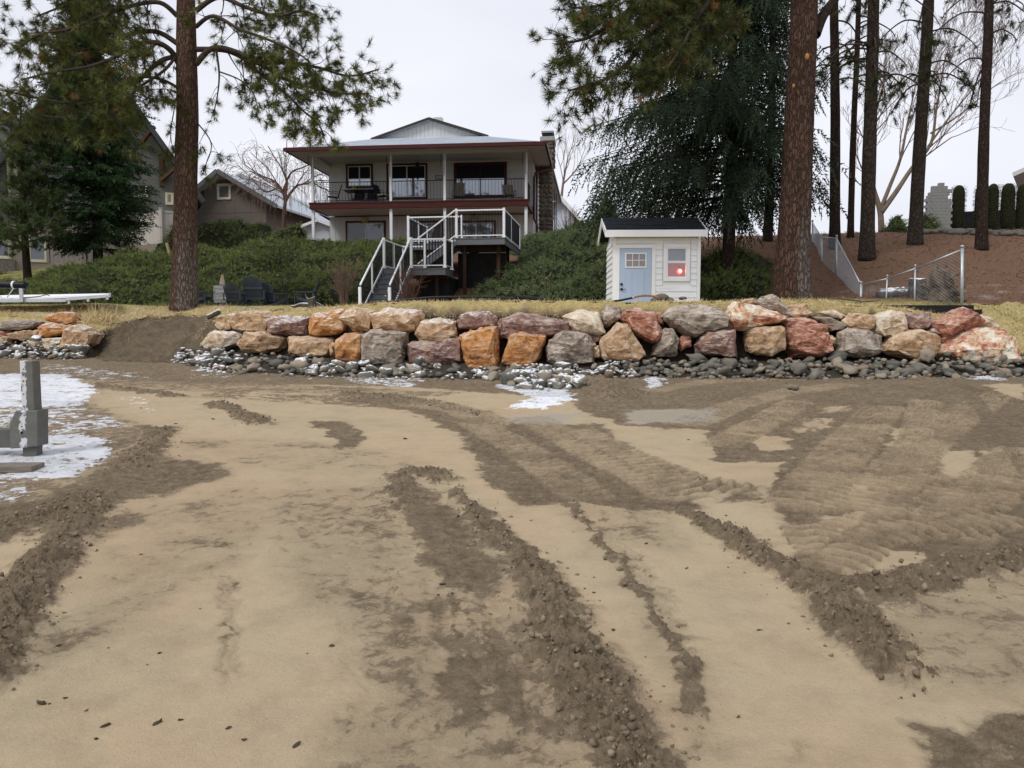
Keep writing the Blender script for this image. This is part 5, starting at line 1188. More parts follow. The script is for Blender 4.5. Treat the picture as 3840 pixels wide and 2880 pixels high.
while z < zw - 0.02:
    z1_ = min(z + pitch, zw)
    def lap(x0, x1, za, zb):
        if x1 - x0 < 0.02 or zb - za < 0.01: return
        MB().add([(x0, 0.002, za), (x1, 0.002, za), (x1, 0.022, zb), (x0, 0.022, zb), (x0, 0.03, za), (x1, 0.03, za)], [(0, 1, 2, 3), (0, 4, 5, 1)]).build('siding_board', M['shed_white'], shell)
    segs = [(0.08, W2 - 0.08)]
    def cut(segs, a, b_):
        out = []
        for s0, s1 in segs:
            if b_ <= s0 or a >= s1: out.append((s0, s1)); continue
            if a > s0: out.append((s0, a))
            if b_ < s1: out.append((b_, s1))
        return out
    if z < dzt + tr: segs = cut(segs, dx0 - tr, dx1 + tr)
    if z1_ > wzb - tr - 0.04 and z < wzt + tr + 0.03: segs = cut(segs, wx0 - tr - 0.02, wx1 + tr + 0.02)
    for s0, s1 in segs: lap(s0, s1, z, z1_)
    MB().add([(-0.008, 0.08, z), (-0.008, SD + 0.05, z), (0.018, SD + 0.05, z1_), (0.018, 0.08, z1_), (0.03, 0.08, z), (0.03, SD + .05, z)], [(3, 2, 1, 0), (0, 1, 5, 4)]).build('siding_board', M['shed_white'], shell)
    z = z1_
for a, b_ in ((-0.012, 0.078), (W2 - 0.078, W2 + 0.012)): bxo('corner_board', M['white_rail'], shed, a, b_, -0.012, 0.03, -0.1, zw - 0.01, 0.004)
bxo('corner_board', M['white_rail'], shed, -0.013, 0.03, 0.031, 0.12, -0.1, zw - 0.01)
# roof: dark shingle slopes in courses, white fascia and rakes
M['shingle'] = simple('dark_shingle', (0.022, 0.024, 0.030), (0.012, 0.013, 0.017), 14, 0.8, 0.5, (1, 3, 3), fine=90)
xa, zf_t = SF.at(2269, 862, -0.25); xb, _ = SF.at(2654, 862, -0.25); _, zf_b = SF.at(2450, 888, -0.25)
for sgn, y_e in ((-1, -0.24), (1, SD + 0.30)):
    rfo = MB().slab([(xa + 0.02, y_e, zf_t - 0.02), (xb - 0.02, y_e, zf_t - 0.02), (xb - 0.02, ry, zr + 0.10), (xa + 0.02, ry, zr + 0.10)] if sgn < 0 else [(xa + 0.02, y_e, zf_t - 0.02), (xa + 0.02, ry, zr + 0.10), (xb - 0.02, ry, zr + 0.10), (xb - 0.02, y_e, zf_t - 0.02)], 0.03).build('roof', M['shingle'], shed)
    for k in range(9):
        t0, t1 = k / 9, (k + 1.1) / 9
        if t1 > 1: t1 = 1
        ya, yb_ = y_e + (ry - y_e) * t0, y_e + (ry - y_e) * t1; za, zb = zf_t - 0.02 + (zr + 0.12 - zf_t) * t0, zf_t - 0.02 + (zr + 0.12 - zf_t) * t1
        x = xa + 0.02 - random.random() * 0.25
        while x < xb - 0.02:
            x2_ = min(x + random.uniform(0.2, 0.42), xb - 0.015); xs_ = max(x, xa + 0.015); h_ = random.uniform(0.014, 0.026)
            if x2_ > xs_ + 0.02: MB().slab([(xs_, ya - 0.01, za + h_), (x2_ - 0.006, ya - 0.01, za + h_), (x2_ - 0.006, yb_, zb + 0.006), (xs_, yb_, zb + 0.006)], 0.012).build('shingle', M['shingle'], rfo)
            x = x2_
bxo('fascia', M['white_rail'], shed, xa, xb, -0.275, -0.245, zf_b, zf_t - 0.005, 0.004)
bxo('eave_soffit', M['white_rail'], shed, xa + 0.03, xb - 0.03, -0.244, 0.0, zf_b + 0.02, zf_b + 0.035)
for xg in (xa, xb - 0.03):
    MB().beam((xg + 0.015, -0.26, zf_t - 0.08), (xg + 0.015, ry, zr + 0.02), 0.03, 0.15).build('rake_board', M['white_rail'], shed)
    MB().beam((xg + 0.015, SD + 0.30, zf_t - 0.08), (xg + 0.015, ry, zr + 0.02), 0.03, 0.15).build('rake_board', M['white_rail'], shed)
# door
def trimbox(x0, x1, z0, z1, t, nm, bottom=True, y0=-0.016):
    w_ = MB(); w_.box(x0 - t, x1 + t, y0, 0.03, z1, z1 + t); w_.box(x0 - t, x0, y0, 0.03, z0, z1); w_.box(x1, x1 + t, y0, 0.03, z0, z1)
    if bottom: w_.box(x0 - t, x1 + t, y0, 0.03, z0 - t, z0)
    return w_.build(nm, M['white_rail'], shed, bevel=0.004)
dz0 = 0.0
trimbox(dx0, dx1, dz0, dzt, tr, 'door_trim', False)
door = MB().box(dx0 + 0.004, dx1 - 0.004, 0.0, 0.028, dz0 + 0.01, dzt - 0.005).build('door', M['door_blue'], shed)
lx0, lzt = SF.at(2200 + 355 * .4068, 700 + 610 * .4068, 0); lx1, lzb = SF.at(2200 + 550 * .4068, 700 + 747 * .4068, 0)
fr_ = MB(); t = 0.03
fr_.box(lx0, lx1, -0.02, 0.0, lzt - t, lzt); fr_.box(lx0, lx1, -0.02, 0.0, lzb, lzb + t); fr_.box(lx0, lx0 + t, -0.02, 0.0, lzb + t, lzt - t); fr_.box(lx1 - t, lx1, -0.02, 0.0, lzb + t, lzt - t)
pw = (lx1 - lx0 - 2 * t) / 3; ph = (lzt - lzb - 2 * t) / 2
for k in (1, 2): fr_.box(lx0 + t + k * pw - 0.008, lx0 + t + k * pw + 0.008, -0.016, 0.0, lzb + t, lzt - t)
fr_.box(lx0 + t, lx1 - t, -0.0155, 0.0, lzb + t + ph - 0.008, lzb + t + ph + 0.008)
dw = fr_.build('door_window', M['white_rail'], door)
M['glass_pink'] = simple('pane_rosy_grey', (0.27, 0.23, 0.245), (0.25, 0.215, 0.235), 2, 0.12, 0.01, spec=0.6)
for a in range(3):
    for c in range(2): bxo('pane', M['glass_pink'], dw, lx0 + t + a * pw + 0.009, lx0 + t + (a + 1) * pw - 0.009, -0.008, -0.001, lzb + t + c * ph + 0.009, lzb + t + (c + 1) * ph - 0.009)
for s in (0, 1):   # raised panels
    p0 = SF.at(2200 + (360 if s == 0 else 475) * .4068, 900, 0)[0]; p1 = SF.at(2200 + (425 if s == 0 else 540) * .4068, 900, 0)[0]; pz = SF.at(2400, 700 + 787 * .4068, 0)[1]
    o = MB().box(p0, p1, -0.006, -0.001, dz0 + 0.22, pz).build('door_panel', M['door_blue'], door, bevel=0.005)
    bxo('panel_field', M['door_blue'], o, p0 + 0.035, p1 - 0.035, -0.012, -0.007, dz0 + 0.26, pz - 0.04, 0.005)
for zz_, lev in ((700 + 900 * .4068, False), (700 + 945 * .4068, True)):
    a, c = SF.at(2200 + 320 * .4068, zz_, 0); k_ = MB().tube([(a, -0.035, c), (a, 0.0, c)], 0.033, 14)
    if lev: k_.tube([(a, -0.05, c), (a + 0.1, -0.05, c - 0.005)], 0.009, 8).tube([(a, -0.055, c), (a, -0.03, c)], 0.014, 8)
    k_.build('door_handle' if lev else 'deadbolt', M['black_metal'], door)
# window with the lamp glowing behind the lower pane
trimbox(wx0, wx1, wzb, wzt, tr, 'window_trim')
wm = (wzb + wzt) / 2 + 0.02
wf = MB(); t = 0.028
for za, zb in ((wzb, wm), (wm, wzt)):
    wf.box(wx0, wx1, 0.0 if za == wzb else -0.006, 0.03, zb - t, zb - 0.001); wf.box(wx0, wx1, 0.0 if za == wzb else -0.006, 0.03, za + 0.001, za + t)
    wf.box(wx0, wx0 + t, 0.002 if za == wzb else -0.004, 0.03, za + t, zb - t); wf.box(wx1 - t, wx1, 0.002 if za == wzb else -0.004, 0.03, za + t, zb - t)
sash = wf.build('window_sash', M['white_rail'], shed)
bxo('pane', simple('pane_blue_grey', (0.27, 0.31, 0.38), None, 2, 0.08, 0.01, spec=0.7), sash, wx0 + t, wx1 - t, 0.012, 0.018, wm + t, wzt - t)
m, nt, b = new_mat('pane_clear'); b.inputs['Base Color'].default_value = (1, 1, 1, 1); b.inputs['Roughness'].default_value = 0.02; b.inputs['Transmission Weight'].default_value = 1.0; b.inputs['IOR'].default_value = 1.45
nt2 = nt; tr_ = nt2.nodes.new('ShaderNodeBsdfTransparent'); tr_.inputs[0].default_value = (0.92, 0.90, 0.92, 1); gl_ = nt2.nodes.new('ShaderNodeBsdfGlossy'); gl_.inputs['Roughness'].default_value = 0.03
ms = nt2.nodes.new('ShaderNodeMixShader'); ms.inputs[0].default_value = 0.14; lk(nt2, tr_.outputs[0], ms.inputs[1]); lk(nt2, gl_.outputs[0], ms.inputs[2]); lk(nt2, ms.outputs[0], nt2.nodes['Material Output'].inputs[0])
M['pane_clear'] = m
bxo('pane', m, sash, wx0 + t, wx1 - t, 0.012, 0.016, wzb + t, wm - t)
M['niche'] = simple('shed_interior', (0.30, 0.20, 0.21), (0.26, 0.17, 0.18), 3, 0.8, 0.1)
nb = MB(); nb.box(wx0 - 0.05, wx1 + 0.05, 0.42, 0.44, wzb - 0.1, wzt + 0.1); nb.box(wx0 - 0.07, wx0 - 0.05, 0.105, 0.44, wzb - 0.1, wzt + 0.1); nb.box(wx1 + 0.05, wx1 + 0.07, 0.105, 0.44, wzb - 0.1, wzt + 0.1); nb.box(wx0 - 0.05, wx1 + 0.05, 0.105, 0.42, wzb - 0.12, wzb - 0.1); nb.box(wx0 - 0.05, wx1 + 0.05, 0.105, 0.42, wzt + 0.1, wzt + 0.12)
nb.build('window_niche', M['niche'], shed)
bx2, bz2 = SF.at(2200 + 857 * .4068, 700 + 780 * .4068, 0.2)
lamp = thing("heat_lamp", "glowing red heat lamp hanging behind the lower pane of the shed window", "lamp", SF.o + SF.ex * bx2 + SF.ey * 0.2 + Vector((0, 0, bz2)), SF.a)
m, nt, b = new_mat('red_bulb'); b.inputs['Base Color'].default_value = (0.8, 0.1, 0.05, 1); b.inputs['Emission Color'].default_value = (1.0, 0.045, 0.02, 1); b.inputs['Emission Strength'].default_value = 7.0
lt = lump_template(3, 3, (0.07, 0.07, 0.07), 0.0); oobj('bulb', mesh_np('bulb', lt[0], lt[1], smooth=True), m, lamp)
m2, nt, b = new_mat('bulb_filament'); b.inputs['Emission Color'].default_value = (1.0, 0.75, 0.35, 1); b.inputs['Emission Strength'].default_value = 14.0
lt = lump_template(3, 2, (0.034, 0.034, 0.034), 0.0); q = oobj('filament_spot', mesh_np('filament', lt[0], lt[1], smooth=True), m2, lamp); q.location = (0.005, -0.05, 0.005)
MB().tube([(0, 0, 0.05), (0, 0, 0.09), (0, 0, 0.13)], [0.03, 0.028, 0.01], 10).tube([(0, 0, 0.13), (0, 0, wzt + 0.08 - bz2)], 0.005, 5).build('lamp_socket', M['black_metal'], lamp)
pl = bpy.data.lights.new('heat_lamp_light', 'POINT'); pl.energy = 4.5; pl.color = (1.0, 0.10, 0.06); pl.shadow_soft_size = 0.06
plo = bpy.data.objects.new('heat_lamp_light', pl); link(plo, lamp); plo.location = (0, -0.10, 0.0)
# ================================================================ vegetation
def leaf_mat(name, c0, c1, c2=None, rough=0.6, trans=0.0):
    m, nt, b = new_mat(name); ta = n_attr(nt, 'tint'); v = n_coord(nt, 'Object')
    f = n_math(nt, 'ADD', n_math(nt, 'MULTIPLY', ta, 0.6), n_math(nt, 'MULTIPLY', n_noise(nt, v, 0.9, 4), 0.5))
    st = [(0.2, c0), (0.75, c1)]
    if c2: st.append((0.97, c2))
    lk(nt, n_ramp(nt, f, st), b.inputs['Base Color']); b.inputs['Roughness'].default_value = rough; b.inputs['Specular IOR Level'].default_value = 0.06
    return m
M['juniper'] = leaf_mat('juniper', (0.050, 0.072, 0.022), (0.160, 0.192, 0.062), (0.28, 0.295, 0.105))
M['juniper_blue'] = leaf_mat('juniper_bluish', (0.050, 0.075, 0.033), (0.158, 0.200, 0.088), (0.275, 0.305, 0.14))
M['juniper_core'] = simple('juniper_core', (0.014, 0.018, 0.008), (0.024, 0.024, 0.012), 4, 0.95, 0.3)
M['pine_needle'] = leaf_mat('pine_needle', (0.045, 0.062, 0.016), (0.135, 0.145, 0.045), (0.20, 0.19, 0.07))
M['pine_needle_dark'] = leaf_mat('pine_needle_dark', (0.026, 0.040, 0.016), (0.070, 0.090, 0.032))
M['pine_needle_rust'] = leaf_mat('pine_needle_rust', (0.12, 0.055, 0.018), (0.26, 0.13, 0.05))
M['spruce'] = leaf_mat('spruce_needle', (0.012, 0.022, 0.013), (0.040, 0.060, 0.034))
M['fir'] = leaf_mat('fir_needle', (0.014, 0.032, 0.014), (0.050, 0.088, 0.034))
M['twig'] = simple('twig_bark', (0.075, 0.055, 0.042), (0.045, 0.034, 0.028), 8, 0.9, 0.2)
M['twig_red'] = simple('twig_red_brown', (0.16, 0.085, 0.065), (0.11, 0.06, 0.05), 8, 0.85, 0.1)
M['twig_red2'] = simple('twig_dull_red', (0.20, 0.13, 0.11), (0.15, 0.095, 0.08), 8, 0.85, 0.1)
M['twig_tan'] = simple('twig_tan', (0.22, 0.15, 0.115), (0.16, 0.105, 0.085), 8, 0.85, 0.1)
def bark_mat(name, plate, plate2, furrow, sc=1.0, grey=None):
    m, nt, b = new_mat(name); v = n_coord(nt, 'Object', (1, 1, 0.20))
    vo = nt.nodes.new('ShaderNodeTexVoronoi'); vo.feature = 'DISTANCE_TO_EDGE'; vo.inputs['Scale'].default_value = 21 * sc
    dv = n_noise(nt, v, 6 * sc, 4, 0.6); va = nt.nodes.new('ShaderNodeVectorMath'); va.operation = 'ADD'
    mu = nt.nodes.new('ShaderNodeVectorMath'); mu.operation = 'SCALE'; mu.inputs['Scale'].default_value = 0.30
    cn = nt.nodes.new('ShaderNodeCombineXYZ'); lk(nt, dv, cn.inputs[0]); lk(nt, n_noise(nt, v, 7.3 * sc, 4), cn.inputs[1]); lk(nt, cn.outputs[0], mu.inputs[0]); lk(nt, v, va.inputs[0]); lk(nt, mu.outputs[0], va.inputs[1]); lk(nt, va.outputs[0], vo.inputs['Vector'])
    ed = n_math(nt, 'ADD', n_math(nt, 'MULTIPLY', n_step(nt, vo.outputs['Distance'], 0.0, 0.22), 0.75), 0.25)
    f = n_noise(nt, v, 3.2, 6, 0.7); g = n_noise(nt, v, 26, 5, 0.7)
    col = n_ramp(nt, f, [(0.3, plate), (0.7, plate2)])
    if grey:
        sp = nt.nodes.new('ShaderNodeSeparateXYZ'); tcx = nt.nodes.new('ShaderNodeTexCoord'); lk(nt, tcx.outputs['Object'], sp.inputs[0])
        side = n_math(nt, 'ADD', n_math(nt, 'MULTIPLY', sp.outputs[0], 1.1), n_math(nt, 'SUBTRACT', n_math(nt, 'MULTIPLY', n_noise(nt, v, 1.2, 5), 1.6), 0.55))
        low = n_math(nt, 'SUBTRACT', 1.0, n_step(nt, sp.outputs[2], 0.6, 3.4))
        col = n_mix(nt, n_math(nt, 'MULTIPLY', n_math(nt, 'MULTIPLY', n_step(nt, side, 0.15, 0.5), low), 0.8), col, grey)
    col = n_mix(nt, n_math(nt, 'MULTIPLY', n_step(nt, g, 0.45, 0.72), 0.45), col, furrow)
    col = n_mix(nt, ed, furrow, col)
    lk(nt, col, b.inputs['Base Color']); b.inputs['Roughness'].default_value = 0.9; b.inputs['Specular IOR Level'].default_value = 0.04
    h = n_math(nt, 'ADD', ed, n_math(nt, 'MULTIPLY', g, 0.35)); lk(nt, n_bump(nt, h, 0.9, 0.035), b.inputs['Normal']); return m
M['bark_pine2'] = bark_mat('bark_ponderosa_old', (0.145, 0.082, 0.058), (0.095, 0.062, 0.048), (0.022, 0.017, 0.014), 0.9, (0.24, 0.205, 0.18))
M['bark_pine'] = bark_mat('bark_ponderosa', (0.185, 0.108, 0.076), (0.125, 0.078, 0.058), (0.030, 0.022, 0.018), 1.0, (0.25, 0.21, 0.185))
M['bark_dark'] = bark_mat('bark_dark', (0.082, 0.056, 0.044), (0.058, 0.042, 0.035), (0.018, 0.014, 0.012), 1.2)
M['bark_grey'] = bark_mat('bark_grey_brown', (0.105, 0.082, 0.065), (0.075, 0.060, 0.05), (0.024, 0.02, 0.017), 1.2)
M['bark_pale'] = simple('bark_pale_smooth', (0.22, 0.17, 0.125), (0.13, 0.10, 0.08), 4, 0.85, 0.3)

def trunk_obj(tree, pts, rads, mat, n=28, rough=0.05, flare=0.25):
    """trunk as one tapered mesh with furrowed relief; pts relative to the tree"""
    cp = catmull(pts, 14); rr = np.interp(np.linspace(0, 1, len(cp)), np.linspace(0, 1, len(rads)), rads)
    mb = MB().tube(cp, list(rr), n); nv = len(cp) * n
    z0 = cp[0].z
    for i in range(nv):
        x, y, z = mb.v[i]; c = cp[i // n]; d = Vector((x - c.x, y - c.y, z - c.z)); r_ = rr[i // n]; k = i % n; a = 2 * math.pi * k / n
        q = Vector((math.cos(a) * 3.0, math.sin(a) * 3.0, z * 0.9))
        f = 1 + rough * (mnoise.fractal(q, 0.8, 2.2, 4) + 0.8 * (0.5 - abs(mnoise.noise(Vector((math.cos(a) * 6, math.sin(a) * 6, z * 0.55))))))
        hgt = z - z0
        f += flare * math.exp(-max(hgt, 0) / (1.2 * rads[0] * 2)) * (0.55 + 0.6 * mnoise.noise(Vector((math.cos(a) * 1.6, math.sin(a) * 1.6, 0.4))))
        d *= f; mb.v[i] = (c.x + d.x, c.y + d.y, c.z + d.z)
    return mb.build('trunk', mat, tree, True)
def needle_tuft(seed, n=44, L=0.19, wd=0.0055, spread=1.9):
    r = np.random.default_rng(seed); vs = []; fs = []
    for k in range(n):
        th = spread * r.random() ** 0.7; ph = r.uniform(0, 2 * math.pi); d = np.array([math.sin(th) * math.cos(ph), math.sin(th) * math.sin(ph), math.cos(th)])
        o = np.array([0, 0, -0.09 * r.random()]); s = np.cross(d, [0.3, 0.5, 0.8]); s /= np.linalg.norm(s) + 1e-9; l = L * r.uniform(0.75, 1.1)
        b_ = len(vs); vs += [o - s * wd, o + s * wd, o + d * l - np.array([0, 0, 0.0])]; fs.append([b_, b_ + 1, b_ + 2])
    return np.array(vs), np.array(fs)
TUFTS = [needle_tuft(k) for k in range(5)]
TUFTS_LOW = [needle_tuft(k + 9, 22, 0.20, 0.009) for k in range(4)]
def rv(r): return Vector((r.gauss(0, 1), r.gauss(0, 1), r.gauss(0, 1))).normalized()
def grow(mb, tips, start, dirv, L, rad, r, droop, lift, level, nseg=6, side=(2, 4), minlen=0.28):
    """one branch: droops, then lifts its tip; side twigs carry on; tips collect (pos, dir)"""
    p = Vector(start); d = Vector(dirv).normalized(); pts = [p.copy()]; st = L / nseg; dirs = [d.copy()]
    for k in range(nseg):
        t = k / nseg
        d = (d + rv(r) * 0.22 + Vector((0, 0, -droop * (1 - t) + lift * t)) * 0.5).normalized(); p = p + d * st; pts.append(p.copy()); dirs.append(d.copy())
    mb.tube(pts, [max(rad * (1 - 0.75 * k / nseg), 0.004) for k in range(nseg + 1)], 5 if rad > 0.03 else 3, False)
    tips.append((pts[-1], dirs[-1]))
    if level > 0:
        n = r.randint(*side)
        for _ in range(n):
            k = r.randint(2, nseg); sd = (dirs[k] * 0.75 + rv(r) * 0.85 + Vector((0, 0, -0.15))).normalized()
            grow(mb, tips, pts[k], sd, max(minlen, L * r.uniform(0.35, 0.6)), rad * 0.5, r, droop * 0.8, lift, level - 1, 4, side, minlen)
    elif r.random() < 0.55: tips.append((pts[-2], dirs[-2]))
def pine_crown(tree, base, limbs, seed, mat, tufts=TUFTS, dens=1.9, blen=(0.7, 1.5), droop=0.5, lift=0.55, level=1, rust=0.03, tsize=1.0, bark=None, side=(2, 4), start=0.22):
    r = random.Random(seed); mb = MB(); tips = []
    for pts, r0, r1 in limbs:
        cp = catmull([Vector(p) - base for p in pts], 6); rads = list(np.linspace(r0, r1, len(cp)))
        mb.tube(cp, rads, 8, False); L = sum((cp[i + 1] - cp[i]).length for i in range(len(cp) - 1)); n = int(L * dens)
        for k in range(n):
            t = start + (1 - start) * (k + r.random()) / n; i = min(int(t * (len(cp) - 1)), len(cp) - 2); tg = (cp[i + 1] - cp[i]).normalized()
            d = (tg * r.uniform(0.2, 0.9) + rv(r) * 0.95 + Vector((0, 0, 0.05))).normalized()
            grow(mb, tips, cp[i], d, r.uniform(*blen) * (1.05 - 0.35 * t), max(rads[i] * 0.4, 0.012), r, droop, lift, level, 6, side)
        tips.append((cp[-1], (cp[-1] - cp[-2]).normalized()))
    br = mb.build('branches', bark or M['twig'], tree, True); tag(br, kind='stuff')
    pos = np.array([t[0][:] for t in tips]); dr = np.array([t[1][:] for t in tips]) + np.array([0, 0, 0.1]); rr_ = np.random.default_rng(seed)
    isr = rr_.random(len(pos)) < rust
    cr2 = scatter('crown', tufts, pos[~isr], rotmats((~isr).sum(), dr[~isr], r=rr_), rr_.uniform(0.8, 1.25, (~isr).sum()) * tsize, mat, tree, r=rr_); tag(cr2, kind='stuff')
    if isr.sum() > 2:
        o = scatter('dead_needles', tufts, pos[isr], rotmats(isr.sum(), dr[isr] - np.array([0, 0, .6]), r=rr_), rr_.uniform(0.7, 1.0, isr.sum()) * tsize, M['pine_needle_rust'], tree, r=rr_); tag(o, kind='stuff')
    return len(pos)
def limb(pix, Y0, Y1, r0=0.09, r1=0.02):
    n = len(pix); return ([P(a, b_, Y0 + (Y1 - Y0) * k / (n - 1)) for k, (a, b_) in enumerate(pix)], r0, r1)
# ---------------------------------------------------------------- big ponderosa on the lawn
Yp = 22.5; pb = P(690, 1150, Yp); pb.z = gz(pb.x, pb.y) - 0.05
pine1 = thing("ponderosa_pine", "tall ponderosa pine with a red brown trunk beside the blue grey lawn chairs", "pine tree", pb)
tp = [pb - pb] + [P(a, b_, Yp) - pb for a, b_ in ((694, 980), (697, 700), (702, 400), (699, 150), (697, -50), (700, -500), (705, -1100))]
trunk_obj(pine1, tp, [0.36, 0.335, 0.315, 0.295, 0.265, 0.24, 0.2, 0.1], M['bark_pine'])
L1 = [limb([(668, 235), (640, 190), (590, 160), (520, 165), (430, 215), (330, 250), (200, 270), (80, 300)], Yp, Yp - 2.0, .085),
      limb([(668, 165), (590, 120), (500, 125), (400, 180), (280, 200), (150, 150), (60, 160)], Yp, Yp + 0.6, .075),
      limb([(665, 60), (600, 10), (500, 20), (380, 60), (260, 110), (150, 130), (40, 200)], Yp, Yp - 1.5, .075),
      limb([(668, 210), (600, 230), (520, 300), (420, 360), (300, 390), (150, 370), (20, 340)], Yp, Yp - 2.6, .07),
      limb([(690, -60), (560, -60), (400, -20), (250, 20), (140, 60)], Yp, Yp + 1.0, .07),
      limb([(680, 180), (620, 260), (520, 330), (460, 400), (400, 440)], Yp, Yp - 1.8, .05),
      limb([(668, 330), (610, 300), (530, 290), (440, 330), (340, 400), (250, 440), (130, 430)], Yp, Yp - 2.4, .045),
      limb([(690, -150), (500, -140), (350, -60), (200, -40)], Yp, Yp - 1.0, .07),
      limb([(735, 240), (800, 180), (900, 200), (1000, 255), (1080, 300), (1180, 330), (1290, 350), (1380, 350)], Yp, Yp - 1.6, .085),
      limb([(735, 185), (850, 190), (960, 235), (1090, 235), (1200, 255), (1310, 285), (1420, 260)], Yp, Yp - 0.4, .08),
      limb([(735, 40), (820, -10), (930, 30), (1040, 60), (1130, 40), (1190, 60)], Yp, Yp - 1.0, .075),
      limb([(735, 100), (800, 60), (900, 110), (1010, 150), (1100, 190), (1160, 230)], Yp, Yp - 2.0, .06),
      limb([(720, -100), (850, -120), (980, -60), (1080, -40), (1140, 0)], Yp, Yp + 0.6, .07),
      limb([(890, 195), (980, 280), (1060, 340), (1130, 410), (1190, 460), (1215, 510)], Yp - .3, Yp - 1.6, .04),
      limb([(812, 195), (822, 280), (815, 360), (800, 430)], Yp - .1, Yp - .5, .035, .012),
      limb([(826, 270), (900, 300), (950, 350), (970, 420)], Yp - .2, Yp - .8, .022, .01),
      limb([(735, 455), (785, 520), (790, 570), (760, 640)], Yp, Yp - .4, .022, .008),
      limb([(660, 365), (650, 430), (640, 500), (650, 570)], Yp, Yp - .3, .018, .008),
      limb([(665, 350), (625, 335), (570, 335)], Yp, Yp - .3, .02, .008)]
pine_crown(pine1, pb, L1[:14], 21, M['pine_needle'], dens=5.2, blen=(0.6, 1.3), rust=0.035, tsize=1.1, side=(3, 5))
pine_crown(pine1, pb, L1[14:], 22, M['pine_needle'], dens=3.0, blen=(0.45, 0.8), droop=0.8, lift=0.3, rust=0.02, level=1)
# ---------------------------------------------------------------- big ponderosa right of the shed
Yq = 20.0; qb = P(2968, 1125, Yq); qb.z = gz(qb.x, qb.y) - 0.05
pine2 = thing("ponderosa_pine", "massive ponderosa pine trunk with burnt patches beside the chain link fence", "pine tree", qb)
tp = [qb - qb] + [P(a, b_, Yq) - qb for a, b_ in ((2970, 1000), (2982, 800), (2994, 500), (3010, 200), (3019, -50), (3035, -600), (3050, -1300))]
trunk_obj(pine2, tp, [0.44, 0.405, 0.375, 0.355, 0.33, 0.31, 0.25, 0.12], M['bark_pine2'], flare=0.3)
M['wound'] = simple('orange_wood', (0.45, 0.22, 0.06), None, 8, 0.8, 0.1)
for a, b_, sz in ((3027, 212, 0.07), (2976, 322, 0.045)):
    q = P(a, b_, Yq - 0.385) - qb; lt = lump_template(4, 2, (sz * 0.8, 0.03, sz * 1.2), 0.1); oobj('pruned_knot', mesh_np('knot', lt[0], lt[1], smooth=True), M['wound'], pine2).location = q
top = P(3000, -420, Yq)
L2 = [limb([(3055, 130), (3085, 60), (3135, -10), (3200, -120), (3300, -260)], Yq, Yq + 1, .12, .05),
      limb([(2990, -330), (2800, -260), (2600, -150), (2450, -40), (2330, 60), (2210, 140), (2090, 165)], Yq, Yq - 2.2, .12),
      limb([(2990, -260), (2780, -160), (2580, -20), (2440, 120), (2350, 240), (2240, 310), (2130, 340)], Yq, Yq - 2.6, .11),
      limb([(2990, -300), (2760, -230), (2550, -120), (2380, -30), (2250, 20), (2150, 30)], Yq, Yq - 1.2, .1),
      limb([(2990, -200), (2800, -120), (2650, 10), (2560, 110), (2480, 190), (2400, 250)], Yq, Yq - 2.0, .09),
      limb([(2990, -240), (2830, -160), (2720, -60), (2620, 60), (2560, 170), (2500, 260)], Yq, Yq - 3.0, .08),
      limb([(3000, -380), (2850, -330), (2700, -200), (2560, -90), (2420, 20)], Yq, Yq - 2.4, .09)]
pine_crown(pine2, qb, L2[1:], 31, M['pine_needle_dark2'] if 'pine_needle_dark2' in M else M.setdefault('pine_needle_dark2', leaf_mat('pine_needle_mid', (0.032, 0.046, 0.016), (0.10, 0.112, 0.038), (0.15, 0.15, 0.055))), dens=5.5, blen=(0.6, 1.35), rust=0.06, start=0.35, tsize=1.1, side=(3, 5))
mbx = MB(); cpx = catmull([Vector(p) - qb for p in L2[0][0]], 6); mbx.tube(cpx, list(np.linspace(.15, .07, len(cpx))), 10, False).build('limb', M['bark_dark'], pine2, True)
# ---------------------------------------------------------------- spruces and firs
def spray(seed, n=9, L=0.55, w_=0.13):
    """flat drooping needle spray along +z with side needles"""
    r = np.random.default_rng(seed); vs = []; fs = []
    for k in range(n):
        t = (k + r.random()) / n; z = t * L; sg = 1 if k % 2 else -1; l = w_ * (1.15 - 0.8 * t) * r.uniform(0.7, 1.2); yj = r.uniform(-0.03, 0.03)
        b_ = len(vs); vs += [(0, 0, z - 0.028), (0, 0, z + 0.028), (sg * l, yj, z + l * 0.75)]; fs.append([b_, b_ + 1, b_ + 2])
        b_ = len(vs); vs += [(0, 0, z - 0.02), (0, 0, z + 0.02), (sg * l * 0.35, l * 0.8 * (1 if r.random() < .5 else -1), z + l * 0.6)]; fs.append([b_, b_ + 1, b_ + 2])
    b_ = len(vs); vs += [(-0.02, 0, L * 0.8), (0.02, 0, L * 0.8), (0, 0, L * 1.12)]; fs.append([b_, b_ + 1, b_ + 2])
    return np.array(vs), np.array(fs)
SPR = [spray(k) for k in range(4)]; SPR_H = [spray(k + 30, 11, 0.85, 0.10) for k in range(4)]; SPR_S = [spray(k + 10, 10, 0.38, 0.10) for k in range(4)]
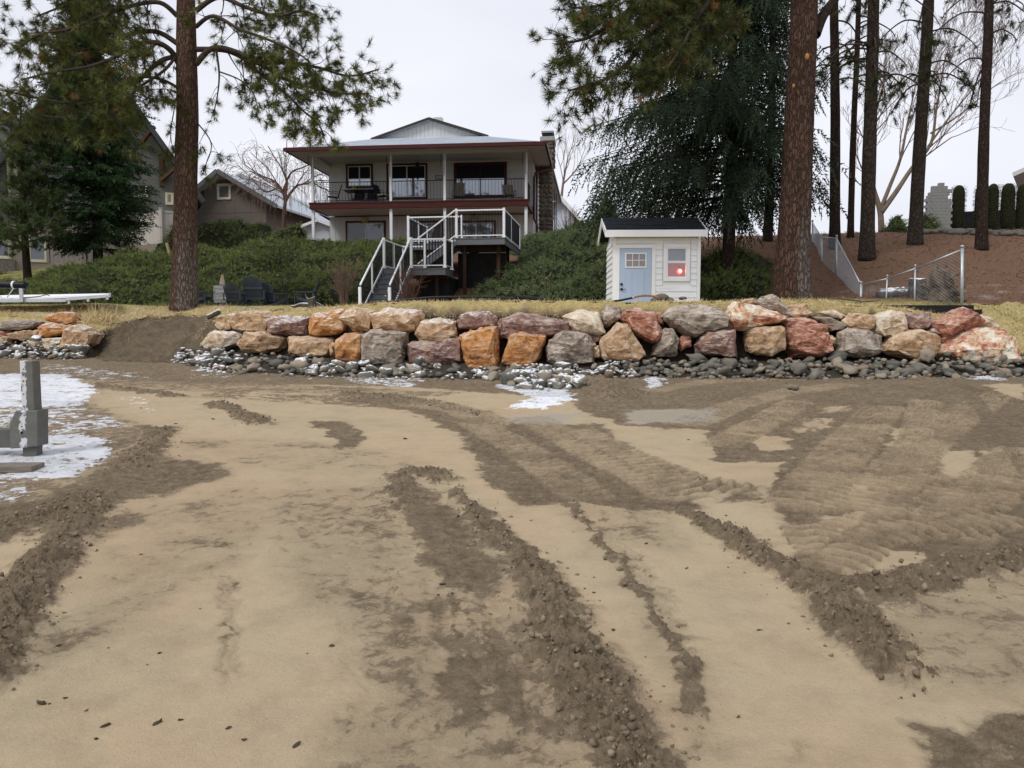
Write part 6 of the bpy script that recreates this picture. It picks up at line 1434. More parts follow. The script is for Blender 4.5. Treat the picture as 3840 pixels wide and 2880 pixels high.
def conifer(tree, H, z0, rad, seed, mat, spr, droop, per_m, whorl=0.42, nb=6, hang=0.8, trunk_r=0.2, tmat=None, topf=0.03, up=0.25, size=1.0, tp=None, rfun=None, asym=0.0):
    r = random.Random(seed); rr_ = np.random.default_rng(seed); mb = MB(); pos = []; dr = []
    trunk_obj(tree, tp or [Vector((0, 0, 0)), Vector((0.05, 0, H * 0.3)), Vector((0, 0.05, H * 0.6)), Vector((0, 0, H))], [trunk_r, trunk_r * .85, trunk_r * .55, 0.02], tmat or M['bark_dark'], 16, 0.05, 0.2)
    z = z0
    while z < H - 0.3:
        t = (z - z0) / (H - z0); Rz = rad * ((1 - t) ** 0.8 * (1 - topf) + topf) * (0.85 if t < 0.04 else 1.0)
        if rfun: Rz = rfun(z)
        for k in range(nb):
            a = r.uniform(0, 2 * math.pi); L = Rz * r.uniform(0.75, 1.12) * (1 - asym * max(0.0, math.cos(a))); n = 8; pts = []; zz = z + r.uniform(-0.15, 0.15)
            for i in range(n + 1):
                s = i / n; rr2 = L * s; dz = up * L * 0.25 * s - droop * L * (s ** 1.5) + 0.22 * L * max(0, s - 0.6) ** 1.4
                pts.append(Vector((math.cos(a + 0.12 * s) * rr2, math.sin(a + 0.12 * s) * rr2, zz + dz)))
            mb.tube(pts, [0.035 * (1 - 0.85 * i / n) * (0.5 + 0.5 * L / rad) for i in range(n + 1)], 4, False)
            m_ = max(4, int(L * per_m))
            for q in range(m_):
                s = 0.12 + 0.88 * (q + r.random()) / m_; i = min(int(s * n), n - 1); f = s * n - i; p = pts[i].lerp(pts[i + 1], f); tg = (pts[i + 1] - pts[i]).normalized()
                sd = Vector((-math.sin(a), math.cos(a), 0)) * (1 if r.random() < 0.5 else -1)
                d = tg * r.uniform(0.3, 1.0) + sd * r.uniform(0.1, 0.9) + Vector((0, 0, -hang * r.uniform(0.3, 1.1))) + rv(r) * 0.2
                pos.append(p[:]); dr.append(d[:])
        z += whorl * r.uniform(0.7, 1.2) * (1 - 0.35 * t)
    tag(mb.build('branches', M['twig'] if tmat is None else tmat, tree, True), kind='stuff')
    pos = np.array(pos); dr = np.array(dr)
    tag(scatter('crown', spr, pos, rotmats(len(pos), dr, r=rr_), rr_.uniform(0.75, 1.3, len(pos)) * size, mat, tree, r=rr_), kind='stuff'); return len(pos)
def at_ground(sx, Y, dz=0.0): x = (sx - 1920) / F * Y; return Vector((x, Y, gz(x, Y) + dz))
sb = at_ground(2722, 24.5, -0.1)
spruce = thing("spruce_tree", "broad dark spruce with drooping branches standing behind the white shed", "spruce tree", sb)
ns_ = conifer(spruce, 15.5, 2.6, 4.6, 41, M['spruce'], SPR_H, 0.40, 9.5, 0.33, 9, 2.0, 0.2, M['bark_dark'], up=0.5, asym=0.55, rfun=lambda z: 4.5 * (0.8 if z < 3.2 else 1.0) * (1 - max(0, z - 5) / 13.5))
s2 = at_ground(2868, 30.0, -0.1)
sp2 = thing("spruce_tree", "thinner dark spruce half hidden between the broad spruce and the massive pine", "spruce tree", s2)
conifer(sp2, 13.5, 1.6, 1.35, 42, M['spruce'], SPR, 0.5, 5, 0.5, 5, 1.1, 0.18, M['bark_dark'])
fb = at_ground(382, 34.0, -0.1)
fir = thing("fir_tree", "dense dark green fir standing in front of the grey gabled house", "fir tree", fb)
conifer(fir, 14.0, 0.9, 2.35, 43, M['fir'], SPR, 0.22, 9.5, 0.25, 9, 0.55, 0.2, M['bark_dark'], up=0.6, rfun=lambda z: 2.15 * (0.75 + 0.25 * min(1, z / 3)) if z < 6.5 else 2.15 * (1 - (z - 6.5) / 8.0))
yb_ = at_ground(118, 32.0, -0.1)
ypine = thing("young_pine", "loose green young pine beside the dense fir and the grey house", "pine tree", yb_)
trunk_obj(ypine, [Vector((0, 0, 0)), Vector((-.05, 0, 2.5)), Vector((0, 0, 5)), Vector((.05, 0, 7.5))], [0.15, 0.12, 0.08, 0.02], M['bark_dark'], 12)
ry_ = random.Random(5); yl = []
for k in range(46):
    z = 1.3 + 5.9 * (k / 46); a = ry_.uniform(0, 6.28); L = 1.9 * (1 - 0.75 * (k / 46)) * ry_.uniform(.7, 1.1)
    p0 = yb_ + Vector((0, 0, z)); yl.append(([p0, p0 + Vector((math.cos(a) * L * .5, math.sin(a) * L * .5, 0.12 * L)), p0 + Vector((math.cos(a) * L, math.sin(a) * L, 0.30 * L))], 0.028, 0.01))
pine_crown(ypine, yb_, yl, 44, M['young_pine'] if 'young_pine' in M else M.setdefault('young_pine', leaf_mat('young_pine_needle', (0.035, 0.055, 0.022), (0.10, 0.135, 0.05))), tufts=TUFTS_LOW, dens=8.0, blen=(0.3, 0.6), droop=0.1, lift=0.6, level=1, rust=0.0, tsize=0.95)
# ---------------------------------------------------------------- slim pines on the hill
HILLP = [((3132, 870), (3132, 500), (3130, 200), (3127, -60), 28.0, 0.165, "slim pine on the hill standing next to the massive pine trunk", [(-1, 2), (1, 3)]),
         ((3190, 860), (3200, 500), (3214, 200), (3222, -60), 31.0, 0.11, "thinnest leaning pine on the hill with bare side twigs", [(1, 6)]),
         ((3250, 968), (3262, 500), (3272, 200), (3278, -60), 26.0, 0.205, "dark straight pine on the hill behind the lowest stretch of fence", [(1, 3)]),
         ((3430, 908), (3452, 500), (3475, 150), (3486, -60), 28.5, 0.21, "grey brown pine on the hill leaning in front of the bare forked tree", [(1, 4)]),
         ((3680, 935), (3690, 500), (3705, 150), (3712, -60), 27.0, 0.165, "dark slender pine on the hill in front of the clipped hedge columns", [(-1, 5), (1, 6)])]
rH = random.Random(77)
for i, (b0, b1, b2, b3, Yh, rad, lab, spec) in enumerate(HILLP):
    bb = P(b0[0], b0[1], Yh); bb.z = gz(bb.x, bb.y) - 0.08
    t_ = thing("slim_pine", lab, "pine tree", bb)
    up_ = P(b3[0], b3[1], Yh); ex = bb + (up_ - bb) * 1.5
    trunk_obj(t_, [Vector((0, 0, 0))] + [P(a[0], a[1], Yh) - bb for a in (b1, b2, b3)] + [ex - bb], [rad * 1.15, rad, rad * .9, rad * .82, rad * .55], M['bark_grey'] if i in (2, 3) else M['bark_dark'], 18, 0.05, 0.3)
    limbs = []
    for k in range(26):
        f = rH.uniform(0.62, 1.45); p0 = bb + (up_ - bb) * f; a = rH.uniform(0, 6.28); L = rH.uniform(1.0, 2.2) * (1.0 if f < 1.1 else 1.2)
        if i == 1: L *= 0.7
        limbs.append(([p0, p0 + Vector((math.cos(a) * L * .45, math.sin(a) * L * .45, 0.05)), p0 + Vector((math.cos(a) * L * .85, math.sin(a) * L * .85, -0.25 * L)), p0 + Vector((math.cos(a) * L, math.sin(a) * L, -0.45 * L))], 0.035, 0.012))
    pine_crown(t_, bb, limbs, 60 + i, M['pine_needle_dark'], tufts=TUFTS_LOW, dens=1.7, blen=(0.4, 0.9), droop=0.7, lift=0.3, level=1, rust=0.02, tsize=1.0, side=(1, 3))
# ---------------------------------------------------------------- bare trees
def bare(name, label, cat, base, stems, seed, mat, levels, spread, up, n_side, tmat=None, shr=0.62, droop=0.0, group=None, minr=0.006):
    t = thing(name, label, cat, base, group=group); r = random.Random(seed); mt = MB(); mt2 = MB()
    def rec(p, d, L, rad, lev, mb):
        pts = [p.copy()]; q = p.copy(); dd = d.copy()
        for k in range(5):
            dd = (dd + rv(r) * 0.14 + Vector((0, 0, up * 0.12 - droop * 0.2 * (levels - lev)))).normalized(); q = q + dd * L / 5; pts.append(q.copy())
        mb.tube(pts, [max(rad * (1 - 0.45 * k / 5), minr) for k in range(6)], 6 if rad > 0.03 else 3, False)
        if lev <= 0: return
        for _ in range(r.randint(*n_side)):
            k = r.randint(2, 5); nd = (dd * 0.8 + rv(r) * spread + Vector((0, 0, up * 0.25))).normalized()
            rec(pts[k], nd, L * shr * r.uniform(0.8, 1.15), max(rad * 0.5, minr), lev - 1, mt2)
    for pix, Y0, r0, r1 in stems:
        cp = catmull([P(a, b_, Y0) - base for a, b_ in pix], 5); rads = list(np.linspace(r0, r1, len(cp))); mt.tube(cp, rads, 8)
        for k in range(len(cp)):
            if k > len(cp) * 0.35 and r.random() < 0.62:
                tg = (cp[min(k + 1, len(cp) - 1)] - cp[k - 1]).normalized(); rec(cp[k], (tg + rv(r) * spread).normalized(), r.uniform(0.8, 1.3) * (2.0 if levels > 2 else 0.8), rads[k] * 0.45, levels - 1, mt2)
        rec(cp[-1], (cp[-1] - cp[-2]).normalized(), 1.6 if levels > 2 else 0.6, r1, levels, mt2)
    mt.build('trunk', tmat or mat, t, True); tag(mt2.build('branches', mat, t, True), kind='stuff'); return t
vb = at_ground(3305, 40, -0.2)
bare("bare_tree", "bare forked deciduous tree with pale limbs behind the hill pines", "tree", vb,
     [([(3305, 870), (3300, 790), (3272, 690), (3262, 560), (3280, 440), (3310, 330)], 40, .17, .04), ([(3300, 790), (3340, 690), (3375, 600), (3400, 480), (3420, 380)], 40, .12, .035),
      ([(3302, 800), (3360, 720), (3420, 630), (3490, 540), (3510, 420), (3530, 300)], 40, .15, .035), ([(3480, 550), (3560, 440), (3650, 330), (3720, 240)], 40, .06, .02), ([(3490, 500), (3600, 430), (3720, 330), (3800, 280)], 40, .05, .015),
      ([(3400, 480), (3450, 380), (3520, 260), (3600, 180)], 40, .05, .015)], 81, M['twig_red2'], 4, 0.55, 0.5, (2, 4), M['bark_pale'], 0.66, minr=0.008)
wb2 = at_ground(1062, 44, -0.2)
wt_ = bare("weeping_tree", "bare weeping tree with curled twigs left of the white house", "tree", wb2,
     [([(1062, 900), (1065, 810), (1068, 740), (1040, 690), (1010, 670)], 44, .13, .05), ([(1068, 745), (1075, 680), (1060, 640)], 44, .10, .045), ([(1070, 750), (1110, 700), (1140, 690)], 44, .09, .04), ([(1060, 720), (1090, 650), (1130, 630)], 44, .07, .04), ([(1050, 700), (1000, 720), (970, 700)], 44, .05, .03)], 83, M['twig_tan'], 3, 0.8, -0.1, (3, 4), M['twig_red'], 0.6, 0.28)
# hanging whips
rw = random.Random(9); mw = MB()
for k in range(150):
    c0 = P(rw.uniform(950, 1180), rw.uniform(600, 720), 44 + rw.uniform(-2, 2)) - wb2; L = rw.uniform(0.7, 1.9); dx = rw.uniform(-.5, .5)
    mw.tube([c0 + Vector((-dx * .6, 0, -.1)), c0 + Vector((0, 0, .1)), c0 + Vector((dx * .5, 0, -.1 * L)), c0 + Vector((dx * .8, 0, -.5 * L)), c0 + Vector((dx * .8, 0, -L))], 0.007, 3, False)
tag(mw.build('whips', M['twig_tan'], wt_), kind='stuff')
bare("bare_tree", "small bare tree seen behind the chimney side of the white house", "tree", at_ground(2100, 62, 0), [([(2100, 800), (2110, 700), (2120, 640), (2130, 590)], 62, .12, .04), ([(2112, 690), (2150, 650), (2170, 620)], 62, .07, .03)], 85, M['twig_tan'], 3, 0.6, 0.4, (2, 4), shr=0.6)
def bush(name, label, sx, Y, hgt, wid, seed, mat, n=26):
    b_ = at_ground(sx, Y, -0.03); t = thing(name, label, "shrub", b_); r = random.Random(seed); mb = MB(); fine = MB()
    for k in range(n):
        a = r.uniform(0, 6.28); s = r.random(); e = Vector((math.cos(a) * wid * s, math.sin(a) * wid * s, hgt * r.uniform(.7, 1.05))); c = Vector((math.cos(a) * .12, math.sin(a) * .12, hgt * .35)) 
        cp = catmull([Vector((math.cos(a) * .07, math.sin(a) * .07, 0)), c + rv(r) * .05, e * .75 + rv(r) * .05, e], 4); mb.tube(cp, list(np.linspace(.014, .005, len(cp))), 4, False)
        for _ in range(9):
            q = cp[r.randint(4, len(cp) - 1)]; d = (Vector((math.cos(a), math.sin(a), 1.0)) + rv(r) * .9).normalized() * r.uniform(.12, .38); fine.tube([q, q + d * .6 + rv(r) * .03, q + d], 0.0045, 3, False)
    mb.build('stems', mat, t); tag(fine.build('twigs', mat, t), kind='stuff'); return t
bush("bare_shrub", "leafless brown shrub on the lawn left of the deck stairs", 1292, 24.2, 1.45, .55, 91, M['twig_tan'], 34)
bush("bare_shrub", "leafless red stemmed shrub at the right side of the deck stairs", 1535, 24.0, 1.5, .5, 92, M['twig_red'], 26)
bush("bare_shrub", "reddish bare shrub at the far chimney corner of the white house", 2130, 40.5, 2.2, .8, 93, M['twig_red'], 30)
# ---------------------------------------------------------------- juniper banks
def jspray(seed):
    r = np.random.default_rng(seed); vs = []; fs = []
    for k in range(11):
        t = r.random(); z = 0.05 + 0.36 * t; a = r.uniform(0, 6.28); l = 0.13 * (1.2 - t) * r.uniform(.7, 1.3)
        b_ = len(vs); sx_, sy_ = math.cos(a), math.sin(a)
        vs += [(-sy_ * .017, sx_ * .017, z), (sy_ * .017, -sx_ * .017, z), (sx_ * l, sy_ * l, z + l * .9)]; fs.append([b_, b_ + 1, b_ + 2])
    b_ = len(vs); vs += [(-.01, 0, 0), (.01, 0, 0), (0, 0, .50)]; fs.append([b_, b_ + 1, b_ + 2]); return np.array(vs), np.array(fs)
JS = [jspray(k) for k in range(6)]
def juniper(name, label, poly, hfun, seed, mat, dens, lean=(0.25, -0.9), flow=0.55):
    dens = dens * 1.75
    """poly in world xy; foliage heightfield of hfun above ground plus leaning sprays"""
    poly = np.array(poly, float); lo = poly.min(0); hi = poly.max(0); st = 0.22
    gx_ = np.arange(lo[0], hi[0] + st, st); gy_ = np.arange(lo[1], hi[1] + st, st); XX, YY = np.meshgrid(gx_, gy_); x_, y_ = XX.ravel(), YY.ravel()
    sd_ = poly_sd(x_ + .25 * fbm(x_ * 1.2, y_ * 1.2, 2, seed), y_ + .25 * fbm(x_ * 1.2, y_ * 1.2, 2, seed + 3), poly); edge = sstep(0.0, 0.9, -sd_)
    mound = 0.55 + 0.85 * fbm(x_ * .55, y_ * .55, 3, seed + 7) + 0.30 * np.abs(fbm(x_ * 1.3, y_ * 1.3, 2, seed + 9))
    hh_ = hfun(x_, y_) * edge ** 0.6 * np.clip(mound + 0.25, 0.25, 1.4) + 0.08 * fbm(x_ * 3, y_ * 3, 2, seed + 11) * edge
    g_ = ground(x_, y_); zz = np.where(sd_ < 0.1, g_ + hh_, g_ - 0.15)
    ii_ = np.arange(len(x_)).reshape(XX.shape); q = np.stack([ii_[:-1, :-1].ravel(), ii_[:-1, 1:].ravel(), ii_[1:, 1:].ravel(), ii_[1:, :-1].ravel()], 1)
    q = q[(sd_[q] < 0.15).any(1)]; used, inv = np.unique(q, return_inverse=True)
    t = thing(name, label, "juniper", (float(poly[:, 0].mean()), float(lo[1]), gz(float(poly[:, 0].mean()), float(lo[1])))); off = np.array(t.location)
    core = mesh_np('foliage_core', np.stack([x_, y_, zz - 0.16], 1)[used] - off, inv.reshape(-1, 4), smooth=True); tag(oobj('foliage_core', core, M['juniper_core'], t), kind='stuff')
    r_ = np.random.default_rng(seed); area = (hi[0] - lo[0]) * (hi[1] - lo[1]); n = int(area * dens)
    px_, py_ = r_.uniform(lo[0], hi[0], n), r_.uniform(lo[1], hi[1], n)
    fi = (px_ - lo[0]) / st; fj = (py_ - lo[1]) / st; i0 = np.clip(fi.astype(int), 0, XX.shape[1] - 2); j0 = np.clip(fj.astype(int), 0, XX.shape[0] - 2); a = fi - i0; b_ = fj - j0; ZZ = zz.reshape(XX.shape); SDD = sd_.reshape(XX.shape)
    zi = ZZ[j0, i0] * (1 - a) * (1 - b_) + ZZ[j0, i0 + 1] * a * (1 - b_) + ZZ[j0 + 1, i0] * (1 - a) * b_ + ZZ[j0 + 1, i0 + 1] * a * b_; keep = (SDD[j0, i0] < -0.02) & (fbm(px_ * 1.9, py_ * 1.9, 3, seed + 51) + r_.normal(0, .12, n) > -.30)
    nx = (ZZ[j0, i0] - ZZ[j0, i0 + 1]) / st; ny = (ZZ[j0, i0] - ZZ[j0 + 1, i0]) / st
    wv = fbm(px_ * .5, py_ * .5, 2, seed + 31)
    d = np.stack([nx * .7 + lean[0] + .9 * wv + r_.normal(0, .35, n), ny * .7 + lean[1] + r_.normal(0, .35, n), np.full(n, flow) + r_.normal(0, .25, n)], 1)
    pos = np.stack([px_, py_, zi - 0.18 - .10 * r_.random(n)], 1) - off
    tint = np.clip(0.5 + 0.55 * fbm(px_ * .8, py_ * .8, 3, seed + 41) + r_.normal(0, .18, n), 0, 1)
    k = keep
    tag(scatter('foliage', JS, pos[k], rotmats(int(k.sum()), d[k], r=r_), r_.uniform(.5, .95, n)[k], mat, t, tint=tint[k], r=r_), kind='stuff'); return t
def WX(sx, Y): return ((sx - 1920) / F * Y, Y)
juniper("juniper_bank", "wide bank of spreading green juniper below the houses left of the deck stairs",
        [WX(-250, 26.0), WX(300, 25.3), WX(800, 25.3), WX(1280, 25.6), WX(1420, 26.6), WX(1500, 30.0), WX(1640, 32.5), WX(1700, 36.0), WX(1200, 36.3), WX(800, 34.0), WX(420, 33.0), WX(190, 31.0), WX(40, 29.3), WX(-250, 28.3)],
        lambda x, y: np.full(x.shape, 0.75), 301, M['juniper'], 62)
juniper("juniper_bank", "bluish juniper bank between the deck stairs and the white shed",
        [WX(1600, 24.9), WX(1780, 24.3), WX(2100, 24.0), WX(2330, 23.6), WX(2420, 25.0), WX(2430, 34.0), WX(2260, 36.5), WX(2000, 36.4), WX(1900, 35.0), WX(1960, 30.0), WX(1850, 28.2), WX(1740, 27.0)],
        lambda x, y: 0.75 + 0.25 * sstep(-2, 2, x), 302, M['juniper_blue'], 70, (-0.5, -0.7))
juniper("juniper_hedge", "dark upper juniper mass in front of the brown gabled house", [WX(650, 37.0), WX(1160, 37.0), WX(1190, 39.5), WX(900, 42), WX(560, 41)], lambda x, y: np.full(x.shape, 1.55), 303, M['juniper'], 50)
juniper("juniper_hedge", "low dark juniper on the slope between the shed and the massive pine", [WX(2560, 22.6), WX(2880, 22.0), WX(2930, 23.5), WX(2900, 26.0), WX(2640, 26.5), WX(2480, 25.0)], lambda x, y: np.full(x.shape, 0.7), 304, M['juniper'], 60)
juniper("round_shrub", "rounded dark shrub on the hill crest below the bare forked tree", [WX(3290, 33), WX(3400, 32.6), WX(3400, 34.5), WX(3290, 34.5)], lambda x, y: np.full(x.shape, 1.0), 305, M['juniper'], 70)
juniper("round_shrub", "rounded dark shrub beside the stepped block wall", [WX(3400, 32.4), WX(3500, 32.4), WX(3500, 34.0), WX(3400, 34.0)], lambda x, y: np.full(x.shape, 1.05), 306, M['juniper'], 70)
juniper("juniper_mound", "tall green mound at the house corner behind the shed roof", [WX(2170, 34.0), WX(2330, 33.0), WX(2350, 36.5), WX(2200, 37.0)], lambda x, y: np.full(x.shape, 1.8), 307, M['juniper_blue'], 70)
juniper("low_shrub", "small clipped dark shrub at the corner of the grey gabled house", [WX(-60, 34.5), WX(30, 34.5), WX(30, 36), WX(-60, 36)], lambda x, y: np.full(x.shape, .9), 308, M['juniper'], 60)
# clipped columns on the hill
def column(label, sx, Y, wpx, top_sy, seed):
    b_ = at_ground(sx, Y, -0.05); hgt = P(sx, top_sy, Y).z - b_.z; rad = wpx / F * Y / 2 - 0.02; t = thing("clipped_hedge", label, "hedge", b_); r_ = np.random.default_rng(seed); n = int(900 * rad * hgt / .6)
    tv, tf = lump_template(seed, 3, (1, 1, 1), 0.10); tv = tv.copy(); tv[:, 2] = np.sign(tv[:, 2]) * np.abs(tv[:, 2]) ** 0.35; f = np.sqrt(np.maximum(1 - np.abs(tv[:, 2]) ** 6, 0)); xy = tv[:, :2]; nn = np.linalg.norm(xy, axis=1, keepdims=True) + 1e-6; tv[:, :2] = xy / nn * (0.95 * rad) * np.minimum(1, f)[:, None]; tv[:, 2] = (tv[:, 2] + 1) / 2 * hgt * .99
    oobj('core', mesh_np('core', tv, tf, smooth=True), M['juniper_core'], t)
    a = r_.uniform(0, 6.28, n); z = r_.random(n) ** .9; nar = np.where(z < 0.45, 0.88, 1.0); rr_ = rad * nar * (1 - np.clip(z - .9, 0, 1) * 6 * r_.random(n)) * r_.uniform(.86, 1.02, n)
    pos = np.stack([np.cos(a) * rr_, np.sin(a) * rr_, z * hgt * .98 - .04], 1); d = np.stack([np.cos(a), np.sin(a), np.full(n, .25)], 1) + r_.normal(0, .4, (n, 3))
    tag(scatter('foliage', JS, pos, rotmats(n, d, r=r_), r_.uniform(.16, .28, n), M['hedge_dull'], t, r=r_), kind='stuff')
M['hedge_dull'] = leaf_mat('hedge_foliage', (0.028, 0.030, 0.014), (0.10, 0.090, 0.045))
for k, (sx_, w_, ts, lab) in enumerate(((3569, 48, 692, "clipped hedge column standing next to the stepped block wall"), (3652, 46, 690, "clipped hedge column half hidden behind the dark slender hill pine"), (3696, 44, 686, "clipped hedge column just past the dark slender hill pine"),
        (3752, 52, 684, "clipped hedge column paired closely with the last column"), (3808, 50, 686, "clipped hedge column at the end of the row past its close pair"))): column(lab, sx_, 35.0, w_, ts, 400 + k)
# ================================================================ neighbouring houses
def lap_mat(name, c1, c2, pitch, vertical=False, rough=0.75):
    m, nt, b = new_mat(name); tc_ = nt.nodes.new('ShaderNodeTexCoord'); sp = nt.nodes.new('ShaderNodeSeparateXYZ'); lk(nt, tc_.outputs['Object'], sp.inputs[0])
    fr = n_math(nt, 'FRACT', n_math(nt, 'DIVIDE', sp.outputs[0 if vertical else 2], pitch)); v = n_coord(nt, 'Object', (1, 1, 6)); f = n_noise(nt, v, 1.4, 6, 0.65)
    col = n_ramp(nt, f, [(0.3, c1), (0.7, c2)]); lk(nt, n_mix(nt, n_math(nt, 'MULTIPLY', n_step(nt, fr, 0.10, 0.0), 0.45), col, tuple(x * .45 for x in c1)), b.inputs['Base Color']); b.inputs['Roughness'].default_value = rough
    lk(nt, n_bump(nt, fr, 0.6, 0.02), b.inputs['Normal']); return m
M['lap_beige'] = lap_mat('lap_beige', (0.36, 0.305, 0.24), (0.32, 0.27, 0.21), 0.17); M['lap_shake'] = lap_mat('lap_shake', (0.165, 0.17, 0.155), (0.125, 0.13, 0.12), 0.16)
M['lap_brown'] = lap_mat('lap_brown', (0.165, 0.135, 0.115), (0.125, 0.105, 0.09), 0.16); M['lap_white'] = lap_mat('lap_white', (0.62, 0.66, 0.72), (0.56, 0.60, 0.66), 0.18)
M['lap_metal'] = lap_mat('standing_seam', (0.42, 0.46, 0.50), (0.36, 0.40, 0.44), 0.4, True, 0.5)
M['roof_dark'] = simple('roof_dark_edge', (0.075, 0.075, 0.075), (0.05, 0.05, 0.052), 3, 0.7, 0.2)
def gable_house(name, label, pts_wall, Yw, depth, mat_low, mat_up, split_sy, apex, rk_l, rk_r, roof_m, yaw=0.0, over=0.8, thick=0.22, edge=None):
    """gable end faces the beach; outline taken from photograph positions on the facade plane"""
    gx0 = (apex[0] - 1920) / F * Yw; fr = Frame(apex[0], Yw, gz(gx0, Yw) - 0.3, yaw); t = thing(name, label, "house", fr.o, yaw)
    q = lambda a: fr.at(a[0], a[1], 0.0); qo = lambda a: fr.at(a[0], a[1], -over)
    zs = q((apex[0], split_sy))[1]; A = qo(apex); Lr, Rr = qo(rk_l), qo(rk_r); xl_, xr_ = q((pts_wall[0], 900))[0], q((pts_wall[1], 900))[0]
    def rz(x): return A[1] + (Lr[1] - A[1]) * (x - A[0]) / (Lr[0] - A[0]) if x < A[0] else A[1] + (Rr[1] - A[1]) * (x - A[0]) / (Rr[0] - A[0])
    zz = min(zs, rz(xl_) - .1, rz(xr_) - .1)
    MB().box(xl_, xr_, 0, depth, -1.0, zz).build('lower_wall', mat_low, t)
    top = [(xr_ - .01, rz(xr_) - .05)] + ([(A[0], A[1] - .05)] if xl_ < A[0] < xr_ else []) + [(xl_ + .01, rz(xl_) - .05)]
    MB().prism([(xl_ + .01, zz + .002), (xr_ - .01, zz + .002)] + top, -0.015, depth - .02).build('gable_wall', mat_up, t)
    for a in (Lr, Rr):
        MB().slab([(A[0], -over, A[1] + .1), (a[0], -over, a[1] + .1), (a[0], depth + .5, a[1] + .1), (A[0], depth + .5, A[1] + .1)], thick * .7).build('roof', roof_m, t)
        MB().beam((A[0], -over - .03, A[1]), (a[0], -over - .03, a[1]), 0.06, thick * 1.3).build('rake_board', edge or M['roof_dark'], t)
    return t, fr.o, q
gh, gb, gq = gable_house("neighbour_house", "grey green gabled house with beige lower siding behind the dense fir", (-140, 742), 46.0, 14, M['lap_beige'], M['lap_shake'], 745, (330, 150), (-150, 800), (764, 757), M['roof_dark'], R(27), over=1.3, thick=.22, edge=M['roof_dark'])
M['timber_brace'] = simple('timber_brace', (0.10, 0.055, 0.03), (0.07, 0.04, 0.024), 5, 0.8, 0.2)
a = gq((603, 610)); c = gq((603, 700)); MB().box(a[0] - .12, a[0] + .12, -.25, -.02, c[1], a[1] + .3).build('brace', M['timber_brace'], gh); d = gq((668, 610)); MB().beam((c[0], -.15, c[1] + .35), (d[0], -.9, d[1] - .3), .2, .2).build('brace', M['timber_brace'], gh)
a = gq((530, 500)); d = gq((575, 470)); MB().beam((a[0], -.15, a[1] - .6), (d[0], -1.0, d[1] - .3), .2, .2).build('brace', M['timber_brace'], gh)
def qwin(t, q, s0, s1, t0, t1, trim, gl_, y=-.03, mull=0, hb=0, tw=.12):
    a, z1_ = q((s0, t0)); b_, z0_ = q((s1, t1)); return window(t, a + tw, b_ - tw, z0_ + tw, z1_ - tw, y, trim, gl_, trim, tw, 'window', mull, .07, hb)
qwin(gh, gq, 516, 554, 694, 740, M['cream'], M['glass_mid']); qwin(gh, gq, 619, 653, 722, 770, M['cream'], M['glass_mid']); qwin(gh, gq, -60, 45, 895, 972, M['cream'], M['glass_mid'], mull=1); qwin(gh, gq, 100, 180, 880, 985, M['cream'], M['glass_mid']); qwin(gh, gq, 20, 70, 520, 740, M['cream'], M['glass_mid'], hb=1)
MB().box(gq((0, 990))[0] - 6, gq((60, 990))[0], -.35, -.06, gq((0, 1030))[1], gq((0, 975))[1]).build('stone_skirt', M['stone_grey'], gh)
# wing with a pale roof further left
Rg = Matrix.Rotation(-R(27), 3, 'Z'); wr = [Rg @ (P(-260, 250, 50) - gb), Rg @ (P(75, 452, 50) - gb), Rg @ (P(75, 452, 50) - gb) + Vector((0, 8, 0)), Rg @ (P(-260, 250, 50) - gb) + Vector((0, 8, 0))]
MB().slab(wr, .3).build('wing_roof', M['roof_grey'], gh); MB().beam(wr[0] + Vector((0, -.05, -.15)), wr[1] + Vector((0, -.05, -.15)), .08, .35).build('rake_board', M['roof_dark'], gh)
wy0 = wr[1].y + .4; MB().prism([(wr[0].x, wr[0].z - .3), (wr[1].x - .6, wr[1].z - .5), (wr[1].x - .6, -1), (wr[0].x, -1)], wy0, wy0 + 6).build('wing_wall', M['lap_shake'], gh)
bh, bb_, bq = gable_house("neighbour_house", "brown gabled house with one cream framed window and metal roof", (716, 1000), 54.0, 9, M['lap_brown'], M['lap_brown'], 800, (814, 640), (690, 745), (1040, 775), M['lap_metal'], R(-9), over=.9, edge=M['shake'])
qwin(bh, bq, 815, 868, 690, 748, M['cream'], M['glass_mid'])
a = bq((760, 700)); MB().box(a[0] - .1, a[0] + .1, -.2, -.03, bq((760, 755))[1], a[1] + .3).build('brace', M['timber_brace'], bh)
th, tb_, tq = gable_house("neighbour_house", "house with a long pale grey roof behind the weeping tree", (930, 1180), 66.0, 10, M['lap_brown'], M['lap_brown'], 800, (900, 655), (740, 760), (1200, 800), M['lap_metal'], R(-6), over=.6, edge=M['roof_grey'])
sh_, sb_, sq = gable_house("garden_shed", "small grey shed with a snowy roof just left of the house corner", (1150, 1236), 48.0, 2.5, M['lap_white'], M['lap_white'], 850, (1190, 826), (1120, 852), (1260, 852), M['snow'], 0, .3, .12, M['snow']); sh_['category'] = 'shed'
rh_, rb_, rq = gable_house("neighbour_house", "white sided house seen past the chimney of the main house", (2058, 2150), 58.0, 8, M['lap_white'], M['lap_white'], 800, (2100, 738), (1990, 800), (2178, 826), M['white'], R(-10), .5, .2, M['white'])
eh_, eb_, eq = gable_house("neighbour_house", "roof corner of a house standing beyond the clipped hedge columns", (3990, 4400), 47.0, 8, M['house_wall'], M['house_wall'], 700, (4200, 480), (3798, 655), (4600, 655), M['roof_grey'], R(-36), .5, .2, M['soffit'])
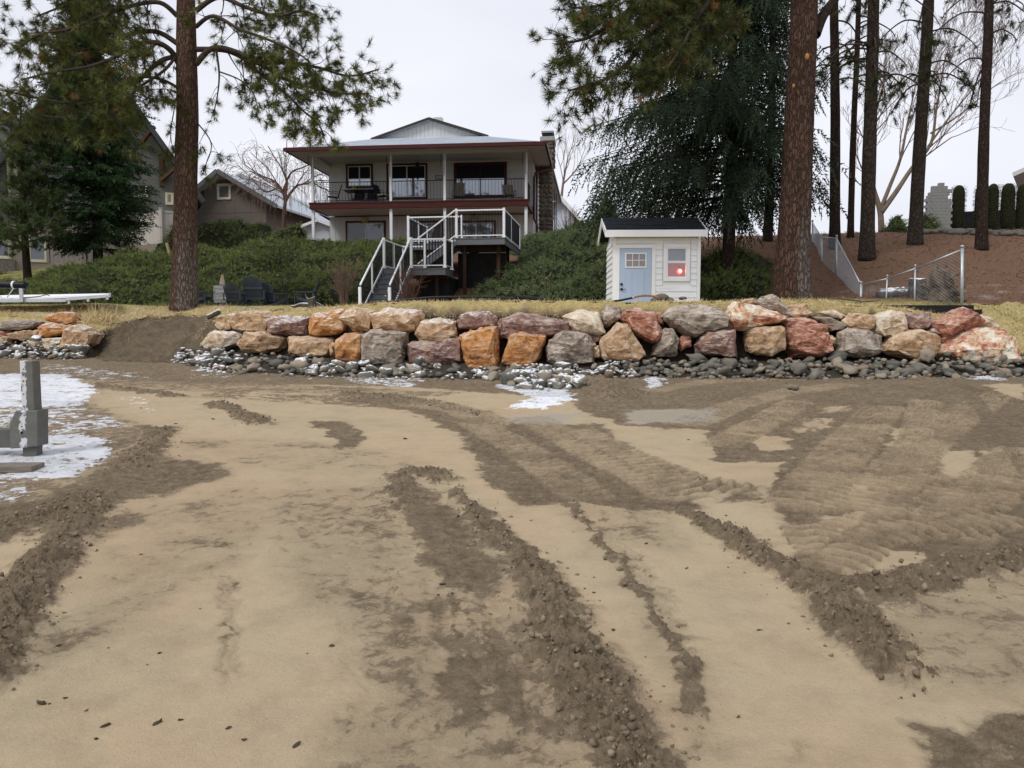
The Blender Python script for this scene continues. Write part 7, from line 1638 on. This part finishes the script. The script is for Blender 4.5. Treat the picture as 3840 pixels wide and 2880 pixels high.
# vinyl and grey board fences
def panel_fence(name, label, pts, mat, tops, bot, cap=.09, board=.0):
    b_ = Vector(pts[0]); b_.z = bot; t = thing(name, label, "fence", b_)
    for k, p in enumerate(pts):
        p = Vector(p) - b_; tz = tops[k] - bot; o = MB().box(p.x - .07, p.x + .07, p.y - .07, p.y + .07, -.5, tz + .08).build('post', mat, t); MB().box(p.x - .09, p.x + .09, p.y - .09, p.y + .09, tz + .08, tz + .12).build('post_cap', mat, o)
    for k in range(len(pts) - 1):
        a, c = Vector(pts[k]) - b_, Vector(pts[k + 1]) - b_; za, zc = tops[k] - bot, tops[k + 1] - bot
        MB().beam((a.x, a.y, za - .05), (c.x, c.y, zc - .05), .06, .12).build('top_rail', mat, t); n = max(1, int((c - a).length / .28))
        for j in range(n):
            f0, f1 = j / n, (j + 1) / n - .012 / (c - a).length; p0, p1 = a.lerp(c, f0), a.lerp(c, f1); z0_, z1_ = za + (zc - za) * f0 - .11, za + (zc - za) * f1 - .11
            MB().add([(p0.x, p0.y - .015, -.5), (p1.x, p1.y - .015, -.5), (p1.x, p1.y - .015, z1_), (p0.x, p0.y - .015, z0_), (p0.x, p0.y + .015, -.5), (p1.x, p1.y + .015, -.5), (p1.x, p1.y + .015, z1_), (p0.x, p0.y + .015, z0_)], [(0, 1, 2, 3), (7, 6, 5, 4), (0, 4, 5, 1), (1, 5, 6, 2), (2, 6, 7, 3), (3, 7, 4, 0)]).build('fence_board', mat, t)
f1p = [P(520, 810, 41), P(603, 788, 40), P(690, 797, 40.5)]; panel_fence("vinyl_fence", "cream vinyl privacy fence with a stepped top behind the big pine trunk", [(p.x, p.y, 0) for p in f1p], M['vinyl_beige'], [p.z for p in f1p], P(600, 875, 40).z)
M['vinyl_grey'] = simple('vinyl_taupe', (0.20, 0.175, 0.155), (0.165, 0.145, 0.13), 1.5, .6, .05)
f2p = [P(178, 862, 38), P(315, 856, 37.5), P(440, 852, 37.5)]; panel_fence("board_fence", "taupe board fence in shade behind the fir trunk", [(p.x, p.y, 0) for p in f2p], M['vinyl_grey'], [p.z for p in f2p], P(300, 945, 38).z)
f3p = [P(3480, 795, 37), P(3600, 795, 37), P(3720, 790, 37), P(3840, 785, 37), P(4000, 780, 37)]; M['fence_black'] = simple('fence_black', (.018, .018, .02), None, 4, .7, .1)
panel_fence("board_fence", "black board fence behind the clipped hedge columns", [(p.x, p.y, 0) for p in f3p], M['fence_black'], [p.z for p in f3p], P(3600, 875, 37).z)
# stepped block wall
bw = at_ground(3490, 34.6, -.1); blk = thing("block_wall", "stepped grey concrete block wall on the hill crest", "wall", bw); blk["kind"] = "thing"; bme = MB().box(-.108, .108, -.09, .09, -.066, .066).mesh('block'); bme.materials.append(M['block'])
for rw_ in range(18):
    z = .07 + rw_ * .138; sy_ = 1219 - (bw.z + z - 1.6) / 34.6 * F
    lo_ = np.interp(sy_, [697, 716, 737, 745, 860], [3496, 3465, 3458, 3446, 3446]); hi_ = np.interp(sy_, [697, 717, 719, 750, 754, 860], [3514, 3514, 3531, 3531, 3536, 3536])
    if sy_ < 698: break
    x0 = (lo_ - 1920) / F * 34.6 - bw.x; x1 = (hi_ - 1920) / F * 34.6 - bw.x; x = x0 + (.07 if rw_ % 2 else 0) 
    while x < x1 - .06: o = bpy.data.objects.new('block', bme); link(o, blk); o.location = (x + .11, random.uniform(-.006, .006), z); x += .224
# stone edging along the crest
edg = thing("rock_edging", "line of small grey stones edging the top of the needle covered hill", "stones", at_ground(3680, 31.5)); eb0 = Vector(edg.location); re_ = random.Random(4)
em = [mesh_np('stone', *lump_template(k + 70, 2, (1, .8, .6), .3)) for k in range(4)]; [m_.materials.append(M['stone_grey']) for m_ in em]
for k in range(70):
    sx_ = re_.uniform(3440, 3900); Ye = 31.6 + (3660 - sx_) * .004 + re_.uniform(-.7, .5); q = at_ground(sx_, Ye); o = bpy.data.objects.new('stone', re_.choice(em)); link(o, edg); s = re_.uniform(.10, .26); o.location = q - eb0 + Vector((0, 0, s * .25)); o.scale = (s * 1.2, s, s * .8); o.rotation_euler = (0, 0, re_.uniform(0, 6))
# ================================================================ chain link fence
cf = thing("chain_link_fence", "galvanised chain link fence running down the hill and along the black timber kerb", "fence", P(3608, 1145, 18.5)); c0 = Vector(cf.location)
FP = [((3608, 928), (3608, 1150), 18.5, .04), ((3432, 1000), (3430, 1150), 19.3, .022), ((3327, 1038), (3322, 1135), 20.1, .022), ((3229, 1062), (3229, 1140), 21.0, .035), ((3137, 888), (3137, 1030), 24.6, .03), ((3081, 884), (3083, 990), 26.6, .03), ((3047, 830), (3048, 930), 29.5, .03)]
tops = []; bots = []
for a, c, Yf, rd in FP:
    p1, p0 = P(*a, Yf), P(*c, Yf); tops.append(p1); bots.append(p0); o = MB().tube([p0 - c0 - Vector((0, 0, .4)), p1 - c0], rd, 10).build('fence_post', M['galv'], cf, True); MB().tube([p1 - c0, p1 - c0 + Vector((0, 0, .04)), p1 - c0 + Vector((0, 0, .06))], [rd * 1.25, rd * 1.25, .005], 10).build('post_cap', M['galv'], o, True)
for k in range(len(FP) - 1):
    a, c = tops[k] - c0 - Vector((0, 0, .05)), tops[k + 1] - c0 - Vector((0, 0, .05 if k != 2 else .05)); MB().tube([a, c], .02, 8).build('top_rail', M['galv'], cf, True)
    mbw = MB(); A0, A1, B0, B1 = bots[k] - c0 - Vector((0, 0, .1)), a, bots[k + 1] - c0 - Vector((0, 0, .1)), c; L = (B1 - A1).length; Hh = max((A1 - A0).length, (B1 - B0).length); n = int(L / .085); hv = Hh / L
    def pt(u, v): return A0.lerp(B0, u).lerp(A1.lerp(B1, u), v)
    for j in range(-int(n * hv) - 1, n + 1):
        for s in (1, -1):
            pts_ = []
            for i in range(7):
                v_ = i / 6; u_ = (j / n + (v_ if s > 0 else 1 - v_) * hv)
                if -1e-6 <= u_ <= 1.000001: pts_.append(pt(u_, v_))
            if len(pts_) > 1: mbw.tube(pts_, .0024, 3, False)
    tag(mbw.build('wire_mesh', M['galv'], cf), kind='stuff')
kb = P(3445, 1165, 17.95); tk = thing("timber_kerb", "low black timber kerb under the chain link fence", "kerb", kb)
for k, (s0, s1, t0, t1) in enumerate(((3262, 3610, 1146, 1168),)):
    a, c = P(s0, t1, 17.95) - kb, P(s1, t0, 17.95) - kb; MB().box(a.x, c.x, -.45, -.27, -.35, c.z).build('beam', M['timber_black'], tk, bevel=.012); MB().box(a.x - .12, c.x + .15, -.52, -.455, -.45, c.z - .10).build('beam', M['timber_black'], tk, bevel=.012)
def gnarl(name, label, cat, base, segs, mat, seed, rough=.25, snow_=False):
    t = thing(name, label, cat, base); r = random.Random(seed); mb = MB()
    for pts_, r0, r1 in segs:
        cp = catmull([Vector(p) for p in pts_], 7); mb.tube(cp, list(np.linspace(r0, r1, len(cp))), 9)
    for i in range(len(mb.v)):
        q = Vector(mb.v[i]); mb.v[i] = tuple(q + rough * .25 * Vector((mnoise.noise(q * 6), mnoise.noise(q * 6 + Vector((9, 0, 0))), mnoise.noise(q * 6 + Vector((0, 9, 0))))))
    mb.build('wood', mat, t, True); return t
def snow_top(name, c1, c2, amt=.5):
    m = simple(name, c1, c2, 7, .9, .5, (1, 1, .4)); nt = m.node_tree; b = nt.nodes['Principled BSDF']; cur = b.inputs['Base Color'].links[0].from_socket
    s = n_math(nt, 'MULTIPLY', n_step(nt, n_up(nt), .45, .8), n_step(nt, n_noise(nt, n_coord(nt, 'Object'), 7, 5, .7), .58 - amt * .3, .70 - amt * .3)); lk(nt, n_mix(nt, s, cur, (.82, .83, .86)), b.inputs['Base Color']); return m
M['drift'] = simple('driftwood', (.20, .155, .115), (.075, .058, .043), 6, .9, .6, (1, 1, .4)); M['drift_snow'] = snow_top('driftwood_snowy', (.16, .13, .10), (.06, .05, .04), 1.0); M['log_grey'] = snow_top('log_weathered', (.15, .14, .13), (.07, .065, .06), .6)
rr = random.Random(12); rb0 = P(3525, 1138, 19.4); segs = [([(0, 0, -.1), (-.05, 0, .35), (.0, 0, .85)], .34, .16), ([(-.3, 0, 0), (.3, 0, .1)], .2, .18)]
for k in range(46):
    a = rr.uniform(0, 6.28); L = rr.uniform(.35, .85); z0_ = rr.uniform(.0, .6); e = Vector((math.cos(a) * L * .8, math.sin(a) * L * .6, z0_ + rr.uniform(-.25, .35))); segs.append(([(0, 0, z0_), e * .5 + Vector((rr.uniform(-.1, .1), 0, rr.uniform(-.05, .15))), e], rr.uniform(.06, .13), .015))
segs += [([(-.1, 0, .6), (-.15, 0, .9), (-.10, 0, 1.1)], .09, .012), ([(.05, 0, .6), (.12, 0, .85), (.08, 0, 1.0)], .07, .01), ([(.1, 0, .5), (.32, 0, .7), (.45, 0, .72)], .07, .02)]
gnarl("root_stump", "upturned gnarled root stump behind the chain link fence", "stump", rb0, segs, M['drift'], 1)
gnarl("cut_log", "grey weathered log dusted with snow lying behind the chain link fence", "log", P(3358, 1122, 20.6), [([(-.45, 0, .08), (0, .05, .12), (.5, .1, .1)], .17, .15), ([(-.3, .2, .2), (.3, .2, .25)], .1, .09)], M['log_grey'], 2)
gnarl("cut_stump", "short grey stump block beside the gnarled root stump", "stump", P(3437, 1128, 20.3), [([(0, 0, -.1), (0, 0, .3), (.02, 0, .55)], .22, .2)], M['log_grey'], 3)
gnarl("fallen_branch", "thin dark branch lying on the grass at the fence corner", "branch", P(3215, 1128, 17.8), [([(-.45, 0, .06), (-.1, 0, .02), (.15, 0, -.02), (.5, 0, .0)], .025, .012), ([(-.1, .1, -.06), (.3, .1, 0), (.6, .1, .02)], .018, .008), ([(.42, .3, .05), (.36, .3, .35), (.15, .3, .52)], .014, .01)], M['drift'], 4, .05)
# ================================================================ stake, pipes, hose, rocks on the crest
st_ = P(2041, 1172, 16.9); t_ = thing("bent_stake", "thin green brown stake with a bent tip standing in the dry grass above the wall", "stake", st_)
MB().tube([Vector((0, 0, -.2)), P(2042, 1060, 16.9) - st_, P(2040, 985, 16.9) - st_, P(2042, 968, 16.9) - st_, P(2047, 960, 16.9) - st_], [.017, .016, .014, .010, .006], 8).build('stake', simple('stake_olive', (.075, .07, .032), None, 6, .7, .2), t_, True)
def run_pipe(name, label, cat, pix, Y0, rad, mat):
    pts_ = [P(a, c, Y0 + (d if d else 0)) for a, c, d in pix]; b_ = pts_[0]; t = thing(name, label, cat, b_); MB().tube(catmull([p - b_ for p in pts_], 8), rad, 10).build('pipe', mat, t, True); return t
run_pipe("black_pipe", "long thin black pipe lying across the crest of the lawn in front of the stairs", "pipe", [(1440, 1133, .6), (1520, 1124, .5), (1620, 1115, .4), (1760, 1113, .3), (1880, 1116, .2), (1950, 1121, .1), (2090, 1133, 0), (2200, 1136, 0), (2300, 1130, 0), (2372, 1117, 0)], 17.0, .024, M['pipe_black'])
run_pipe("pipe_sleeve", "short thick black pipe sleeve lying over the thin black pipe", "pipe", [(1930, 1113, 0), (2000, 1120, 0), (2068, 1130, 0)], 16.95, .046, M['pipe_black'])
h_ = run_pipe("tan_hose", "tan hose end joined to the black pipe in front of the shed", "hose", [(2374, 1116, 0), (2410, 1109, 0), (2445, 1110, 0), (2470, 1118, 0)], 17.0, .024, M['hose_tan'])
MB().tube([Vector((-.02, 0, -.003)), Vector((.03, 0, .005))], .027, 10).build('clamp', M['galv'], h_, True)
rr = random.Random(31); rkm = [mesh_np('rock', *lump_template(k + 80, 2, (1, .8, .75), .35)) for k in range(4)]; [m_.materials.append(M['stone_grey']) for m_ in rkm]
for a, c, s, lab in ((2482, 1116, .13, "round grey rock topping the little pile at the hose end"), (2452, 1125, .10, "grey rock under the tan hose end in the little pile"), (2474, 1138, .12, "dark rock at the bottom of the little pile by the hose"), (2510, 1126, .09, "small grey rock on the shed side of the little pile"), (2560, 1118, .10, "flat dark rock lying on the grass in front of the shed window"), (2600, 1142, .16, "flat dark slab in the grass above the grey boulder")):
    o = bpy.data.objects.new('rock', rr.choice(rkm)); link(o); q = P(a, c, 17.45); o.location = q; o.scale = (s * 1.2, s, s * (.5 if 'flat' in lab else .95)); o.rotation_euler = (0, 0, rr.uniform(0, 6)); tag(o, lab, "rock")
# ================================================================ fire pit corner: chairs, sign, driftwood
def adirondack(label, sx, Y, rot, sc=1.0):
    b_ = at_ground(sx, Y, -.03); t = thing("adirondack_chair", label, "chair", b_, rot, "blue grey lawn chairs round the fire pit"); t.scale = (sc,) * 3; m_ = M['adirondack']
    # sitter faces -y; back leans to +y
    bb0, bt = Vector((0, .18, .26)), Vector((0, .52, .98))
    for k in range(7):
        f = (k - 3) / 3.0; L = 1.0 - .16 * f * f; MB().beam(bb0 + Vector((f * .20, 0, 0)), bb0 + Vector((f * .275, 0, 0)) + (bt - bb0) * L, .078, .02, (0, -1, .4)).build('back_slat', m_, t)
    for z_, w_ in ((.30, .56), (.62, .62)): p = bb0.lerp(bt, (z_ - .26) / .72); MB().box(-w_ / 2, w_ / 2, p.y + .012, p.y + .05, p.z - .035, p.z + .035).build('back_rail', m_, t)
    for k in range(6): y_ = -.32 + k * .092; z_ = .385 - k * .022; MB().box(-.27, .27, y_ - .04, y_ + .04, z_ - .01, z_ + .01).build('seat_slat', m_, t)
    for s in (-1, 1):
        MB().box(s * .35 - .06, s * .35 + .06, -.42, .36, .545, .567).build('arm', m_, t, bevel=.01); MB().box(s * .31 - .045, s * .31 + .045, -.37, -.345, 0, .544).build('leg', m_, t)
        MB().beam((s * .27, -.34, .36), (s * .27, .62, .03), .025, .11).build('seat_rail', m_, t); MB().box(s * .33 - .02, s * .33 + .02, .28, .34, .28, .544).build('arm_support', m_, t)
    return t
adirondack("tall blue grey lawn chair seen from behind with a wide cross rail", 968, 24.3, R(180), 1.0)
adirondack("blue grey lawn chair seen from behind just in front of the wooden sign", 884, 23.9, R(184), .74)
adirondack("blue grey lawn chair turned aside next to the tallest chair", 1034, 24.6, R(150), .84)
adirondack("blue grey lawn chair seen sideways against the big pine trunk", 752, 24.2, R(88), .88)
adirondack("blue grey lawn chair seen sideways behind the snowy driftwood", 1152, 24.6, R(-84), .86)
sgb = at_ground(832, 25.0, -.05); ws = thing("welcome_sign", "grey plank welcome sign with white lettering on a pale wooden stake", "sign", sgb, R(-3))
lp = lambda a, c: P(a, c, 25.0) - sgb
MB().add([tuple(lp(823, 1150)), tuple(lp(841, 1150)), tuple(lp(842, 1060)), tuple(lp(836, 1030)), tuple(lp(829, 1030)), tuple(lp(823, 1060))] + [tuple(lp(a, c) + Vector((0, .05, 0))) for a, c in ((823, 1150), (841, 1150), (842, 1060), (836, 1030), (829, 1030), (823, 1060))],
         [(0, 1, 2, 3, 4, 5), (11, 10, 9, 8, 7, 6)] + [(i, (i + 1) % 6, (i + 1) % 6 + 6, i + 6) for i in range(6)]).build('stake', simple('sign_stake_pale', (.50, .42, .31), (.36, .29, .20), 8, .8, .3), ws)
M['plank_pale'] = simple('sign_plank', (.42, .42, .41), (.25, .25, .25), 7, .85, .4, (.6, 1, 10)); z1_, z0_ = lp(830, 1070).z, lp(830, 1136).z; xa_, xb_ = lp(803, 1100).x, lp(859, 1100).x; npk = 6
for k in range(npk): MB().box(xa_ + random.uniform(-.01, .01), xb_ + random.uniform(-.01, .01), -.05, -.025, z0_ + (z1_ - z0_) * k / npk + .003, z0_ + (z1_ - z0_) * (k + 1) / npk - .003).build('plank', M['plank_pale'], ws)
MB().box(xa_ - .01, xb_ + .01, -.052, -.02, z1_ + .001, z1_ + .02).build('top_edge', M['wood_brown'], ws)
M['letter_white'] = simple('lettering_white', (.85, .85, .84), None, 3, .6, 0)
xm = (xa_ + xb_) / 2
text('lettering', 'WELCOME', .075, M['letter_white'], ws, (xm, -.053, z1_ - .06)); text('lettering', 'Family', .14, M['letter_white'], ws, (xm, -.053, z1_ - .19), shear=.35); text('lettering', 'and', .05, M['letter_white'], ws, (xm, -.053, z1_ - .29)); text('lettering', 'Friends', .11, M['letter_white'], ws, (xm, -.053, z1_ - .40), shear=.35)
q = P(1150, 1146, 19.0); gnarl("driftwood_stump", "broken driftwood stump with snow lying on the grass before the lawn chairs", "driftwood", q, [([(.12, 0, -.12), (.15, 0, .06), (.1, 0, .2)], .13, .09), ([(.12, 0, .02), (-.15, 0, .02), (-.36, 0, -.03)], .07, .03), ([(.1, 0, .14), (.0, 0, .2), (-.03, 0, .27)], .05, .01), ([(.2, 0, .1), (.3, 0, .04), (.42, 0, -.06)], .02, .01)], M['drift_snow'], 5, .18)
q = P(802, 1182, 20.4); gnarl("snowy_log", "short split log topped with snow lying alone on the frosted lawn", "log", q, [([(-.16, 0, -.06), (0, 0, .02), (.17, 0, .11)], .07, .07)], M['drift_snow'], 6, .1)
q = P(1020, 1166, 19.4); gnarl("dark_branch", "dark curved branch on the grass above the first tan boulders", "branch", q, [([(-.28, 0, -.05), (0, 0, -.01), (.2, 0, .04), (.3, 0, .02)], .03, .03)], M['drift'], 7, .08)
q = P(640, 930, 31.5); gnarl("wood_offcut", "pale wooden offcut sticking out of the juniper beside the pine trunk", "wood", q, [([(0, 0, -.5), (-.12, 0, .05), (-.16, 0, .2)], .06, .06)], simple('offcut', (.40, .30, .2), None, 6, .8, .2), 8, .02)
# ================================================================ dock section at the left
dk0 = P(200, 1136, 21.9); dk = thing("dock_section", "white aluminium dock section with a black rolled bumper resting on the lawn", "dock", dk0)
e_ = lambda a, c, Y=21.9: P(a * .1929, 1000 + c * .1929, Y) - dk0
tl, tr_2, bl, br2 = e_(-500, 640), e_(2130, 545), e_(-300, 560, 23.2), e_(2130, 518, 23.4)
MB().slab([tl, tr_2, br2, bl], .05).build('deck_panel', M['snow'], dk)
MB().beam(e_(-500, 668), e_(1290, 655), .06, .085).build('side_rail', M['alu'], dk); MB().beam(e_(1290, 632), e_(2140, 565), .06, .085).build('side_rail', M['alu'], dk)
MB().beam(e_(-300, 590, 23.2), e_(2140, 545, 23.4), .06, .085).build('side_rail', M['alu'], dk); MB().beam(e_(2135, 560), e_(2135, 540, 23.4), .06, .1).build('end_rail', M['alu'], dk)
for a, c in ((1345, 690), (1720, 645), (2090, 605)): MB().box(e_(a, c).x - .03, e_(a, c).x + .03, -.03, .03, e_(a, c).z - .05, e_(a, c).z + .03).build('bracket', M['alu'], dk)
MB().box(e_(385, 0).x, e_(448, 0).x, -.09, -.04, e_(0, 690).z, e_(0, 425).z).build('upright', M['alu'], dk)
MB().beam(e_(60, 600) + Vector((0, -.06, 0)), e_(-120, 420) + Vector((0, -.06, 0)), .02, .02).build('brace', M['alu'], dk); MB().beam(e_(165, 600) + Vector((0, -.06, 0)), e_(290, 420) + Vector((0, -.06, 0)), .02, .02).build('brace', M['alu'], dk)
MB().tube([e_(-500, 345), e_(-100, 348), e_(480, 360), e_(515, 362), e_(525, 362)], [.10, .10, .105, .095, .05], 16).build('bumper_roll', M['black_vinyl'], dk, True)
MB().tube([e_(255, 355), e_(290, 356)], .112, 16).build('strap', M['snow'], dk, True)
MB().tube([e_(420, 605), e_(640, 590), e_(780, 575), e_(900, 545), e_(960, 560)], .015, 6).build('rope', M['hose_tan'], dk, True)
# ================================================================ lift leg in the foreground
lg = G(108, 1716); Yl = float(lg[1]); l0 = Vector((lg[0], Yl, beach_z(*lg))); leg = thing("lift_leg", "grey painted steel leg bracket with peeling white paint standing on the snow", "steel post", l0)
z6 = lambda a, c: P(a * .4521, 1250 + c * .4521, Yl) - l0
def peel(name):
    m, nt, b = new_mat(name); v = n_coord(nt, 'Object'); sp = nt.nodes.new('ShaderNodeSeparateXYZ'); lk(nt, v, sp.inputs[0]); f = n_noise(nt, v, 9, 6, .65)
    col = n_ramp(nt, n_noise(nt, v, 14, 6, .7), [(.3, (.105, .105, .095)), (.7, (.15, .15, .138))])
    xx = n_math(nt, 'ABSOLUTE', n_math(nt, 'ADD', sp.outputs[0], .028)); k = n_step(nt, n_math(nt, 'ADD', xx, n_math(nt, 'MULTIPLY', n_noise(nt, v, 16, 3, .6), .09)), .085, .072)
    kz = n_step(nt, n_noise(nt, n_coord(nt, 'Object', (1.2, .2, 1)), 6.0, 5, .6), .44, .50)
    lk(nt, n_mix(nt, n_math(nt, 'MULTIPLY', k, kz), col, (.62, .63, .64)), b.inputs['Base Color']); b.inputs['Roughness'].default_value = .6; b.inputs['Metallic'].default_value = .15
    lk(nt, n_bump(nt, f, .2, .01), b.inputs['Normal']); return m
M['peel'] = peel('grey_paint_peeling')
a, c = z6(160, 228), z6(287, 640); MB().box(a.x, c.x, 0.0, .13, c.z - .02, a.z).build('upper_tube', M['peel'], leg, bevel=.008)
MB().prism([(z6(90, 700).x, z6(0, 740).z), (z6(145, 640).x, z6(0, 640).z), (z6(325, 640).x, z6(0, 638).z), (z6(327, 935).x, z6(0, 935).z), (z6(100, 955).x, z6(0, 955).z)], -.03, .16).build('bracket', M['peel'], leg, bevel=.008)
a, c = z6(180, 940), z6(300, 1040); MB().box(a.x, c.x, .01, .12, c.z - .25, a.z).build('lower_tube', M['galv_dark'], leg, bevel=.006)
a, c = z6(-500, 795), z6(95, 950); MB().box(a.x, c.x, .0, .13, c.z, a.z).build('cross_tube', M['galv_dark'], leg, bevel=.008)
for px_, py_ in ((195, 298), (195, 395), (197, 505), (200, 605), (197, 770), (195, 820)):
    q = z6(px_, py_); MB().tube([(q.x, -.034 if py_ > 640 else -.004, q.z), (q.x, -.02 if py_ > 640 else .01, q.z)], .007 if py_ != 820 else .014, 8).build('bolt_hole', M['black_metal'], leg)
pg = G(30, 1768); pl_ = thing("weathered_plank", "weathered grey plank lying in the snow at the foot of the steel leg", "plank", (pg[0], pg[1], beach_z(*pg)), R(4))
MB().box(-1.0, .28, -.12, .12, -.01, .05).build('plank', M['wood_grey'], pl_, bevel=.008)
# ================================================================ reeds, dry grass
def blade(seed, n=5):
    r = np.random.default_rng(seed); vs = []; fs = []
    bend = r.uniform(.2, .8); w_ = .006
    for k in range(n):
        t = k / (n - 1); vs += [(-w_ * (1 - t * .8), bend * t * t, t), (w_ * (1 - t * .8), bend * t * t, t)]
    for k in range(n - 1): b_ = k * 2; fs += [[b_, b_ + 1, b_ + 3], [b_, b_ + 3, b_ + 2]]
    return np.array(vs), np.array(fs)
BL = [blade(k, 3) for k in range(6)]
M['straw'] = leaf_mat('straw', (.46, .34, .17), (.72, .58, .33), (.80, .70, .47), .7)
M['straw_green'] = leaf_mat('grass_green_straw', (.13, .13, .045), (.30, .26, .10), (.42, .35, .16), .7)
def grass(name, label, n, xr_, yfun, hgt, mat, seed, up=.8, parent=None, clump=1.4, wfac=1.0):
    r_ = np.random.default_rng(seed); gx_ = r_.uniform(*xr_, n); gy_ = yfun(gx_, r_); cl = fbm(gx_ * clump, gy_ * clump, 3, seed); k = cl + r_.normal(0, .25, n) > -.12; gx_, gy_ = gx_[k], gy_[k]; n = len(gx_)
    z_ = ground(gx_, gy_) + .0; d = np.stack([r_.normal(0, 1, n), r_.normal(0, 1, n) - .2, np.full(n, up) + np.abs(r_.normal(0, .4, n))], 1)
    sc_ = r_.uniform(*hgt, n) * (1 + .5 * np.clip(cl[k], 0, 1)); S = np.stack([np.full(n, 1.0) * wfac, sc_ * .8, sc_], 1)
    o = scatter(name, BL, np.stack([gx_, gy_, z_], 1), rotmats(n, d, r=r_), S, mat, parent, r=r_); tag(o, label, kind='stuff'); return o
grass("dry_grass", "matted straw coloured grass along the crest of the long boulder wall", 24000, (-8.2, 10.4), lambda x, r: Wl(x) + .75 + r.random(len(x)) ** 1.5 * 1.5, (.04, .11), M['straw'], 501, .22)
grass("dry_grass", "straw coloured grass above the short boulder wall and round the dirt ramp", 7000, (-15.5, -7.6), lambda x, r: Bl(x) - .15 + r.random(len(x)) ** 1.6 * 1.6, (.05, .14), M['straw'], 502, .4)
grass("lawn_grass", "thin straw and green lawn grass behind the crest", 15000, (-15, 3), lambda x, r: Bl(x) + .8 + r.random(len(x)) * 4.5, (.03, .07), M['straw_green'], 503, .6)
grass("green_grass", "greenish grass between the shed and the fence and down the right hand slope", 14000, (4.2, 13), lambda x, r: Wl(x) + np.interp(x, [4, 9.8, 10.6, 13], [1.2, 1.2, .5, .3]) + r.random(len(x)) * np.interp(x, [4, 9, 11, 13], [1.8, 1.6, 2.4, 2.6]), (.025, .07), M['straw_green'], 504, .5)
rb_2 = P(370, 1238, 21.3); rd = thing("dry_reeds", "clump of long pale dry reeds at the end of the short boulder wall", "reeds", (rb_2.x, rb_2.y, gz(rb_2.x, rb_2.y)))
r_ = np.random.default_rng(61); n = 320; pp = np.stack([r_.normal(0, .38, n), r_.normal(0, .25, n), np.zeros(n)], 1); pp[:, 2] = ground(pp[:, 0] + rb_2.x, pp[:, 1] + rb_2.y) - rd.location.z
d = np.stack([r_.normal(0, 1, n), r_.normal(0, .8, n), np.full(n, 1.1)], 1); tag(scatter('blades', BL, pp, rotmats(n, d, r=r_), np.stack([np.full(n, 1.5), np.full(n, .3), r_.uniform(.25, .55, n)], 1), M['straw'], rd, r=r_), kind='stuff')
# fallen needles, cones and sticks on the hill
r_ = np.random.default_rng(62); n = 6000; hx_ = r_.uniform(4.5, 22, n); hy_ = r_.uniform(19.5, 34, n); kk = hx_ > 5.2 + 0 * hy_; hx_, hy_ = hx_[kk], hy_[kk]; n = len(hx_)
M['litter'] = leaf_mat('needle_litter', (.09, .052, .034), (.21, .125, .08), (.33, .25, .19), .9)
tag(scatter('needle_litter', BL, np.stack([hx_, hy_, ground(hx_, hy_) + .03], 1), rotmats(n, np.stack([r_.normal(0, 1, n), r_.normal(0, 1, n), np.abs(r_.normal(0, .25, n)) + .1], 1), r=r_), np.stack([np.full(n, 2.0), np.full(n, .02), r_.uniform(.05, .16, n)], 1), M['litter'], r=r_), "fallen pine needles and twigs strewn over the hill", kind='stuff')
# ================================================================ bits of bark, twigs and stones on the sand
chip_m = simple('bark_chip', (.13, .095, .065), (.06, .043, .03), 30, .9, .5); rr = random.Random(15)
CH = [(150, 2638, .07), (595, 2712, .08), (676, 2703, .05), (221, 2426, .06), (325, 2665, .03), (360, 2772, .035), (855, 2735, .07), (598, 2454, .035), (407, 2433, .03), (552, 2497, .03), (187, 2638, .04), (248, 2617, .05), (390, 2725, .06), (750, 2286, .04), (530, 2078, .04), (1245, 2423, .06), (1152, 2453, .03), (1660, 2186, .07), (1696, 2222, .05), (1645, 2220, .035), (2192, 2210, .05), (2228, 2225, .05), (2180, 2343, .06), (2300, 2368, .05), (2425, 2040, .06), (2150, 1997, .03), (1858, 1908, .035), (1519, 1646, .12), (530, 1533, .12), (660, 1590, .08), (800, 1573, .09), (2575, 2134, .05), (2730, 2130, .025), (2850, 2365, .05), (2770, 2690, .05), (3380, 2620, .03), (2725, 1932, .05), (2581, 1650, .06), (3228, 1823, .06), (3420, 1580, .16), (2360, 2595, .05), (2930, 1460, .0), (1110, 2800, .07), (915, 2780, .04), (2440, 2160, .04)]
for k, (a, c, s) in enumerate(CH):
    if s == 0: continue
    g = G(a, c); L = s * rr.uniform(.35, .65); th = rr.uniform(0, 3.14); wd_ = L * rr.uniform(.25, .5); bmx = lump_template(200 + k, 2, (1, .45, .4), .9); mex = mesh_np('bark_chip', bmx[0], bmx[1]); mex.materials.append(chip_m); o = bpy.data.objects.new('bark_chip', mex); link(o)
    o.location = (g[0], g[1], beach_z(*g) + .004); o.scale = (L * .5 * rr.uniform(.6, 1.1), L * .45 * rr.uniform(.5, 1.2), L * .4); o.rotation_euler = (rr.uniform(-.2, .2), rr.uniform(-.2, .2), th * .35); tag(o, "small dark bark chip or clod lying on the bare sand", "bark chip", "bark chips on the sand")
g = G(2972, 1464); o = bpy.data.objects.new('beach_stone', rkm[0]); link(o); o.location = (g[0], g[1], beach_z(*g) + .03); o.scale = (.11, .09, .07); tag(o, "single smooth tan stone lying on the churned sand below the grey flat boulder", "stone"); o.data = rkm[0].copy(); o.data.materials.clear(); o.data.materials.append(simple('stone_tan', (.24, .20, .145), (.17, .14, .1), 8, .8, .3))
g = G(760, 1372); o = bpy.data.objects.new('flat_stone', rkm[2].copy()); link(o); o.location = (g[0], g[1], beach_z(*g) + .06); o.scale = (.32, .22, .11); o.rotation_euler = (0, .15, .5); tag(o, "broad flat grey slab lying at the end of the cobbles by the dirt ramp", "stone")
